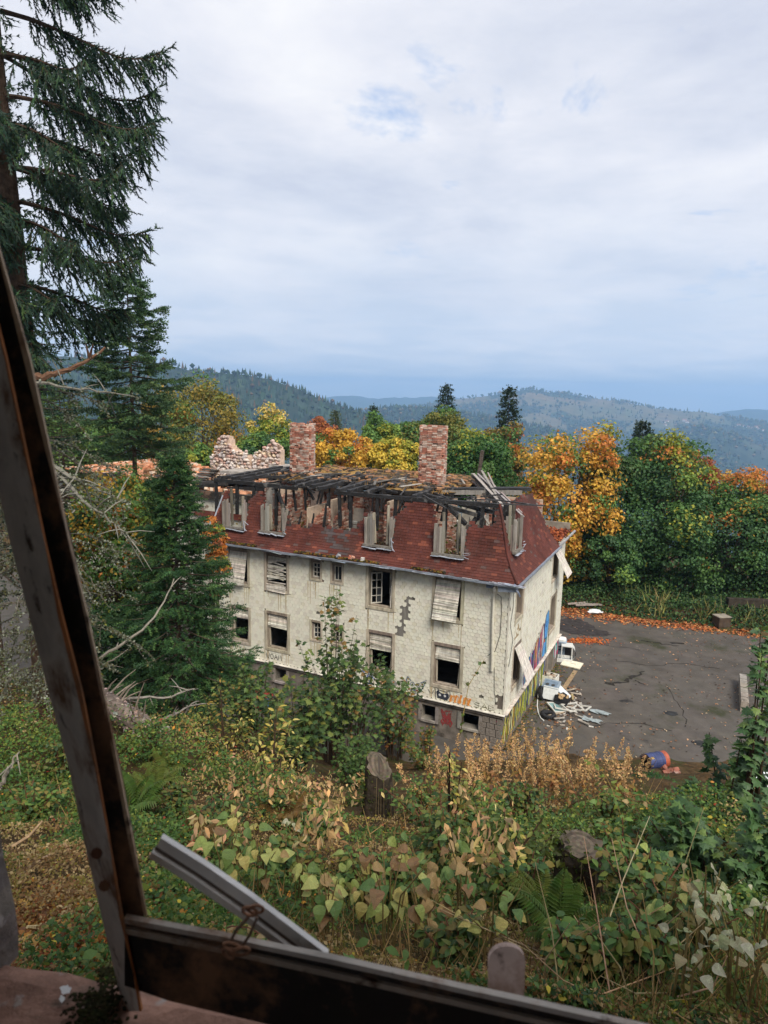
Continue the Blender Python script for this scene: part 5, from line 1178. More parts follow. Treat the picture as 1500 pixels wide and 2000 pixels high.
for k in range(6): b.box((rng.normal() * 0.12, rng.normal() * 0.1, 0.08), (0.22, 0.13, 0.10), R=Rz(rng.uniform(0, 3)) @ Rx(rng.normal() * 0.4), col=S(130, 84, 70))
o = b.build('broken_bricks', M_brick); o.location = p; tag(o, 'small heap of red broken bricks behind the blue drum', 'bricks'); o['kind'] = 'stuff'; del o['category']; del o['label']
q0, q1 = on_ground(1453, 1392), on_ground(1449, 1335); t = thing('low_wall', 'narrow low concrete wall with crumbling top at the right of the yard', 'wall', (q0 + q1) / 2, math.atan2(q1[1] - q0[1], q1[0] - q0[0])); L_ = np.linalg.norm(q1 - q0); Rr = 0.0
u = 0
while u < L_:
    w = min(rng.uniform(0.45, 0.7), L_ - u); b = MB(); b.box((u + w / 2 - L_ / 2, 0, 0.27 + rng.normal() * 0.01), (w - 0.03, 0.34, 0.54), col=jit(S(140, 134, 124), 0.1, 1)[0], taper=0.95); b.build('block', M_conc, t); u += w
b = MB(); b.box((0, 0, 0.2), (L_ - 0.1, 0.28, 0.38), col=S(110, 84, 64)); b.build('core', M_conc, t)
p = on_ground(1408, 1222); b = MB(); b.box((0, 0, 0.32), (0.85, 0.7, 0.64), col=S(78, 66, 56), taper=0.95); b.box((0, 0, 0.66), (0.9, 0.75, 0.05), col=S(140, 132, 120)); o = b.build('concrete_post', M_conc); o.location = p; o.rotation_euler = (0, 0, 0.2); tag(o, 'squat dark block with a pale cap in the greenery beyond the yard', 'block')
q0, q1 = on_ground(1418, 1196), on_ground(1500, 1200); b = MB(); b.beam(q0 + [0, 0, 0.5], q1 + np.array([2, 0, 0.5]), 0.4, 1.0, col=S(60, 54, 48), seg=6, rough=0.05); o = b.build('retaining_wall', M_conc); tag(o, 'dark mossy retaining wall under dry grass behind the squat block', 'wall')
for k, (px, py) in enumerate(((1142, 1188), (1150, 1190), (1133, 1186))):
    p = on_ground(px, py); b = MB(); b.beam((-0.9, 0, 0.25), (0.9, 0.1, 0.35), 0.16, 0.08, col=S(150, 140, 132)); o = b.build('leaf_strewn_beam', M_wood); o.location = p; o.rotation_euler = (0, 0, -0.3 + 0.2 * k); tag(o, 'grey timber lying in orange leaves at the far edge of the yard', 'timber', 'timbers in the far leaf bank')
for px, py, s, lb in ((1163, 1197, 0.5, 'white rag on the orange leaves at the far edge of the yard'), (1487, 1530, 0.55, 'white crumpled sheet behind the sapling at the right edge')):
    p = on_ground(px, py); bm = bmesh.new(); bmesh.ops.create_icosphere(bm, subdivisions=2, radius=s); v = np.array([q.co[:] for q in bm.verts]); f = [[q.index for q in z.verts] for z in bm.faces]; bm.free()
    v = v * (1 + 0.18 * rng.normal(size=(len(v), 1))) * [1, 0.7, 0.25]; b = MB(); b.add(v, f, S(226, 228, 230)); o = b.build('white_rag', M_plastic); o.location = p + [0, 0, 0.12]; tag(o, lb, 'rag')
p = on_ground(468, 1338); b = MB(); b.box((0, 0, 0.9), (2.2, 2.0, 0.06), R=Rx(0.28), col=S(78, 52, 42)); b.box((-0.95, 0.7, 0.5), (0.1, 0.1, 1.0), col=S(80, 60, 50)); b.box((0.95, 0.7, 0.5), (0.1, 0.1, 1.0), col=S(80, 60, 50)); b.box((0, -0.8, 0.3), (2.0, 0.1, 0.6), col=S(60, 46, 40)); o = b.build('lean_to_roof', M_metal); o.location = p; o.rotation_euler = (0, 0, YAW); tag(o, 'brown rusty lean-to sheet before the cellar at the left end of the house', 'lean-to')
p = on_ground(515, 1388); t = thing('painted_board', 'red and blue painted board half hidden behind yellowing leaves', 'board', p, -0.3)
b = MB(); b.box((0, 0, 0.5), (0.9, 0.05, 1.0), R=Rx(-0.2), col=S(150, 66, 60)); b.build('panel', M_paint, t); b = MB(); b.box((0.15, -0.05, 0.45), (0.3, 0.03, 0.4), R=Rx(-0.2), col=S(60, 90, 170)); b.box((-0.2, -0.05, 0.6), (0.25, 0.03, 0.3), R=Rx(-0.2), col=S(225, 120, 90)); b.build('paint_mark', M_paint, t)
# ------------------------------------------------------------------ vegetation
def leaf_tmpl_maple():
    half = [(0.10, 0.02), (0.40, -0.06), (0.30, 0.16), (0.55, 0.36), (0.30, 0.42), (0.26, 0.60), (0.10, 0.66)]
    pts = [(0, 0.0)] + half + [(0, 1.0)] + [(-x, y) for x, y in half[::-1]]
    c = (0, 0.32, 0.05); V = [c] + [(x, y, -0.12 * abs(x) - 0.10 * y * y) for x, y in pts]; n = len(pts)
    return np.array(V), np.array([(0, 1 + i, 1 + (i + 1) % n) for i in range(n)])
def leaf_tmpl_heart(ws=0.42):
    V = []; rows = [(0.0, 0.10), (0.12, 0.75), (0.32, 1.0), (0.56, 0.82), (0.8, 0.42), (1.0, 0.03)]
    for y, w in rows:
        z = 0.10 * math.sin(y * 3) - 0.28 * y * y
        V += [(-ws * w, y - 0.05 * w, z + 0.09 * w), (0, y, z), (ws * w, y - 0.05 * w, z + 0.09 * w)]
    F = []
    for i in range(len(rows) - 1):
        for j in range(2): a = 3 * i + j; F += [(a, a + 1, a + 4), (a, a + 4, a + 3)]
    return np.array(V), np.array(F)
def sprig_tmpl(n=5):                     # a needled twig: stem with needle tufts to both sides
    V = [(0, 0, 0.012), (0.012, 0, -0.01), (-0.012, 0, -0.01), (0, 1, 0)]; F = [(0, 1, 3), (1, 2, 3), (2, 0, 3)]
    for i in range(n):
        y = 0.04 + i * 0.9 / n; r = 0.20 * (1 - 0.55 * i / n)
        for a in (0.3, 2.1, 4.2, 5.6):
            a2 = a + i * 0.9; k = len(V); dx, dz = math.cos(a2), math.sin(a2)
            V += [(0.0, y - 0.05, 0), (0.0, y + 0.11, 0), (dx * r, y + 0.20, dz * r)]; F.append((k, k + 1, k + 2))
    return np.array(V), np.array(F)
SPRIGN = (np.array([(-0.10, 0, 0), (0.10, 0, 0), (0, 1, 0), (0, 0, -0.10), (0, 0, 0.10), (-.24, .45, .03), (0, .12, 0), (0, .3, 0), (.24, .55, -.03), (0, .25, 0), (0, .42, 0), (.02, .5, .24), (.02, .2, -.24), (-.2, .82, 0), (0, .55, 0), (0, .7, 0), (.18, .9, 0)]), np.array([(0, 1, 2), (3, 4, 2), (6, 7, 5), (9, 10, 8), (6, 7, 11), (9, 10, 12), (14, 15, 13), (14, 15, 16)]))
LEAF4 = (np.array([(0, 0, 0), (-0.27, 0.28, 0.07), (0.27, 0.28, 0.07), (-0.24, 0.62, 0.04), (0.24, 0.62, 0.04), (0, 1, -0.08)]), np.array([(0, 2, 1), (1, 2, 4), (1, 4, 3), (3, 4, 5)]))
MAPLE, HEART, SPRIG, SPRIG3 = leaf_tmpl_maple(), leaf_tmpl_heart(), sprig_tmpl(4), sprig_tmpl(2)
OVAL = (np.array([(0, 0, 0), (-0.2, 0.3, 0.05), (0, 0.35, 0), (0.2, 0.3, 0.05), (-0.17, 0.65, 0.02), (0.17, 0.65, 0.02), (0, 1, -0.1), (0, 0.66, -0.03)]), np.array([(0, 2, 1), (0, 3, 2), (1, 2, 7), (1, 7, 4), (2, 3, 5), (2, 5, 7), (4, 7, 6), (7, 5, 6)]))
DK, MG, LG, YG, YE, OR, RU, BR = S(60, 92, 54), S(88, 122, 60), S(116, 142, 62), S(150, 152, 56), S(198, 162, 64), S(194, 124, 58), S(158, 94, 60), S(122, 88, 50)
def crown(c, R, n_cl, per, ls, pal, cl_r=0.30, droop=0.2, top_pal=None, seed=0):
    """leaf clumps over an ellipsoid crown; pal: list of (colour, weight); top_pal tints the outer and upper clumps"""
    b = MB(); R = np.array(R, float)
    d = rdir(n_cl, 0.15); rr = rng.uniform(0.45, 1.0, n_cl) ** 0.6
    asym = 1 + 0.16 * np.sin(d[:, 0] * 5 + seed) + 0.12 * np.sin(d[:, 2] * 7 + seed * 2)
    cc = c + d * R * (rr * asym)[:, None] * 0.88
    cr = cl_r * R.mean() * rng.uniform(0.6, 1.25, n_cl)
    cols = np.array([p[0] for p in pal]); w = np.array([p[1] for p in pal], float); w /= w.sum()
    base = cols[rng.choice(len(pal), n_cl, p=w)]
    if top_pal is not None:
        tcol = np.array([p[0] for p in top_pal[0]]); tw = np.array([p[1] for p in top_pal[0]], float); tw /= tw.sum()
        hi = (cc - c) @ (np.array(top_pal[1]) / R) + rng.normal(size=n_cl) * top_pal[3] > top_pal[2]
        base[hi] = tcol[rng.choice(len(tcol), hi.sum(), p=tw)]
    k = np.repeat(np.arange(n_cl), per); n = len(k)
    dd = nrm(rdir(n, 0.25) + 0.45 * d[k]); P = cc[k] + dd * (cr[k] * rng.uniform(0.55, 1.1, n))[:, None] * np.array([1, 1, 0.75])
    Nn = nrm(dd * 0.9 + rdir(n, 0.8) * 0.8); D = nrm(np.cross(Nn, rdir(n)) - np.array([0, 0, droop]))
    mixc = base[rng.integers(0, n_cl, n)]
    t = (rng.random(n) < 0.18)[:, None]
    colr = np.where(t, mixc, base[k]) * (1 + 0.2 * rng.normal(size=(n, 1)))
    b.tmpl(LF, P - D * ls * 0.4, D, Nn, ls * rng.uniform(0.65, 1.3, n), np.clip(colr, 0.01, 0.9))
    return b, cc
def limbs(c, base, cc, r0, col=S(88, 78, 66)):
    b = MB(); base = np.asarray(base, float); fork = lerp(base, c, 0.45); fork[:2] += rng.normal(size=2) * 0.15
    b.tube([base - [0, 0, 0.3], lerp(base, fork, 0.5) + rng.normal(size=3) * 0.05, fork, lerp(fork, c, 0.8)], [r0 * 1.25, r0, r0 * 0.8, r0 * 0.35], 8, col, wob=0.1)
    for q in cc[rng.permutation(len(cc))[:14]]:
        s = lerp(base, c, rng.uniform(0.4, 0.8)); m_ = lerp(s, q, 0.5) + [0, 0, -0.06 * np.linalg.norm(q - s)]
        b.tube([s, m_, q], [r0 * 0.42, r0 * 0.26, r0 * 0.08], 5, col)
    return b
def broadleaf(label, px, ytop, ybot, wpx, d, pal, n_cl=70, per=150, ls=0.24, top_pal=None, group=None, cl_r=0.30, name='broadleaf_tree', cat='tree'):
    top, bot = at(px, ytop, d), at(px, ybot, d); w = wpx / FPX * d; h = top[2] - bot[2]
    x, y = (top[:2] + bot[:2]) / 2; gz = float(T(x, y)); base = np.array([x, y, min(gz, bot[2] - 0.3)])
    t = thing(name, label, cat, base, 0, group); c = np.array([0, 0, (top[2] + bot[2]) / 2 - base[2]])
    cb, cc = crown(c, (w / 2, w / 2 * 0.9, h / 2), n_cl, per, ls, pal, cl_r, top_pal=top_pal, seed=rng.uniform(0, 9))
    limbs(c, (0, 0, 0), cc, 0.06 + 0.022 * w).build('trunk', M_bark, t); o = cb.build('crown', M_leaf, t); o['kind'] = 'stuff'
    return t
UPF = (0.0, -0.35, 1.0)
GRN = [(DK, 3), (MG, 2), (S(74, 110, 62), 3)]
# the row beyond the yard, from the left to the right
broadleaf('orange-yellow maple close beside the gable end of the burnt house', 1108, 826, 1165, 190, 50, [(YE, 4), (OR, 2), (S(210, 160, 66), 4), (MG, 1.0), (YG, 1)], 120, 170, 0.25)
broadleaf('tallest dark green tree right of the orange-yellow maple', 1215, 832, 1180, 170, 51, GRN + [(S(84, 104, 62), 1.2)], 110, 180, 0.23)
broadleaf('large dark green tree with yellowing crown top in the middle of the row', 1300, 868, 1182, 210, 50, GRN, 130, 190, 0.23, top_pal=([(YG, 2), (LG, 2), (OR, 1)], UPF, 0.78, 0.18))
broadleaf('broad dark green tree at the right of the row', 1425, 935, 1185, 200, 49, GRN + [(MG, 1)], 120, 180, 0.22, top_pal=([(OR, 2), (YE, 1), (MG, 2)], UPF, 0.85, 0.2))
broadleaf('dark green tree leaving the picture at the right edge', 1540, 950, 1190, 170, 48, GRN + [(RU, 1)], 90, 170, 0.22, top_pal=([(OR, 2), (RU, 2)], UPF, 0.7, 0.2))
broadleaf('yellow-orange treetop showing behind the large dark green tree', 1290, 862, 1000, 130, 60, [(OR, 3), (YG, 2), (YE, 1)], 50, 101, 0.27)
broadleaf('rust-red treetop behind the right of the row', 1358, 874, 1020, 90, 60, [(RU, 4), (S(182, 104, 62), 3), (OR, 1)], 50, 109, 0.26)
broadleaf('orange treetop at the far right behind the row', 1455, 918, 1040, 130, 58, [(OR, 4), (YE, 1), (S(190, 130, 60), 2)], 50, 109, 0.26)
broadleaf('brownish tree at the right edge behind the row', 1510, 925, 1100, 90, 55, [(RU, 2), (S(110, 70, 52), 3), (BR, 2)], 45, 109, 0.25)
broadleaf('small bright green tree in shade at the foot of the maple', 1190, 1010, 1175, 120, 48.5, GRN + [(LG, 1)], 60, 150, 0.22)
# behind the house
broadleaf('golden-green beech on the left behind the stone wall ruins', 395, 742, 960, 200, 75, [(S(142, 124, 50), 3), (S(116, 118, 48), 4), (S(176, 124, 48), 0.8), (MG, 1)], 100, 132, 0.30)
broadleaf('amber beech at the left edge of the beech group behind the ruins', 325, 760, 960, 120, 72, [(S(152, 122, 48), 3), (S(104, 112, 46), 3)], 60, 117, 0.30)
broadleaf('young yellow-green ash behind the lower stone wall', 528, 798, 930, 110, 66, [(LG, 3), (YG, 2), (MG, 2)], 70, 109, 0.27, top_pal=([(S(206, 180, 96), 1)], (0.1, 0, 1), 0.7, 0.2))
broadleaf('rust-coloured round treetop behind the left brick chimney', 622, 806, 900, 70, 80, [(RU, 4), (OR, 2)], 40, 101, 0.28)
broadleaf('golden-yellow maple just right of the left chimney', 668, 838, 940, 130, 60, [(YE, 4), (S(210, 166, 60), 4), (OR, 1.5), (MG, 0.8)], 80, 124, 0.27)
broadleaf('pale yellow maple between the two brick chimneys', 768, 850, 940, 110, 58, [(S(206, 180, 70), 4), (YG, 3), (LG, 1.5)], 70, 117, 0.26)
broadleaf('mid green tree behind the pale yellow maple', 745, 812, 930, 100, 66, [(MG, 3), (LG, 2), (YG, 0.7)], 70, 117, 0.28)
broadleaf('olive-green domed tree behind the right brick chimney', 850, 800, 930, 170, 70, [(S(96, 110, 52), 3), (S(120, 116, 50), 3), (MG, 2)], 90, 124, 0.28)
broadleaf('bright green maple with orange tips right of the right chimney', 935, 838, 1010, 180, 56, [(MG, 4), (S(58, 96, 44), 3)], 120, 132, 0.25, top_pal=([(OR, 2), (YE, 1), (YG, 2)], (0.2, 0, 1.0), 0.72, 0.22))
broadleaf('rust-green tree filling the gap right of the bright green maple', 975, 815, 990, 120, 66, [(S(130, 110, 50), 3), (RU, 1), (MG, 3)], 70, 117, 0.28)
broadleaf('green bush tree left of the left chimney', 505, 850, 940, 90, 62, [(MG, 2), (LG, 2), (DK, 2)], 60, 109, 0.26)
broadleaf('leafy green shrub growing against the tall stone wall', 375, 868, 930, 95, 56, [(LG, 3), (MG, 2), (YG, 1)], 50, 101, 0.24, name='shrub', cat='shrub')
broadleaf('light green tree behind the ruined wing on the left', 130, 820, 930, 200, 70, [(MG, 3), (LG, 2)], 80, 117, 0.28)
broadleaf('shaded green tree behind the big spruce on the left', 230, 800, 930, 160, 74, [(S(90, 110, 44), 3), (MG, 3)], 80, 117, 0.3)
broadleaf('dull green tree at the far left behind the spruce', 20, 700, 940, 220, 78, [(DK, 2), (MG, 3)], 80, 117, 0.32)
broadleaf('yellow and orange maple growing before the left wing', 235, 920, 1240, 215, 24.5, [(MG, 6), (LG, 4), (DK, 2), (YG, 1.6), (YE, 1.6), (OR, 0.9)], 130, 150, 0.14, top_pal=([(YE, 2), (OR, 0.9), (LG, 2), (MG, 1.5)], UPF, 0.45, 0.3))
broadleaf('orange-leaved maple peeping out behind the young fir by the house corner', 418, 985, 1180, 42, 28, [(OR, 3), (RU, 1), (YG, 1)], 26, 70, 0.16)
broadleaf('red-tinged maple spray between the orange maple and the young fir', 322, 940, 1030, 60, 29, [(S(196, 80, 56), 2), (OR, 2), (YG, 1), (MG, 1)], 24, 60, 0.16)
broadleaf('dark leafy understorey tree beneath the young fir', 230, 1160, 1360, 190, 23, [(DK, 4), (S(60, 84, 44), 2), (YG, 0.3)], 90, 130, 0.13)

# conifers
def conifer(label, px, ytop, ybot, wpx, d, ls, n_br=150, per=26, cols=((S(46, 62, 40), 3), (S(34, 52, 38), 3), (S(58, 72, 44), 1)), name='spruce', trunk_r=0.14, up=0.15, tp=SPRIG3, taper=0.9, group=None, base_z=None, bare=0.0, droop=0.35):
    top, bot = at(px, ytop, d), at(px, ybot, d); x, y = bot[:2]; gz = float(T(x, y)) if base_z is None else base_z
    H = top[2] - gz; R = wpx / 2 / FPX * d
    t = thing(name, label, 'conifer', (x, y, gz), 0, group); z0 = max(0.1, (bot[2] - gz))
    b = MB(); b.tube([(0, 0, -0.4), (0, 0, H * 0.5), (0, 0, H)], [trunk_r, trunk_r * 0.6, 0.015], 8, S(92, 78, 66)); tr = b
    nb = MB(); cw = np.array([c[1] for c in cols], float); cw /= cw.sum(); cc = np.array([c[0] for c in cols])
    Ps, Ds, Ns, Ss = [], [], [], []
    for k in range(n_br):
        f = (k + rng.random()) / n_br; z = lerp(z0, H, f); L = R * (1 - f) ** taper * rng.uniform(0.55, 1.2) + 0.12
        a = k * 2.399 + rng.normal() * 0.3; o = np.array([math.cos(a), math.sin(a), 0]); sd = np.array([-o[1], o[0], 0])
        s = np.linspace(0, 1, 7); ax = o * (L * s)[:, None]; ax[:, 2] = z + L * (up * s * (1 if f > 0.6 else 0.3) - droop * s * (1 - f) + 0.42 * droop * s ** 3)
        tr.tube(ax, np.linspace(0.012 + 0.012 * L, 0.004, 7), 4, S(84, 72, 62), cap=False)
        m_ = max(5, int(per * (0.3 + L / max(R, 0.1)))); q = rng.uniform(0.08, 1.0, m_) ** 0.8
        p = np.stack([np.interp(q, s, ax[:, i]) for i in range(3)], -1)
        sg = rng.choice([-1, 1], m_); sp = rng.uniform(0, 0.42, m_) * L * (1.05 - q)
        p = p + sd * (sg * sp)[:, None] + o * (sp * 0.5)[:, None]; p[:, 2] -= sp * 0.18 + 0.02
        D = nrm(o * rng.uniform(0.4, 1.0, (m_, 1)) + sd * (sg * rng.uniform(0.2, 0.9, m_))[:, None] + np.array([0, 0, 1.0]) * rng.uniform(-0.55, 0.25, (m_, 1)))
        Ps.append(p); Ds.append(D); Ns.append(rdir(m_, 1.5)); Ss.append(ls * rng.uniform(0.6, 1.3, m_))
    m_ = 14; Ps.append(np.stack([np.zeros(m_), np.zeros(m_), H - rng.uniform(0, 0.9, m_)], -1)); Ds.append(rdir(m_, 1.6)); Ns.append(rdir(m_)); Ss.append(np.full(m_, ls * 0.8))
    P = np.concatenate(Ps); n = len(P)
    ci = cc[rng.choice(len(cc), n, p=cw)] * (1 + 0.22 * rng.normal(size=(n, 1)))
    nb.tmpl(tp, P, np.concatenate(Ds), np.concatenate(Ns), np.concatenate(Ss), np.clip(ci, 0.008, 0.5))
    tr.build('trunk', M_bark, t); o_ = nb.build('needles', M_needle, t); o_['kind'] = 'stuff'
    return t
conifer('far spruce tip standing between the right chimney and the olive dome', 868, 752, 860, 52, 92, 1.0, 90, 14)
conifer('tall spruce rising behind the bright green maple', 985, 757, 960, 84, 72, 0.9, 130, 20)
conifer('small distant spruce between the two chimneys', 729, 793, 850, 26, 96, 0.9, 60, 8)
conifer('thin pale conifer behind the rust-coloured treetop', 655, 802, 850, 22, 90, 0.8, 50, 8, cols=((S(96, 100, 60), 2), (S(70, 84, 54), 2)))
conifer('dark spruce tip sticking out above the right row of trees', 1250, 822, 900, 54, 66, 0.8, 70, 14)
conifer('young green fir with a bare lower trunk before the left corner of the house', 354, 882, 1375, 295, 22, 0.30, 250, 52, cols=((S(58, 90, 50), 3), (S(46, 76, 46), 3), (S(84, 114, 62), 1.5)), name='fir', trunk_r=0.11, tp=SPRIG, taper=0.75, up=0.25, droop=0.18)
conifer('broad bluish spruce behind the big spruce on the left', 262, 548, 880, 225, 29, 0.46, 96, 52, cols=((S(74, 102, 64), 3), (S(60, 86, 58), 3), (S(96, 118, 70), 1.5)), tp=SPRIG, taper=0.5, trunk_r=0.2)
conifer('tall shaded spruce in the gloom at the left edge', -20, -420, 1100, 380, 24, 0.5, 230, 40, cols=((S(44, 64, 44), 3), (S(36, 56, 40), 3)), tp=SPRIG3, taper=0.45, trunk_r=0.22, droop=0.5)
conifer('olive low spruce beside the ruined wing on the left', 130, 760, 1000, 190, 33, 0.4, 100, 32, cols=((S(80, 100, 48), 3), (S(94, 108, 50), 2), (S(58, 78, 46), 2)), tp=SPRIG3, taper=0.6)
conifer('seedling fir at the foot of the slope below the blue drum', 1272, 1525, 1600, 70, 21, 0.22, 60, 22, cols=((S(46, 78, 40), 3), (S(60, 92, 44), 2)), name='fir', trunk_r=0.03, tp=SPRIG)

# the big spruce in front: drooping boughs with hanging needled twigs
bx = at(98, 1420, 15.5); sx, sy = bx[0], bx[1]; sz = float(T(sx, sy))
t = thing('spruce', 'big near spruce on the left with long drooping boughs and bare lichened lower branches', 'conifer', (sx, sy, sz))
tr = MB(); HT = 25.0; tr.tube([(0, 0, -0.4), (0.05, 0, 6), (-0.2, 0, 14), (-0.3, 0, HT)], [0.30, 0.26, 0.17, 0.03], 12, S(82, 66, 54), wob=0.06)
Ps, Ds, Ss = [], [], []; br = MB()
def bough(a, z, L, rise, sag, tip, dens=1.0):
    o = np.array([math.cos(a), math.sin(a), 0]); sd = np.array([-o[1], o[0], 0]); s = np.linspace(0, 1, 14)
    ax = o * (L * (s - 0.04 * s ** 3))[:, None] + sd * (0.05 * L * np.sin(s * 3 + a))[:, None]
    ax[:, 2] = z + L * (rise * s - sag * s ** 1.6 + tip * np.clip(s - 0.6, 0, 1) ** 2 * 2.2)
    br.tube(ax, np.linspace(0.035 + 0.005 * L, 0.005, 14), 5, S(74, 60, 50), wob=0.15)
    n_l = int(46 * dens * L / 4.0)
    for q in np.linspace(0.10, 1.0, n_l) ** 0.8:
        p0 = np.array([np.interp(q, s, ax[:, i]) for i in range(3)])
        for sg in (-1, 1):
            ll = (0.22 + 0.95 * (1.0 - q) ** 0.8 * min(1, 0.35 + q)) * rng.uniform(0.45, 1.15); m_ = max(5, int(ll / 0.042))
            u = np.linspace(0.04, 1, m_); D0 = nrm(o * rng.uniform(0.3, 0.9) + sd * sg * rng.uniform(0.15, 0.8) + [0, 0, rng.uniform(-0.9, 0.0)])
            P = p0 + D0 * (ll * u)[:, None]; P[:, 2] -= ll * 0.55 * u ** 1.4
            br.tube(P[[0, m_ // 2, -1]], [0.008, 0.006, 0.003], 3, S(70, 56, 46), cap=False)
            dd = nrm(np.array([0, 0, -1.0]) * rng.uniform(0.3, 1.2, (m_, 1)) + D0 * 0.7 + 0.42 * rng.normal(size=(m_, 3)))
            ln = rng.uniform(0.12, 0.30, m_); Ps.append(P); Ds.append(dd); Ss.append(np.stack([np.full(m_, 0.16), ln, np.full(m_, 0.16)], -1))
        Ps.append(p0[None]); Ds.append((o + [0, 0, rng.uniform(-0.1, 0.7)])[None]); Ss.append(np.array([[0.16, 0.2, 0.16]]))
    for k in range(3):
        m_ = 8; tipd = nrm(ax[-1] - ax[-2] + (0.35 * rng.normal(size=3) if k else 0)); b0 = ax[-1] - nrm(ax[-1] - ax[-3]) * 0.25 * k; e = b0 + tipd * (0.35 if k == 0 else 0.28); br.tube([b0, e], [0.004, 0.002], 3, S(70, 60, 46), cap=False)
        Ps.append(lerp(b0, e, rng.random((m_, 1)))); Ds.append(tipd + 0.6 * rng.normal(size=(m_, 3))); Ss.append(np.tile([[0.15, 0.15, 0.15]], (m_, 1)))
KEY = [(0.05, 20.6, 2.2), (-0.3, 19.6, 2.6), (0.2, 18.6, 2.6), (-0.1, 17.4, 3.0), (0.3, 16.9, 2.7), (-0.05, 16.2, 3.2), (-0.4, 15.3, 2.9), (0.1, 14.6, 3.3), (0.35, 13.9, 2.7), (-0.15, 13.1, 3.0), (0.2, 12.5, 2.8), (-0.3, 11.8, 2.7), (0.05, 11.2, 2.7), (-0.1, 10.3, 2.5), (0.3, 9.6, 2.2)]
for a, z, L in KEY: bough(a, z, L * rng.uniform(0.92, 1.06), rng.uniform(-0.06, 0.08), rng.uniform(0.24, 0.40), rng.uniform(0.40, 0.75))
for k in range(56):
    z = rng.uniform(7.6, 20.5); a = rng.uniform(-2.2, -0.6) if k % 5 else rng.uniform(-0.5, 1.0); bough(a, z, rng.uniform(1.5, 2.7), rng.uniform(-0.1, 0.1), rng.uniform(0.25, 0.45), rng.uniform(0.1, 0.6), 0.72)
P = np.concatenate(Ps); n = len(P); nb = MB(); cc = np.array([S(46, 68, 52), S(36, 58, 46), S(58, 84, 52), S(76, 98, 52)])
ci = cc[rng.choice(4, n, p=[0.4, 0.35, 0.2, 0.05])] * (1 + 0.2 * rng.normal(size=(n, 1)))
nb.tmpl(SPRIGN, P, np.concatenate(Ds), rdir(n), np.concatenate(Ss), np.clip(ci, 0.008, 0.4)); print('near spruce twigs', n)
tr.build('trunk', M_bark, t); br.build('bough', M_bark, t)['kind'] = 'stuff'; nb.build('needles', M_needle, t)['kind'] = 'stuff'
# bare grey branches with lichen on the lower trunk
LIC = np.array([S(116, 122, 102), S(98, 102, 78), S(132, 136, 120), S(92, 90, 54)])
def dead_branch(b, lich, p, d, L, r, sub=6, sag=0.25, lic=22, col=S(92, 86, 78)):
    p = np.asarray(p, float); d = nrm(np.asarray(d, float)); s = np.linspace(0, 1, 9); ax = p + d * (L * s)[:, None]; ax[:, 2] -= L * sag * s ** 1.8; ax += rng.normal(size=ax.shape) * 0.018 * L * s[:, None]
    b.tube(ax, np.linspace(r, r * 0.2, 9), 5, col * rng.uniform(0.75, 1.2), wob=0.2); L_ax = [ax]
    for k in range(sub):
        q = rng.uniform(0.2, 0.95); p0 = np.array([np.interp(q, s, ax[:, i]) for i in range(3)]); dd = nrm(d + 0.8 * rng.normal(size=3) + [0, 0, -0.5]); l2 = L * rng.uniform(0.15, 0.4)
        a2 = p0 + dd * (l2 * s[::2])[:, None]; a2[:, 2] -= l2 * 0.35 * s[::2] ** 2; a2 += rng.normal(size=a2.shape) * 0.03 * l2; b.tube(a2, np.linspace(r * 0.4, r * 0.12, 5), 4, col * rng.uniform(0.75, 1.2), cap=False); L_ax.append(a2)
    for a in L_ax:
        m_ = int(lic * (1 if a is ax else 0.5)); q = rng.uniform(0.05, 1, m_) * (len(a) - 1); i = np.clip(q.astype(int), 0, len(a) - 2); P = lerp(a[i], a[i + 1], (q - i)[:, None]) + rng.normal(size=(m_, 3)) * 0.012
        lich.append(P)
lich = []
for k in range(74):
    b = MB(); a = rng.uniform(-1.7, 0.8) if k < 40 else rng.uniform(-3.9, -1.8); z = rng.uniform(1.0, 8.4) if k < 40 else rng.uniform(0.8, 6.5)
    dead_branch(b, lich, (0.2 * math.cos(a), 0.2 * math.sin(a), z), (math.cos(a), math.sin(a), rng.uniform(-0.15, 0.25)), rng.uniform(0.8, 2.1), rng.uniform(0.010, 0.026), 9, rng.uniform(0.15, 0.55), 60)
    b.build('dead_branch', M_twig, t)
P = np.concatenate(lich); n = len(P); b = MB(); b.tmpl(LF, P, rdir(n), rdir(n), rng.uniform(0.025, 0.075, n), LIC[rng.integers(0, 4, n)] * rng.uniform(0.6, 1.1, (n, 1))); b.build('lichen', M_litter, t, kind='stuff')
def world_dead(label, pts, r, lic=30, sub=5, col=S(150, 140, 126), name='dead_branch', group=None):
    pts = np.array(pts); c = pts[0].copy(); col = np.asarray(col) * 0.62; lic = int(lic * 1.6); b = MB(); s = np.linspace(0, 1, 14); tt = np.linspace(0, 1, len(pts)); ax = np.stack([np.interp(s, tt, pts[:, i]) for i in range(3)], -1) - c; ax[1:-1] += rng.normal(size=(12, 3)) * 0.015
    b.tube(ax, np.linspace(r, r * 0.25, 14), 6, col, wob=0.15)
    for k in range(sub):
        i = rng.integers(3, 13); d = nrm(ax[min(i + 1, 13)] - ax[i - 1] + rng.normal(size=3) * 0.5); L = rng.uniform(0.2, 0.7); b.tube([ax[i], ax[i] + d * L * 0.5, ax[i] + d * L - [0, 0, 0.1 * L]], [r * 0.4, r * 0.3, r * 0.1], 4, col)
    root = thing(name, label, 'dead branch', c, 0, group); b.build('branch', M_twig, root)
    P = ax[rng.integers(0, 14, lic)] + rng.normal(size=(lic, 3)) * 0.03; l = MB(); l.tmpl(LF, P, rdir(lic), rdir(lic), rng.uniform(0.02, 0.06, lic), LIC[rng.integers(0, 4, lic)]); l.build('lichen', M_litter, root, kind='stuff'); return root
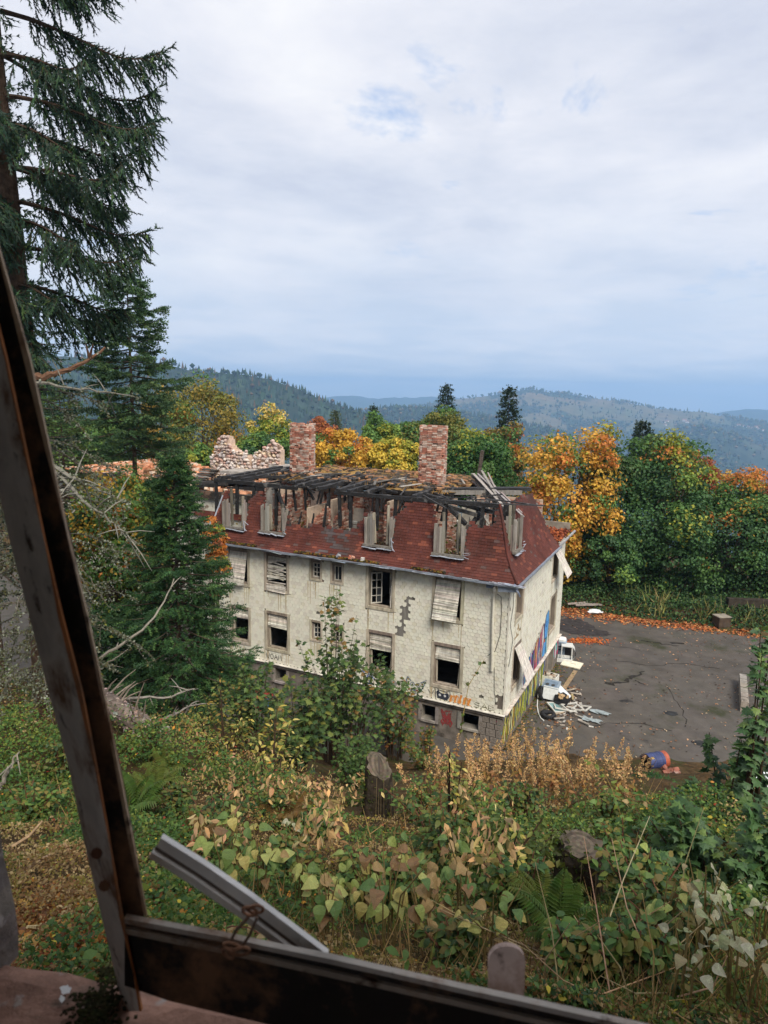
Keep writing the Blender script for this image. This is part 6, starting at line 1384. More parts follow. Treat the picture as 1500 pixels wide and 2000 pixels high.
world_dead('reddish curved bough with bare bark running up from the window bar into the spruce', [at(62, 738, 12), at(110, 730, 12), at(160, 712, 12.1), at(205, 678, 12.3)], 0.07, 20, 2, S(128, 96, 76), 'bare_bough')
world_dead('pale lichened bare branch arching right below the reddish bough', [at(66, 748, 11), at(130, 755, 11), at(200, 765, 11.2), at(270, 778, 11.5)], 0.03, 70, 5, S(140, 136, 124))
world_dead('lichen-crusted bare branch sloping down towards the orange maple', [at(95, 905, 10), at(150, 935, 10), at(200, 960, 10.2), at(250, 985, 10.4)], 0.035, 220, 8, S(146, 142, 130))
world_dead('second lichened bare branch ending in a thin bent twig', [at(105, 920, 10), at(170, 985, 10), at(220, 1020, 10.2), at(268, 1060, 10.3)], 0.03, 160, 7, S(150, 146, 134))
world_dead('long pale curved branch rising from the fallen trunk past the young fir', [at(183, 1295, 17), at(230, 1262, 17), at(285, 1225, 17.2), at(320, 1180, 17.5), at(340, 1130, 17.8)], 0.045, 20, 3, S(172, 164, 150))
world_dead('thin pale branch below the long curved one', [at(188, 1312, 17), at(220, 1290, 17), at(250, 1268, 17.2)], 0.028, 10, 3, S(160, 150, 138))
world_dead('grey crooked branch lying over the fallen trunk', [at(225, 1368, 17), at(270, 1362, 17), at(330, 1362, 17.2), at(380, 1345, 17.4)], 0.045, 30, 6, S(168, 160, 150))
world_dead('grey forked branch at the foot of the fallen trunk', [at(300, 1412, 16.6), at(340, 1396, 16.8), at(380, 1372, 17.2)], 0.05, 20, 5, S(150, 142, 134))
world_dead('bleached broken stick standing at the lower left edge', [at(0, 1540, 8), at(12, 1510, 8), at(22, 1490, 8.1), at(38, 1468, 8.2)], 0.03, 10, 2, S(170, 160, 144))
# fallen trunk
q0, q1 = at(190, 1362, 17.2), at(325, 1445, 15.8); c_ = (q0 + q1) / 2; root = thing('fallen_trunk', 'grey scaly fallen trunk with broken stubs lying on the left slope', 'log', c_)
b = MB(); s = np.linspace(0, 1, 12); ax = lerp(q0 - c_, q1 - c_, s[:, None]); b.tube(ax, np.linspace(0.27, 0.22, 12), 12, S(118, 106, 98), wob=0.14); b.build('log', M_bark, root)
b = MB(); n = 500; th_ = rng.uniform(0, 6.28, n); u_ = rng.random(n); dv = nrm(q1 - q0); a1 = nrm(np.cross(dv, [0, 0, 1])); a2 = np.cross(a1, dv); Nn = a1 * np.cos(th_)[:, None] + a2 * np.sin(th_)[:, None]
b.tmpl(LF, lerp(q0 - c_, q1 - c_, u_[:, None]) + Nn * 0.25, nrm(dv + 0.5 * rng.normal(size=(n, 3))), Nn + 0.4 * rng.normal(size=(n, 3)), rng.uniform(0.06, 0.14, n), jit(S(150, 138, 130), 0.25, n)); b.build('bark_scale', M_twig, root, kind='stuff')
for k in range(14):
    p = lerp(q0 - c_, q1 - c_, rng.random()) ; d = nrm(a1 * rng.normal() + a2 * abs(rng.normal()) + 0.3 * dv); b = MB(); L = rng.uniform(0.3, 0.9); b.tube([p + d * 0.2, p + d * (0.2 + L * 0.6), p + d * (0.2 + L) + rng.normal(size=3) * 0.05], [0.03, 0.02, 0.008], 5, S(140, 128, 116)); b.build('stub', M_twig, root)

# stumps
def stump(label, px, pyb, dpx, hpx, dist_k, broken, moss):
    p = on_ground(px, pyb); d = (p - CAMP) @ FW; r = dpx / 2 / FPX * d; h = hpx / FPX * d * 1.12; root = thing('tree_stump', label, 'stump', p)
    n = 26; th = np.linspace(0, 2 * math.pi, n, endpoint=False); b = MB(); V = []; lv = 9
    rr = 1 + 0.09 * np.sin(th * 5 + 1) + 0.06 * np.sin(th * 9)
    topz = h * (1 - broken * (0.5 + 0.5 * np.sin(th + 2.4)) * 0.28) + 0.012 * rng.normal(size=n)
    for k in range(lv):
        f = k / (lv - 1); q = r * (1.28 - 0.42 * f ** 0.5) * rr * (1 + 0.03 * rng.normal(size=n)); V.append(np.stack([q * np.cos(th), q * np.sin(th), -0.3 + (topz + 0.3) * f], -1))
    V = np.concatenate(V); F = [(k * n + j, k * n + (j + 1) % n, (k + 1) * n + (j + 1) % n, (k + 1) * n + j) for k in range(lv - 1) for j in range(n)]
    b.add(V, F, jit(S(62, 55, 46), 0.08, len(F))); b.build('bark', M_bark, root)
    b = MB(); ring = V[-n:]; V2 = []; rings = 6; ra = np.hypot(ring[:, 0], ring[:, 1]).mean(); cz = np.stack([np.ones(n), np.cos(th), np.sin(th)], -1); cf = np.linalg.lstsq(cz, ring[:, 2], rcond=None)[0]; rim = np.stack([ra * np.cos(th), ra * np.sin(th), cz @ cf], -1)
    for k in range(rings): V2.append(lerp(ring, rim if k else ring, min(1, k)) * [1 - k / (rings - 0.6), 1 - k / (rings - 0.6), 1] * [1, 1, 1] + [0, 0, 0.004 * (k % 2)])
    V2 = np.concatenate(V2); F = [(k * n + j, k * n + (j + 1) % n, (k + 1) * n + (j + 1) % n, (k + 1) * n + j) for k in range(rings - 1) for j in range(n)]; F.append(tuple((rings - 1) * n + j for j in range(n)))
    b.add(V2, F, np.concatenate([jit(S(98, 88, 76) * (1 - 0.3 * (k % 2)), 0.10, n) for k in range(rings - 1)] + [jit(S(84, 76, 70), 0.1, 1)])); b.build('cut_face', M_wood, root)
    m_ = 900; k = rng.integers(0, len(V), m_); P = V[k] * 1.01 + rng.normal(size=(m_, 3)) * 0.03; P = P[P[:, 0] * 0.8 + rng.normal(size=len(P)) * r * 0.5 < 0]; m_ = len(P)
    b = MB(); b.tmpl(LF, P, rdir(m_), rdir(m_, 0.5), rng.uniform(0.03, 0.08, m_), jit(S(96, 108, 44), 0.25, m_) * moss); b.build('moss', M_leaf, root, kind='stuff')
    for k in range(6):
        a = rng.uniform(-2.6, -0.4); b = MB(); z1 = topz.mean() * rng.uniform(0.75, 1.0); q = r * 1.16; b.tube([(q * math.cos(a), q * math.sin(a), z1), (q * 1.1 * math.cos(a), q * 1.1 * math.sin(a), z1 * 0.5), (q * 1.25 * math.cos(a), q * 1.25 * math.sin(a), 0.0)], 0.004, 4, S(140, 122, 92)); b.build('dry_tendril', M_dry, root)
    return root
stump('tall broken grey tree stump with mossy left side in the middle of the slope', 738, 1600, 56, 118, 1, 1.0, 0.8)
stump('wide low cut tree stump with dark flat top at the right of the slope', 1128, 1738, 92, 92, 1, 0.25, 0.5)

BP = [(470, 1700, 110, 5, 22, .17, 'broad', 'bright broad-leaved plant highest above the end of the white bar'), (820, 1850, 130, 5, 22, .17, 'broad', 'broad-leaved plant just above the rail left of the rusty tab'), (640, 1830, 110, 5, 20, .16, 'broad', 'broad-leaved plant at the foot of the white bar'), (1180, 1690, 80, 4, 16, .15, 'broad', 'broad-leaved plant overhanging the wide stump'), (1290, 1850, 120, 5, 18, .15, 'broad', 'green broad-leaved plant left of the pale faded group'), (440, 1760, 130, 5, 24, .17, 'broad', 'broad-leaved green plant at the left of the window rail'), (510, 1745, 110, 5, 22, .16, 'broad', 'broad-leaved olive plant above the white angle bar'), (590, 1760, 90, 4, 16, .15, 'broad', 'yellow-green broad-leaved plant above the middle of the rail'),
      (655, 1790, 100, 4, 16, .15, 'broad', 'broad-leaved plant right of the white angle bar'), (720, 1800, 140, 5, 22, .16, 'broad', 'broad-leaved clump between the angle bar and the rusty tab'), (755, 1850, 190, 6, 30, .18, 'broad', 'tall drooping broad-leaved plant nearest the rail'), (830, 1790, 120, 5, 22, .16, 'broad', 'broad-leaved plant behind the tallest drooping one'),
      (905, 1800, 150, 5, 24, .17, 'broad', 'broad-leaved plant above the rusty tab'), (1230, 1740, 100, 4, 18, .16, 'broad', 'broad-leaved plant right of the wide stump'), (960, 1870, 130, 4, 16, .14, 'broad', 'withering broad-leaved plant behind the rusty tab'),
      (1370, 1880, 170, 5, 24, .098, 'pale', 'pale faded broad-leaved plant at the lower right'), (1440, 1960, 190, 6, 28, .098, 'pale', 'largest pale faded plant in the lower right corner'), (1470, 1860, 130, 4, 18, .098, 'pale', 'pale faded plant at the right edge under the thicket'), (1330, 1960, 130, 4, 18, .098, 'pale', 'pale faded plant left of the corner plants'), (1390, 1790, 110, 4, 14, .098, 'pale', 'pale faded plant highest of the pale group'),
      (1000, 1690, 80, 4, 16, .14, 'broad', 'broad-leaved plant between the two stumps'), (580, 1680, 70, 4, 14, .098, 'pale', 'withered pale plant in the dry patch of the slope')]
CLEAR = [(*on_ground(735, 1690)[:2], 1.6), (*on_ground(1120, 1850)[:2], 1.3), (*on_ground(1280, 1520)[:2], 2.2), (*on_ground(1290, 1570)[:2], 1.4), (*on_ground(738, 1600)[:2], 1.4), (*on_ground(738, 1640)[:2], 1.6), (*on_ground(1128, 1738)[:2], 1.1), (*on_ground(1120, 1800)[:2], 0.9), (*on_ground(262, 1600)[:2], 0.8)] + [(*(on_ground(q[0], q[1])[:2] - np.array([0, 0.25])), 0.55) for q in BP]
# ---- undergrowth: leaf canopy over the slope, nobody could count it
def vis_scatter(n, pxr=(-60, 1560), pyr=(1340, 2010)):
    """points on the slope, even in the picture plane so near ground is covered as densely as far ground"""
    px = rng.uniform(*pxr, n); py = rng.uniform(*pyr, n); u = (px - 750) / FPX; v = (1000 - py) / FPX
    r = FW + u[:, None] * RT + v[:, None] * UP; t = np.full(n, 2.0); res = np.zeros(n); done = np.zeros(n, bool); act = np.arange(n); g0 = np.full(n, 1.0); t0 = t.copy()
    for _ in range(90):
        p = CAMP + r[act] * t[act][:, None]; g = p[:, 2] - T(p[:, 0], p[:, 1]); hit = g <= 0; h_ = act[hit]
        f_ = g0[h_] / (g0[h_] - g[hit] + 1e-9); res[h_] = t0[h_] + f_ * (t[h_] - t0[h_]); done[h_] = True
        act, g = act[~hit], g[~hit]; t0[act] = t[act]; g0[act] = g; t[act] += np.clip(0.25 * g, 0.06, 1.2)
        if len(act) == 0: break
    t = res
    p = CAMP + r * t[:, None]; ok = done & (T(p[:, 0], p[:, 1]) > 0.25) & (p[:, 1] > 1.2); return p[ok], t[ok], px[ok], py[ok]
def mound(x, y): return 0.08 + 1.25 * np.clip(fbm(x * 0.75, y * 0.75, 3, 51) - 0.34, 0, 1) * 1.6 + 0.35 * np.clip(fbm(x * 2.1, y * 2.1, 2, 57) - 0.4, 0, 1)
p, dist, pxs, pys = vis_scatter(205000)
n = len(p); lowz = (pxs < 330) & (pys > 1520); Hm = mound(p[:, 0], p[:, 1]) * np.where(lowz, 0.5, 1.0) * (1 - 0.65 * smooth(17.5, 22, p[:, 1])) * (0.75 + 0.25 * smooth(6, 10, p[:, 1]))
for qx, qy, qr in CLEAR: Hm = Hm * (1 - 0.97 * np.exp(-((p[:, 0] - qx) ** 2 + (p[:, 1] - qy) ** 2) / qr ** 2))
pz = T(p[:, 0], p[:, 1]) + Hm * rng.uniform(0.12, 1.08, n) ** 0.6
right = smooth(1050, 1300, pxs) * smooth(1480, 1560, pys); left = (1 - smooth(300, 420, pxs)) * smooth(1560, 1720, pys)
CG = np.array([S(70, 100, 46), S(92, 120, 54), S(52, 80, 40), S(116, 130, 56), S(78, 110, 50), S(104, 112, 50)]); CB = np.array([S(132, 100, 60), S(164, 138, 92), S(118, 90, 58), S(180, 156, 110), S(140, 128, 62)])
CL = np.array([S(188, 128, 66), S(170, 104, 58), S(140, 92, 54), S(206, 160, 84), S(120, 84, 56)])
zone = fbm(p[:, 0] * 0.7 + 3, p[:, 1] * 0.7, 4, 61); dry = zone - 0.20 * right + 0.02 * (pys < 1640) > 0.525 + 0.05 * rng.normal(size=n)
kf = fbm(p[:, 0] * 2.4, p[:, 1] * 2.4, 3, 91) * 11 + 0.7 * rng.normal(size=n)          # each little plant keeps its own green
gi = np.floor(kf).astype(int) % 6; bi = np.floor(kf * 0.8).astype(int) % 5
col = np.where(dry[:, None], CB[bi], CG[gi]); lf = 0.72 + 0.3 * (np.floor(kf * 1.3) % 3) * 0.5
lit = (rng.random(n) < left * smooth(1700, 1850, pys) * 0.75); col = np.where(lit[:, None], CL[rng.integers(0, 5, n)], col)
yel = rng.random(n) < 0.018; col = np.where(yel[:, None], np.array([S(198, 178, 60), S(204, 138, 56), S(160, 70, 50)])[rng.integers(0, 3, n)], col)
col = col * (1 + 0.14 * rng.normal(size=(n, 1)))
sz_ = rng.uniform(0.035, 0.095, n) * (0.48 + dist * 0.040) * lf * np.where(dry, 0.72, 1.0) * np.where(lit, 1.7, 1.0); P = np.stack([p[:, 0], p[:, 1], np.where(lit, T(p[:, 0], p[:, 1]) + rng.uniform(0.0, 0.06, n), pz)], -1)
Nn = rdir(n, 1.0) + np.array([0, -0.35, 0]); D = nrm(rdir(n) * [1, 1, 0.6] - [0, 0, 0.25])
b = MB(); nr_ = dist < 9.5; ft_ = ~nr_
b.tmpl(LEAF4, P[nr_], D[nr_], Nn[nr_], sz_[nr_], np.clip(col, 0.01, 0.7)[nr_]); b.tmpl((LF[0] * [0.85, 1, 1], LF[1]), P[ft_], D[ft_], Nn[ft_], sz_[ft_] * 1.08, np.clip(col, 0.01, 0.7)[ft_]); b.build('undergrowth', M_leaf, kind='stuff')
# arching bramble canes with their leaflets
p, dist, pxs, pys = vis_scatter(190, (330, 1520), (1600, 1970)); b = MB(); lP, lD, lS, lC = [], [], [], []
for q, dd in zip(p, dist):
    if any(math.hypot(q[0] - c0, q[1] - c1) < c2 + 1.0 for c0, c1, c2 in CLEAR[:9]): continue
    a = rng.uniform(0, 6.28); L = rng.uniform(0.7, 1.7); h = rng.uniform(0.35, 0.85); s_ = np.linspace(0, 1, 8); g = float(T(q[0], q[1]))
    ax = np.stack([q[0] + L * s_ * math.cos(a), q[1] + L * s_ * math.sin(a), g + h * 2.6 * s_ * (1 - 0.72 * s_) + 0 * s_], -1); b.tube(ax, np.linspace(0.007, 0.003, 8) * (0.8 + dd * 0.03), 4, [S(110, 70, 58), S(120, 104, 60), S(96, 84, 54)][rng.integers(3)], cap=False)
    gc = CG[rng.integers(6)] if rng.random() < 0.8 else CB[rng.integers(5)]
    for i in range(2, 8):
        for _ in range(3): lP.append(ax[i] + rng.normal(size=3) * 0.04); lD.append(rdir(1)[0] * [1, 1, 0.4] - [0, 0, 0.3]); lS.append(rng.uniform(0.06, 0.12)); lC.append(gc * rng.uniform(0.8, 1.2))
b.build('bramble_canes', M_twig, kind='stuff'); b = MB(); b.tmpl(LEAF4, np.array(lP), np.array(lD), rdir(len(lP), 1.2), np.array(lS), np.clip(np.array(lC), 0, 1)); b.build('bramble_leaves', M_leaf, kind='stuff')
# stems and blades
p, dist, pxs, pys = vis_scatter(11000); n = len(p); P = np.stack([p[:, 0], p[:, 1], T(p[:, 0], p[:, 1])], -1)
zone = fbm(p[:, 0] * 0.5 + 9, p[:, 1] * 0.5, 3, 71); keep = (zone + 0.012 * np.clip(dist - 12, -8, 4) > 0.51 + 0.08 * rng.normal(size=n)) & ~((pxs < 330) & (pys > 1640)); P, dist = P[keep], dist[keep]; n = len(P)
b = MB(); D = rdir(n, 1.5); b.tmpl(BL, P, D, rdir(n), np.stack([0.006 + dist * 0.0009, rng.uniform(0.2, 0.75, n) * (0.55 + 0.45 * smooth(7, 13, dist)), np.ones(n)], -1), np.array([S(170, 140, 92), S(128, 100, 62), S(112, 112, 52), S(86, 70, 48)])[rng.choice(4, n, p=[0.35, 0.3, 0.2, 0.15])] * rng.uniform(0.6, 1.1, (n, 1))); b.build('dry_stems', M_dry, kind='stuff')
# dead leaves hanging in tufts on the dry patches
p, dist, pxs, pys = vis_scatter(6500, (380, 1000), (1480, 1760)); n = len(p); P = np.stack([p[:, 0], p[:, 1], T(p[:, 0], p[:, 1]) + rng.uniform(0.2, 0.8, n)], -1); keep = fbm(p[:, 0] * 0.9, p[:, 1] * 0.9, 3, 88) > 0.52; P = P[keep]; n = len(P)
b = MB(); b.tmpl(OVAL, P, nrm(np.array([0, 0, -1.0]) + 0.6 * rng.normal(size=(n, 3))), rdir(n), rng.uniform(0.07, 0.15, n), jit(S(190, 158, 112), 0.25, n)); b.build('withered_leaves', M_dry, kind='stuff')

# bank beyond the yard
def far_pts(n, lo, hi, xr=(6, 34)):
    x = rng.uniform(*xr, n); fd = rng.uniform(lo, hi, n); y = YE0[1] + (x - YE0[0]) * YED[1] / YED[0] + fd / YEN[1]; return x, y, fd
x, y, fd = far_pts(26000, 0.6, 7.0); n = len(x); Hm = 0.15 + 1.5 * np.clip(fbm(x * 0.5, y * 0.5, 3, 15) - 0.25, 0, 1) * smooth(0.4, 2.2, fd); P = np.stack([x, y, T(x, y) + Hm * rng.uniform(0.2, 1, n)], -1)
b = MB(); b.tmpl(LF, P, rdir(n), rdir(n, 1.2) + [0, -0.5, 0], rng.uniform(0.12, 0.24, n), np.clip(np.array([S(64, 96, 50), S(50, 80, 44), S(84, 108, 54), S(40, 62, 38)])[rng.integers(0, 4, n)] * (1 + 0.2 * rng.normal(size=(n, 1))), 0.01, 1)); b.build('bank_undergrowth', M_leaf, kind='stuff')
x, y, fd = far_pts(900, 0.9, 4.0, (14, 34)); n = len(x); P = np.stack([x, y, T(x, y)], -1); keep = fbm(x * 0.6, y * 0.6, 3, 33) > 0.5; P = P[keep]; n = len(P); b = MB(); b.tmpl(BL, P, rdir(n, 2.6), rdir(n), np.stack([np.full(n, 0.10), rng.uniform(0.5, 1.4, n), np.ones(n)], -1), jit(S(140, 136, 84), 0.2, n)); b.build('bank_weeds', M_dry, kind='stuff')
def litter(x, y, s, cols, name, zoff=0.02):
    n = len(x); P = np.stack([x, y, np.maximum(T(x, y), 0) + zoff + rng.uniform(0, 0.03, n)], -1); b = MB(); b.tmpl(LF, P, nrm(rdir(n) * [1, 1, 0.15]), rdir(n, 3.0), s, np.array(cols)[rng.integers(0, len(cols), n)] * rng.uniform(0.7, 1.15, (n, 1))); return b.build(name, M_litter, kind='stuff')
x, y, fd = far_pts(15000, -1.5, 2.4); k = rng.random(len(x)) < np.exp(-((fd - 0.35) / np.interp(x, [8, 14, 24], [1.25, 0.95, 0.5])) ** 2); litter(x[k], y[k], rng.uniform(0.13, 0.24, k.sum()), [S(190, 118, 66), S(172, 98, 58), S(204, 148, 96), S(146, 90, 62)], 'leaf_bank')
x, y = rng.uniform(4, 32, 9000), rng.uniform(22, 46, 9000); k = (far_d(x, y) < 0) & (fbm(x * 0.35, y * 0.35, 3, 19) + 0.25 * rng.normal(size=9000) > 0.60) & (T(x, y) < 0.05); litter(x[k], y[k], rng.uniform(0.06, 0.15, k.sum()), [S(190, 150, 116), S(170, 122, 90), S(170, 150, 124), S(130, 94, 74), S(96, 76, 62), S(70, 62, 56)], 'yard_leaves')
c = on_ground(1145, 1252); n = 420; litter(c[0] + rng.normal(size=n) * 0.75, c[1] + rng.normal(size=n) * 0.25, rng.uniform(0.08, 0.16, n), [S(200, 104, 50), S(176, 86, 46), S(214, 130, 66)], 'leaf_patch')
n = 900; u = rng.uniform(0.2, 10.5, n); d_ = rng.exponential(0.35, n); q = np.array([hw((dd, uu, 0)) for uu, dd in zip(u, d_)]); litter(q[:, 0], q[:, 1], rng.uniform(0.05, 0.14, n), [S(92, 100, 44), S(70, 84, 36), S(120, 100, 56), S(150, 110, 70)], 'wall_foot_moss', 0.02)

# tall dry weeds with tan plumes along the foot of the slope
def plume_mesh(k):
    b = MB(); H = 1.5; b.tube([(0, 0, 0), (0.02, 0.01, H * 0.5), (0.05 + 0.04 * k, 0.0, H)], [0.010, 0.008, 0.003], 4, S(140, 108, 72)); n = 100
    z = rng.uniform(0.55, 1.0, n) * H; r = 0.13 * (1 - (z / H - 0.55) / 0.5) + 0.02; a = rng.uniform(0, 6.28, n); P = np.stack([r * np.cos(a) * rng.random(n) + 0.03, r * np.sin(a) * rng.random(n), z], -1)
    b.tmpl(LF, P, rdir(n, 0.5), rdir(n), rng.uniform(0.03, 0.075, n), jit(S(198, 162, 114), 0.2, n)); n = 14; z = rng.uniform(0.1, 0.55, n) * H
    b.tmpl(OVAL, np.stack([np.zeros(n), np.zeros(n), z], -1), rdir(n) * [1, 1, 0.4] - [0, 0, 0.5], rdir(n, 1), rng.uniform(0.10, 0.2, n), jit(S(150, 116, 70), 0.25, n)); return b.mesh('plume', M_dry)
PM = [plume_mesh(k) for k in range(5)]
spots = [(rng.uniform(825, 1110), rng.uniform(1490, 1590)) for _ in range(84)] + [(rng.uniform(1080, 1235), rng.uniform(1515, 1600)) for _ in range(34)] + [(rng.uniform(985, 1060), rng.uniform(1455, 1500)) for _ in range(14)]
for px, py in spots:
    p = on_ground(px, py); hh = rng.uniform(0.42, 1.05); o = obj('dry_weed', PM[rng.integers(5)], None, None, p, (rng.normal() * 0.17, rng.normal() * 0.17, rng.uniform(0, 6.3))); o.scale = (hh, hh, hh)
    tag(o, 'tall dry tan plumed weed in the belt along the foot of the slope', 'weed', 'tan plumed weeds at the foot of the slope')

# saplings with single maple leaves
LEAFM = {}
def leaf_objs(kind, tpl, cols, m_, name='leaf'):
    L = []
    for c in cols: b = MB(); b.add(tpl[0], tpl[1], jit(c, 0.06, len(tpl[1]))); L.append(b.mesh(name, m_))
    LEAFM[kind] = L
leaf_objs('maple', MAPLE, [S(74, 98, 50), S(60, 84, 44), S(92, 116, 56), S(110, 122, 56), S(84, 90, 48), S(128, 100, 50)], M_bigleaf)
leaf_objs('maple_dark', MAPLE, [S(72, 102, 60), S(60, 90, 52), S(88, 116, 66), S(112, 134, 70), S(80, 104, 70)], M_bigleaf)
leaf_objs('broad', HEART, [S(150, 162, 86), S(176, 178, 104), S(116, 138, 72), S(184, 170, 98), S(166, 138, 90), S(92, 120, 64), S(134, 104, 70), S(104, 128, 68)], M_bigleaf)
leaf_objs('pale', HEART, [S(166, 166, 132), S(152, 158, 114), S(180, 176, 148), S(130, 142, 90), S(160, 148, 110)], M_bigleaf)
leaf_objs('yellow', OVAL, [S(180, 164, 76), S(150, 148, 70), S(196, 180, 104), S(116, 124, 60), S(96, 110, 54)], M_bigleaf)
def orient(D, N):
    D = nrm(np.asarray(D, float)); Sd = nrm(np.cross(D, N)); N2 = np.cross(Sd, D); return Matrix((Sd, D, N2)).transposed().to_euler()
def place_leaf(kind, parent, p, D, N, s):
    L = LEAFM[kind]; o = obj('leaf', L[rng.integers(len(L))], parent, None, p, orient(D, N)); o.scale = (s,) * 3
def sapling(label, px, pyb, hpx, wpx, n_st, n_leaf_obj, n_leaf, ls, kind, dome=(0.55, 1.4), name='maple_sapling', lean=0.0, col=S(70, 56, 44), low=0.15, cols=None, cat='sapling'):
    p = on_ground(px, pyb); d = (p - CAMP) @ FW; H = hpx / FPX * d * 1.08; R = wpx / 2 / FPX * d; root = thing(name, label, cat, p); st = MB(); tips = []
    for k in range(n_st):
        a = rng.uniform(0, 6.28); rr = R * rng.uniform(0.1, 0.95); h = H * (1 - dome[0] * (rr / max(R, 0.01)) ** dome[1]) * rng.uniform(0.82, 1.0); b0 = np.array([0.15 * R * math.cos(a), 0.15 * R * math.sin(a), -0.1]); e = np.array([rr * math.cos(a) + lean * H, rr * math.sin(a), h]); m_ = lerp(b0, e, 0.5) * [0.75, 0.75, 1.1]
        ax = np.array([b0, m_, e]); st.tube(ax, [0.016 + 0.004 * H, 0.012, 0.005], 5, col); tips.append(ax)
    st.build('stem', M_twig, root); P, D, Nn, Sz = [], [], [], []
    for i in range(n_leaf_obj + n_leaf):
        ax = tips[rng.integers(n_st)]; q = rng.uniform(low, 1.0) ** 0.8 * 2; j = min(int(q), 1); p0 = lerp(ax[j], ax[j + 1], q - j); a = rng.uniform(0, 6.28); o = np.array([math.cos(a), math.sin(a), rng.uniform(-0.3, 0.5)]); off = rng.uniform(0.05, 0.35) * R * (1.15 - q / 2); p1 = p0 + o * off
        P.append(p1); D.append(nrm(o + [0, 0, rng.uniform(-0.7, 0.1)])); Nn.append(nrm(np.array([0, -0.25, 1.0]) + 0.45 * rng.normal(size=3))); Sz.append(ls * rng.uniform(0.6, 1.25))
    order = np.argsort([q @ [0, 1, 0] - 0.3 * q[2] for q in P])
    for i in order[:n_leaf_obj]: place_leaf(kind, root, P[i], D[i], Nn[i], Sz[i])
    r_ = order[n_leaf_obj:]
    if len(r_):
        b = MB(); cs = np.array([S(74, 98, 50), S(60, 84, 44), S(92, 116, 56), S(50, 74, 40)]) if cols is None else np.array(cols); tp = HEART if kind in ('broad', 'pale') else (OVAL if kind == 'yellow' else (LEAF4 if kind == 'bramble' else MAPLE))
        b.tmpl(tp, np.array(P)[r_], np.array(D)[r_], np.array(Nn)[r_], np.array(Sz)[r_], cs[rng.integers(0, len(cs), len(r_))] * rng.uniform(0.75, 1.2, (len(r_), 1))); b.build('foliage', M_leaf, root, kind='stuff')
    return root
GC = [S(72, 96, 48), S(58, 82, 44), S(90, 112, 54), S(50, 72, 40)]
sapling('tall maple sapling with long bare shoots before the middle of the facade', 650, 1490, 365, 190, 14, 200, 240, 0.19, 'maple', cols=GC, low=0.38)
sapling('broad dense maple bush at the foot of the tall bare shoots', 675, 1500, 240, 270, 30, 200, 1000, 0.19, 'maple', dome=(0.35, 3.0), cols=GC, low=0.2, cat='bush', name='maple_bush')
sapling('bushy maple sapling with rusty edges right of the tall sapling', 770, 1480, 165, 190, 20, 120, 900, 0.17, 'maple', dome=(0.35, 2.5), cols=GC + [S(128, 110, 52), S(140, 90, 50)])
sapling('maple sapling low in front of the tall sapling', 580, 1510, 200, 190, 18, 100, 800, 0.17, 'maple', dome=(0.35, 2.5), cols=GC + [S(118, 120, 52)])
sapling('slender maple sapling at the right edge reaching above the yard wall', 1455, 1660, 470, 150, 6, 190, 120, 0.15, 'maple_dark', cols=[S(56, 84, 48), S(44, 70, 42), S(72, 98, 54)])
sapling('maple shoot right of the blue drum', 1365, 1610, 130, 100, 5, 90, 60, 0.14, 'maple_dark', cols=[S(56, 84, 48), S(44, 70, 42), S(72, 98, 54)])
sapling('maple sapling with raised top leaves left of the low wall', 1410, 1640, 330, 120, 4, 120, 60, 0.15, 'maple_dark', cols=[S(56, 84, 48), S(44, 70, 42), S(72, 98, 54)])
sapling('dense dark maple thicket below the right saplings', 1370, 1750, 190, 300, 18, 200, 600, 0.13, 'maple_dark', cols=[S(70, 102, 56), S(58, 86, 48), S(88, 116, 60)], name='maple_thicket', cat='thicket')
sapling('dark maple thicket at the right edge below the saplings', 1490, 1780, 290, 190, 14, 160, 420, 0.13, 'maple_dark', cols=[S(70, 102, 56), S(58, 86, 48), S(88, 116, 60)], name='maple_thicket', cat='thicket')
sapling('yellowing ash sapling on the left of the slope with arching sprays', 530, 1560, 215, 150, 7, 110, 60, 0.13, 'yellow', name='ash_sapling', cols=[S(176, 160, 72), S(150, 140, 64), S(196, 176, 96)])
sapling('yellow-tinged bush left of the ash sapling before the fallen trunk', 445, 1500, 190, 200, 16, 90, 900, 0.11, 'yellow', name='autumn_bush', cols=[S(96, 104, 46), S(130, 124, 54), S(76, 92, 44), S(150, 124, 56)], cat='bush')
sapling('orange and green bush under the young fir', 395, 1430, 180, 180, 14, 60, 800, 0.13, 'maple', name='autumn_bush', cols=[S(104, 108, 46), S(80, 98, 44), S(160, 116, 50), S(120, 108, 48)], cat='bush')
sapling('green maple bush hiding the left cellar windows', 500, 1470, 165, 200, 20, 80, 1000, 0.14, 'maple', dome=(0.3, 3.0), name='maple_bush', cols=GC + [S(104, 108, 46)], cat='bush')
sapling('leafy green bush behind the tall stump', 690, 1535, 100, 220, 14, 60, 900, 0.12, 'maple', name='green_bush', cols=[S(70, 96, 44), S(84, 106, 48), S(56, 80, 38)], cat='bush')
sapling('green and rust bush before the right end of the plinth', 830, 1500, 90, 130, 12, 50, 500, 0.12, 'maple', name='green_bush', cols=[S(88, 104, 44), S(120, 112, 50), S(140, 100, 50), S(70, 90, 40)], cat='bush')
sapling('low rusty green bush against the cellar wall in the middle', 610, 1450, 110, 200, 16, 40, 900, 0.15, 'maple', dome=(0.3, 3), name='green_bush', cols=GC + [S(128, 110, 52), S(120, 80, 50)], cat='bush')
sapling('dark-stemmed bush right of the tall stump', 880, 1640, 190, 130, 7, 40, 200, 0.09, 'yellow', name='twiggy_bush', cols=[S(110, 112, 50), S(84, 98, 44), S(130, 124, 58)], col=S(46, 34, 28), cat='bush')
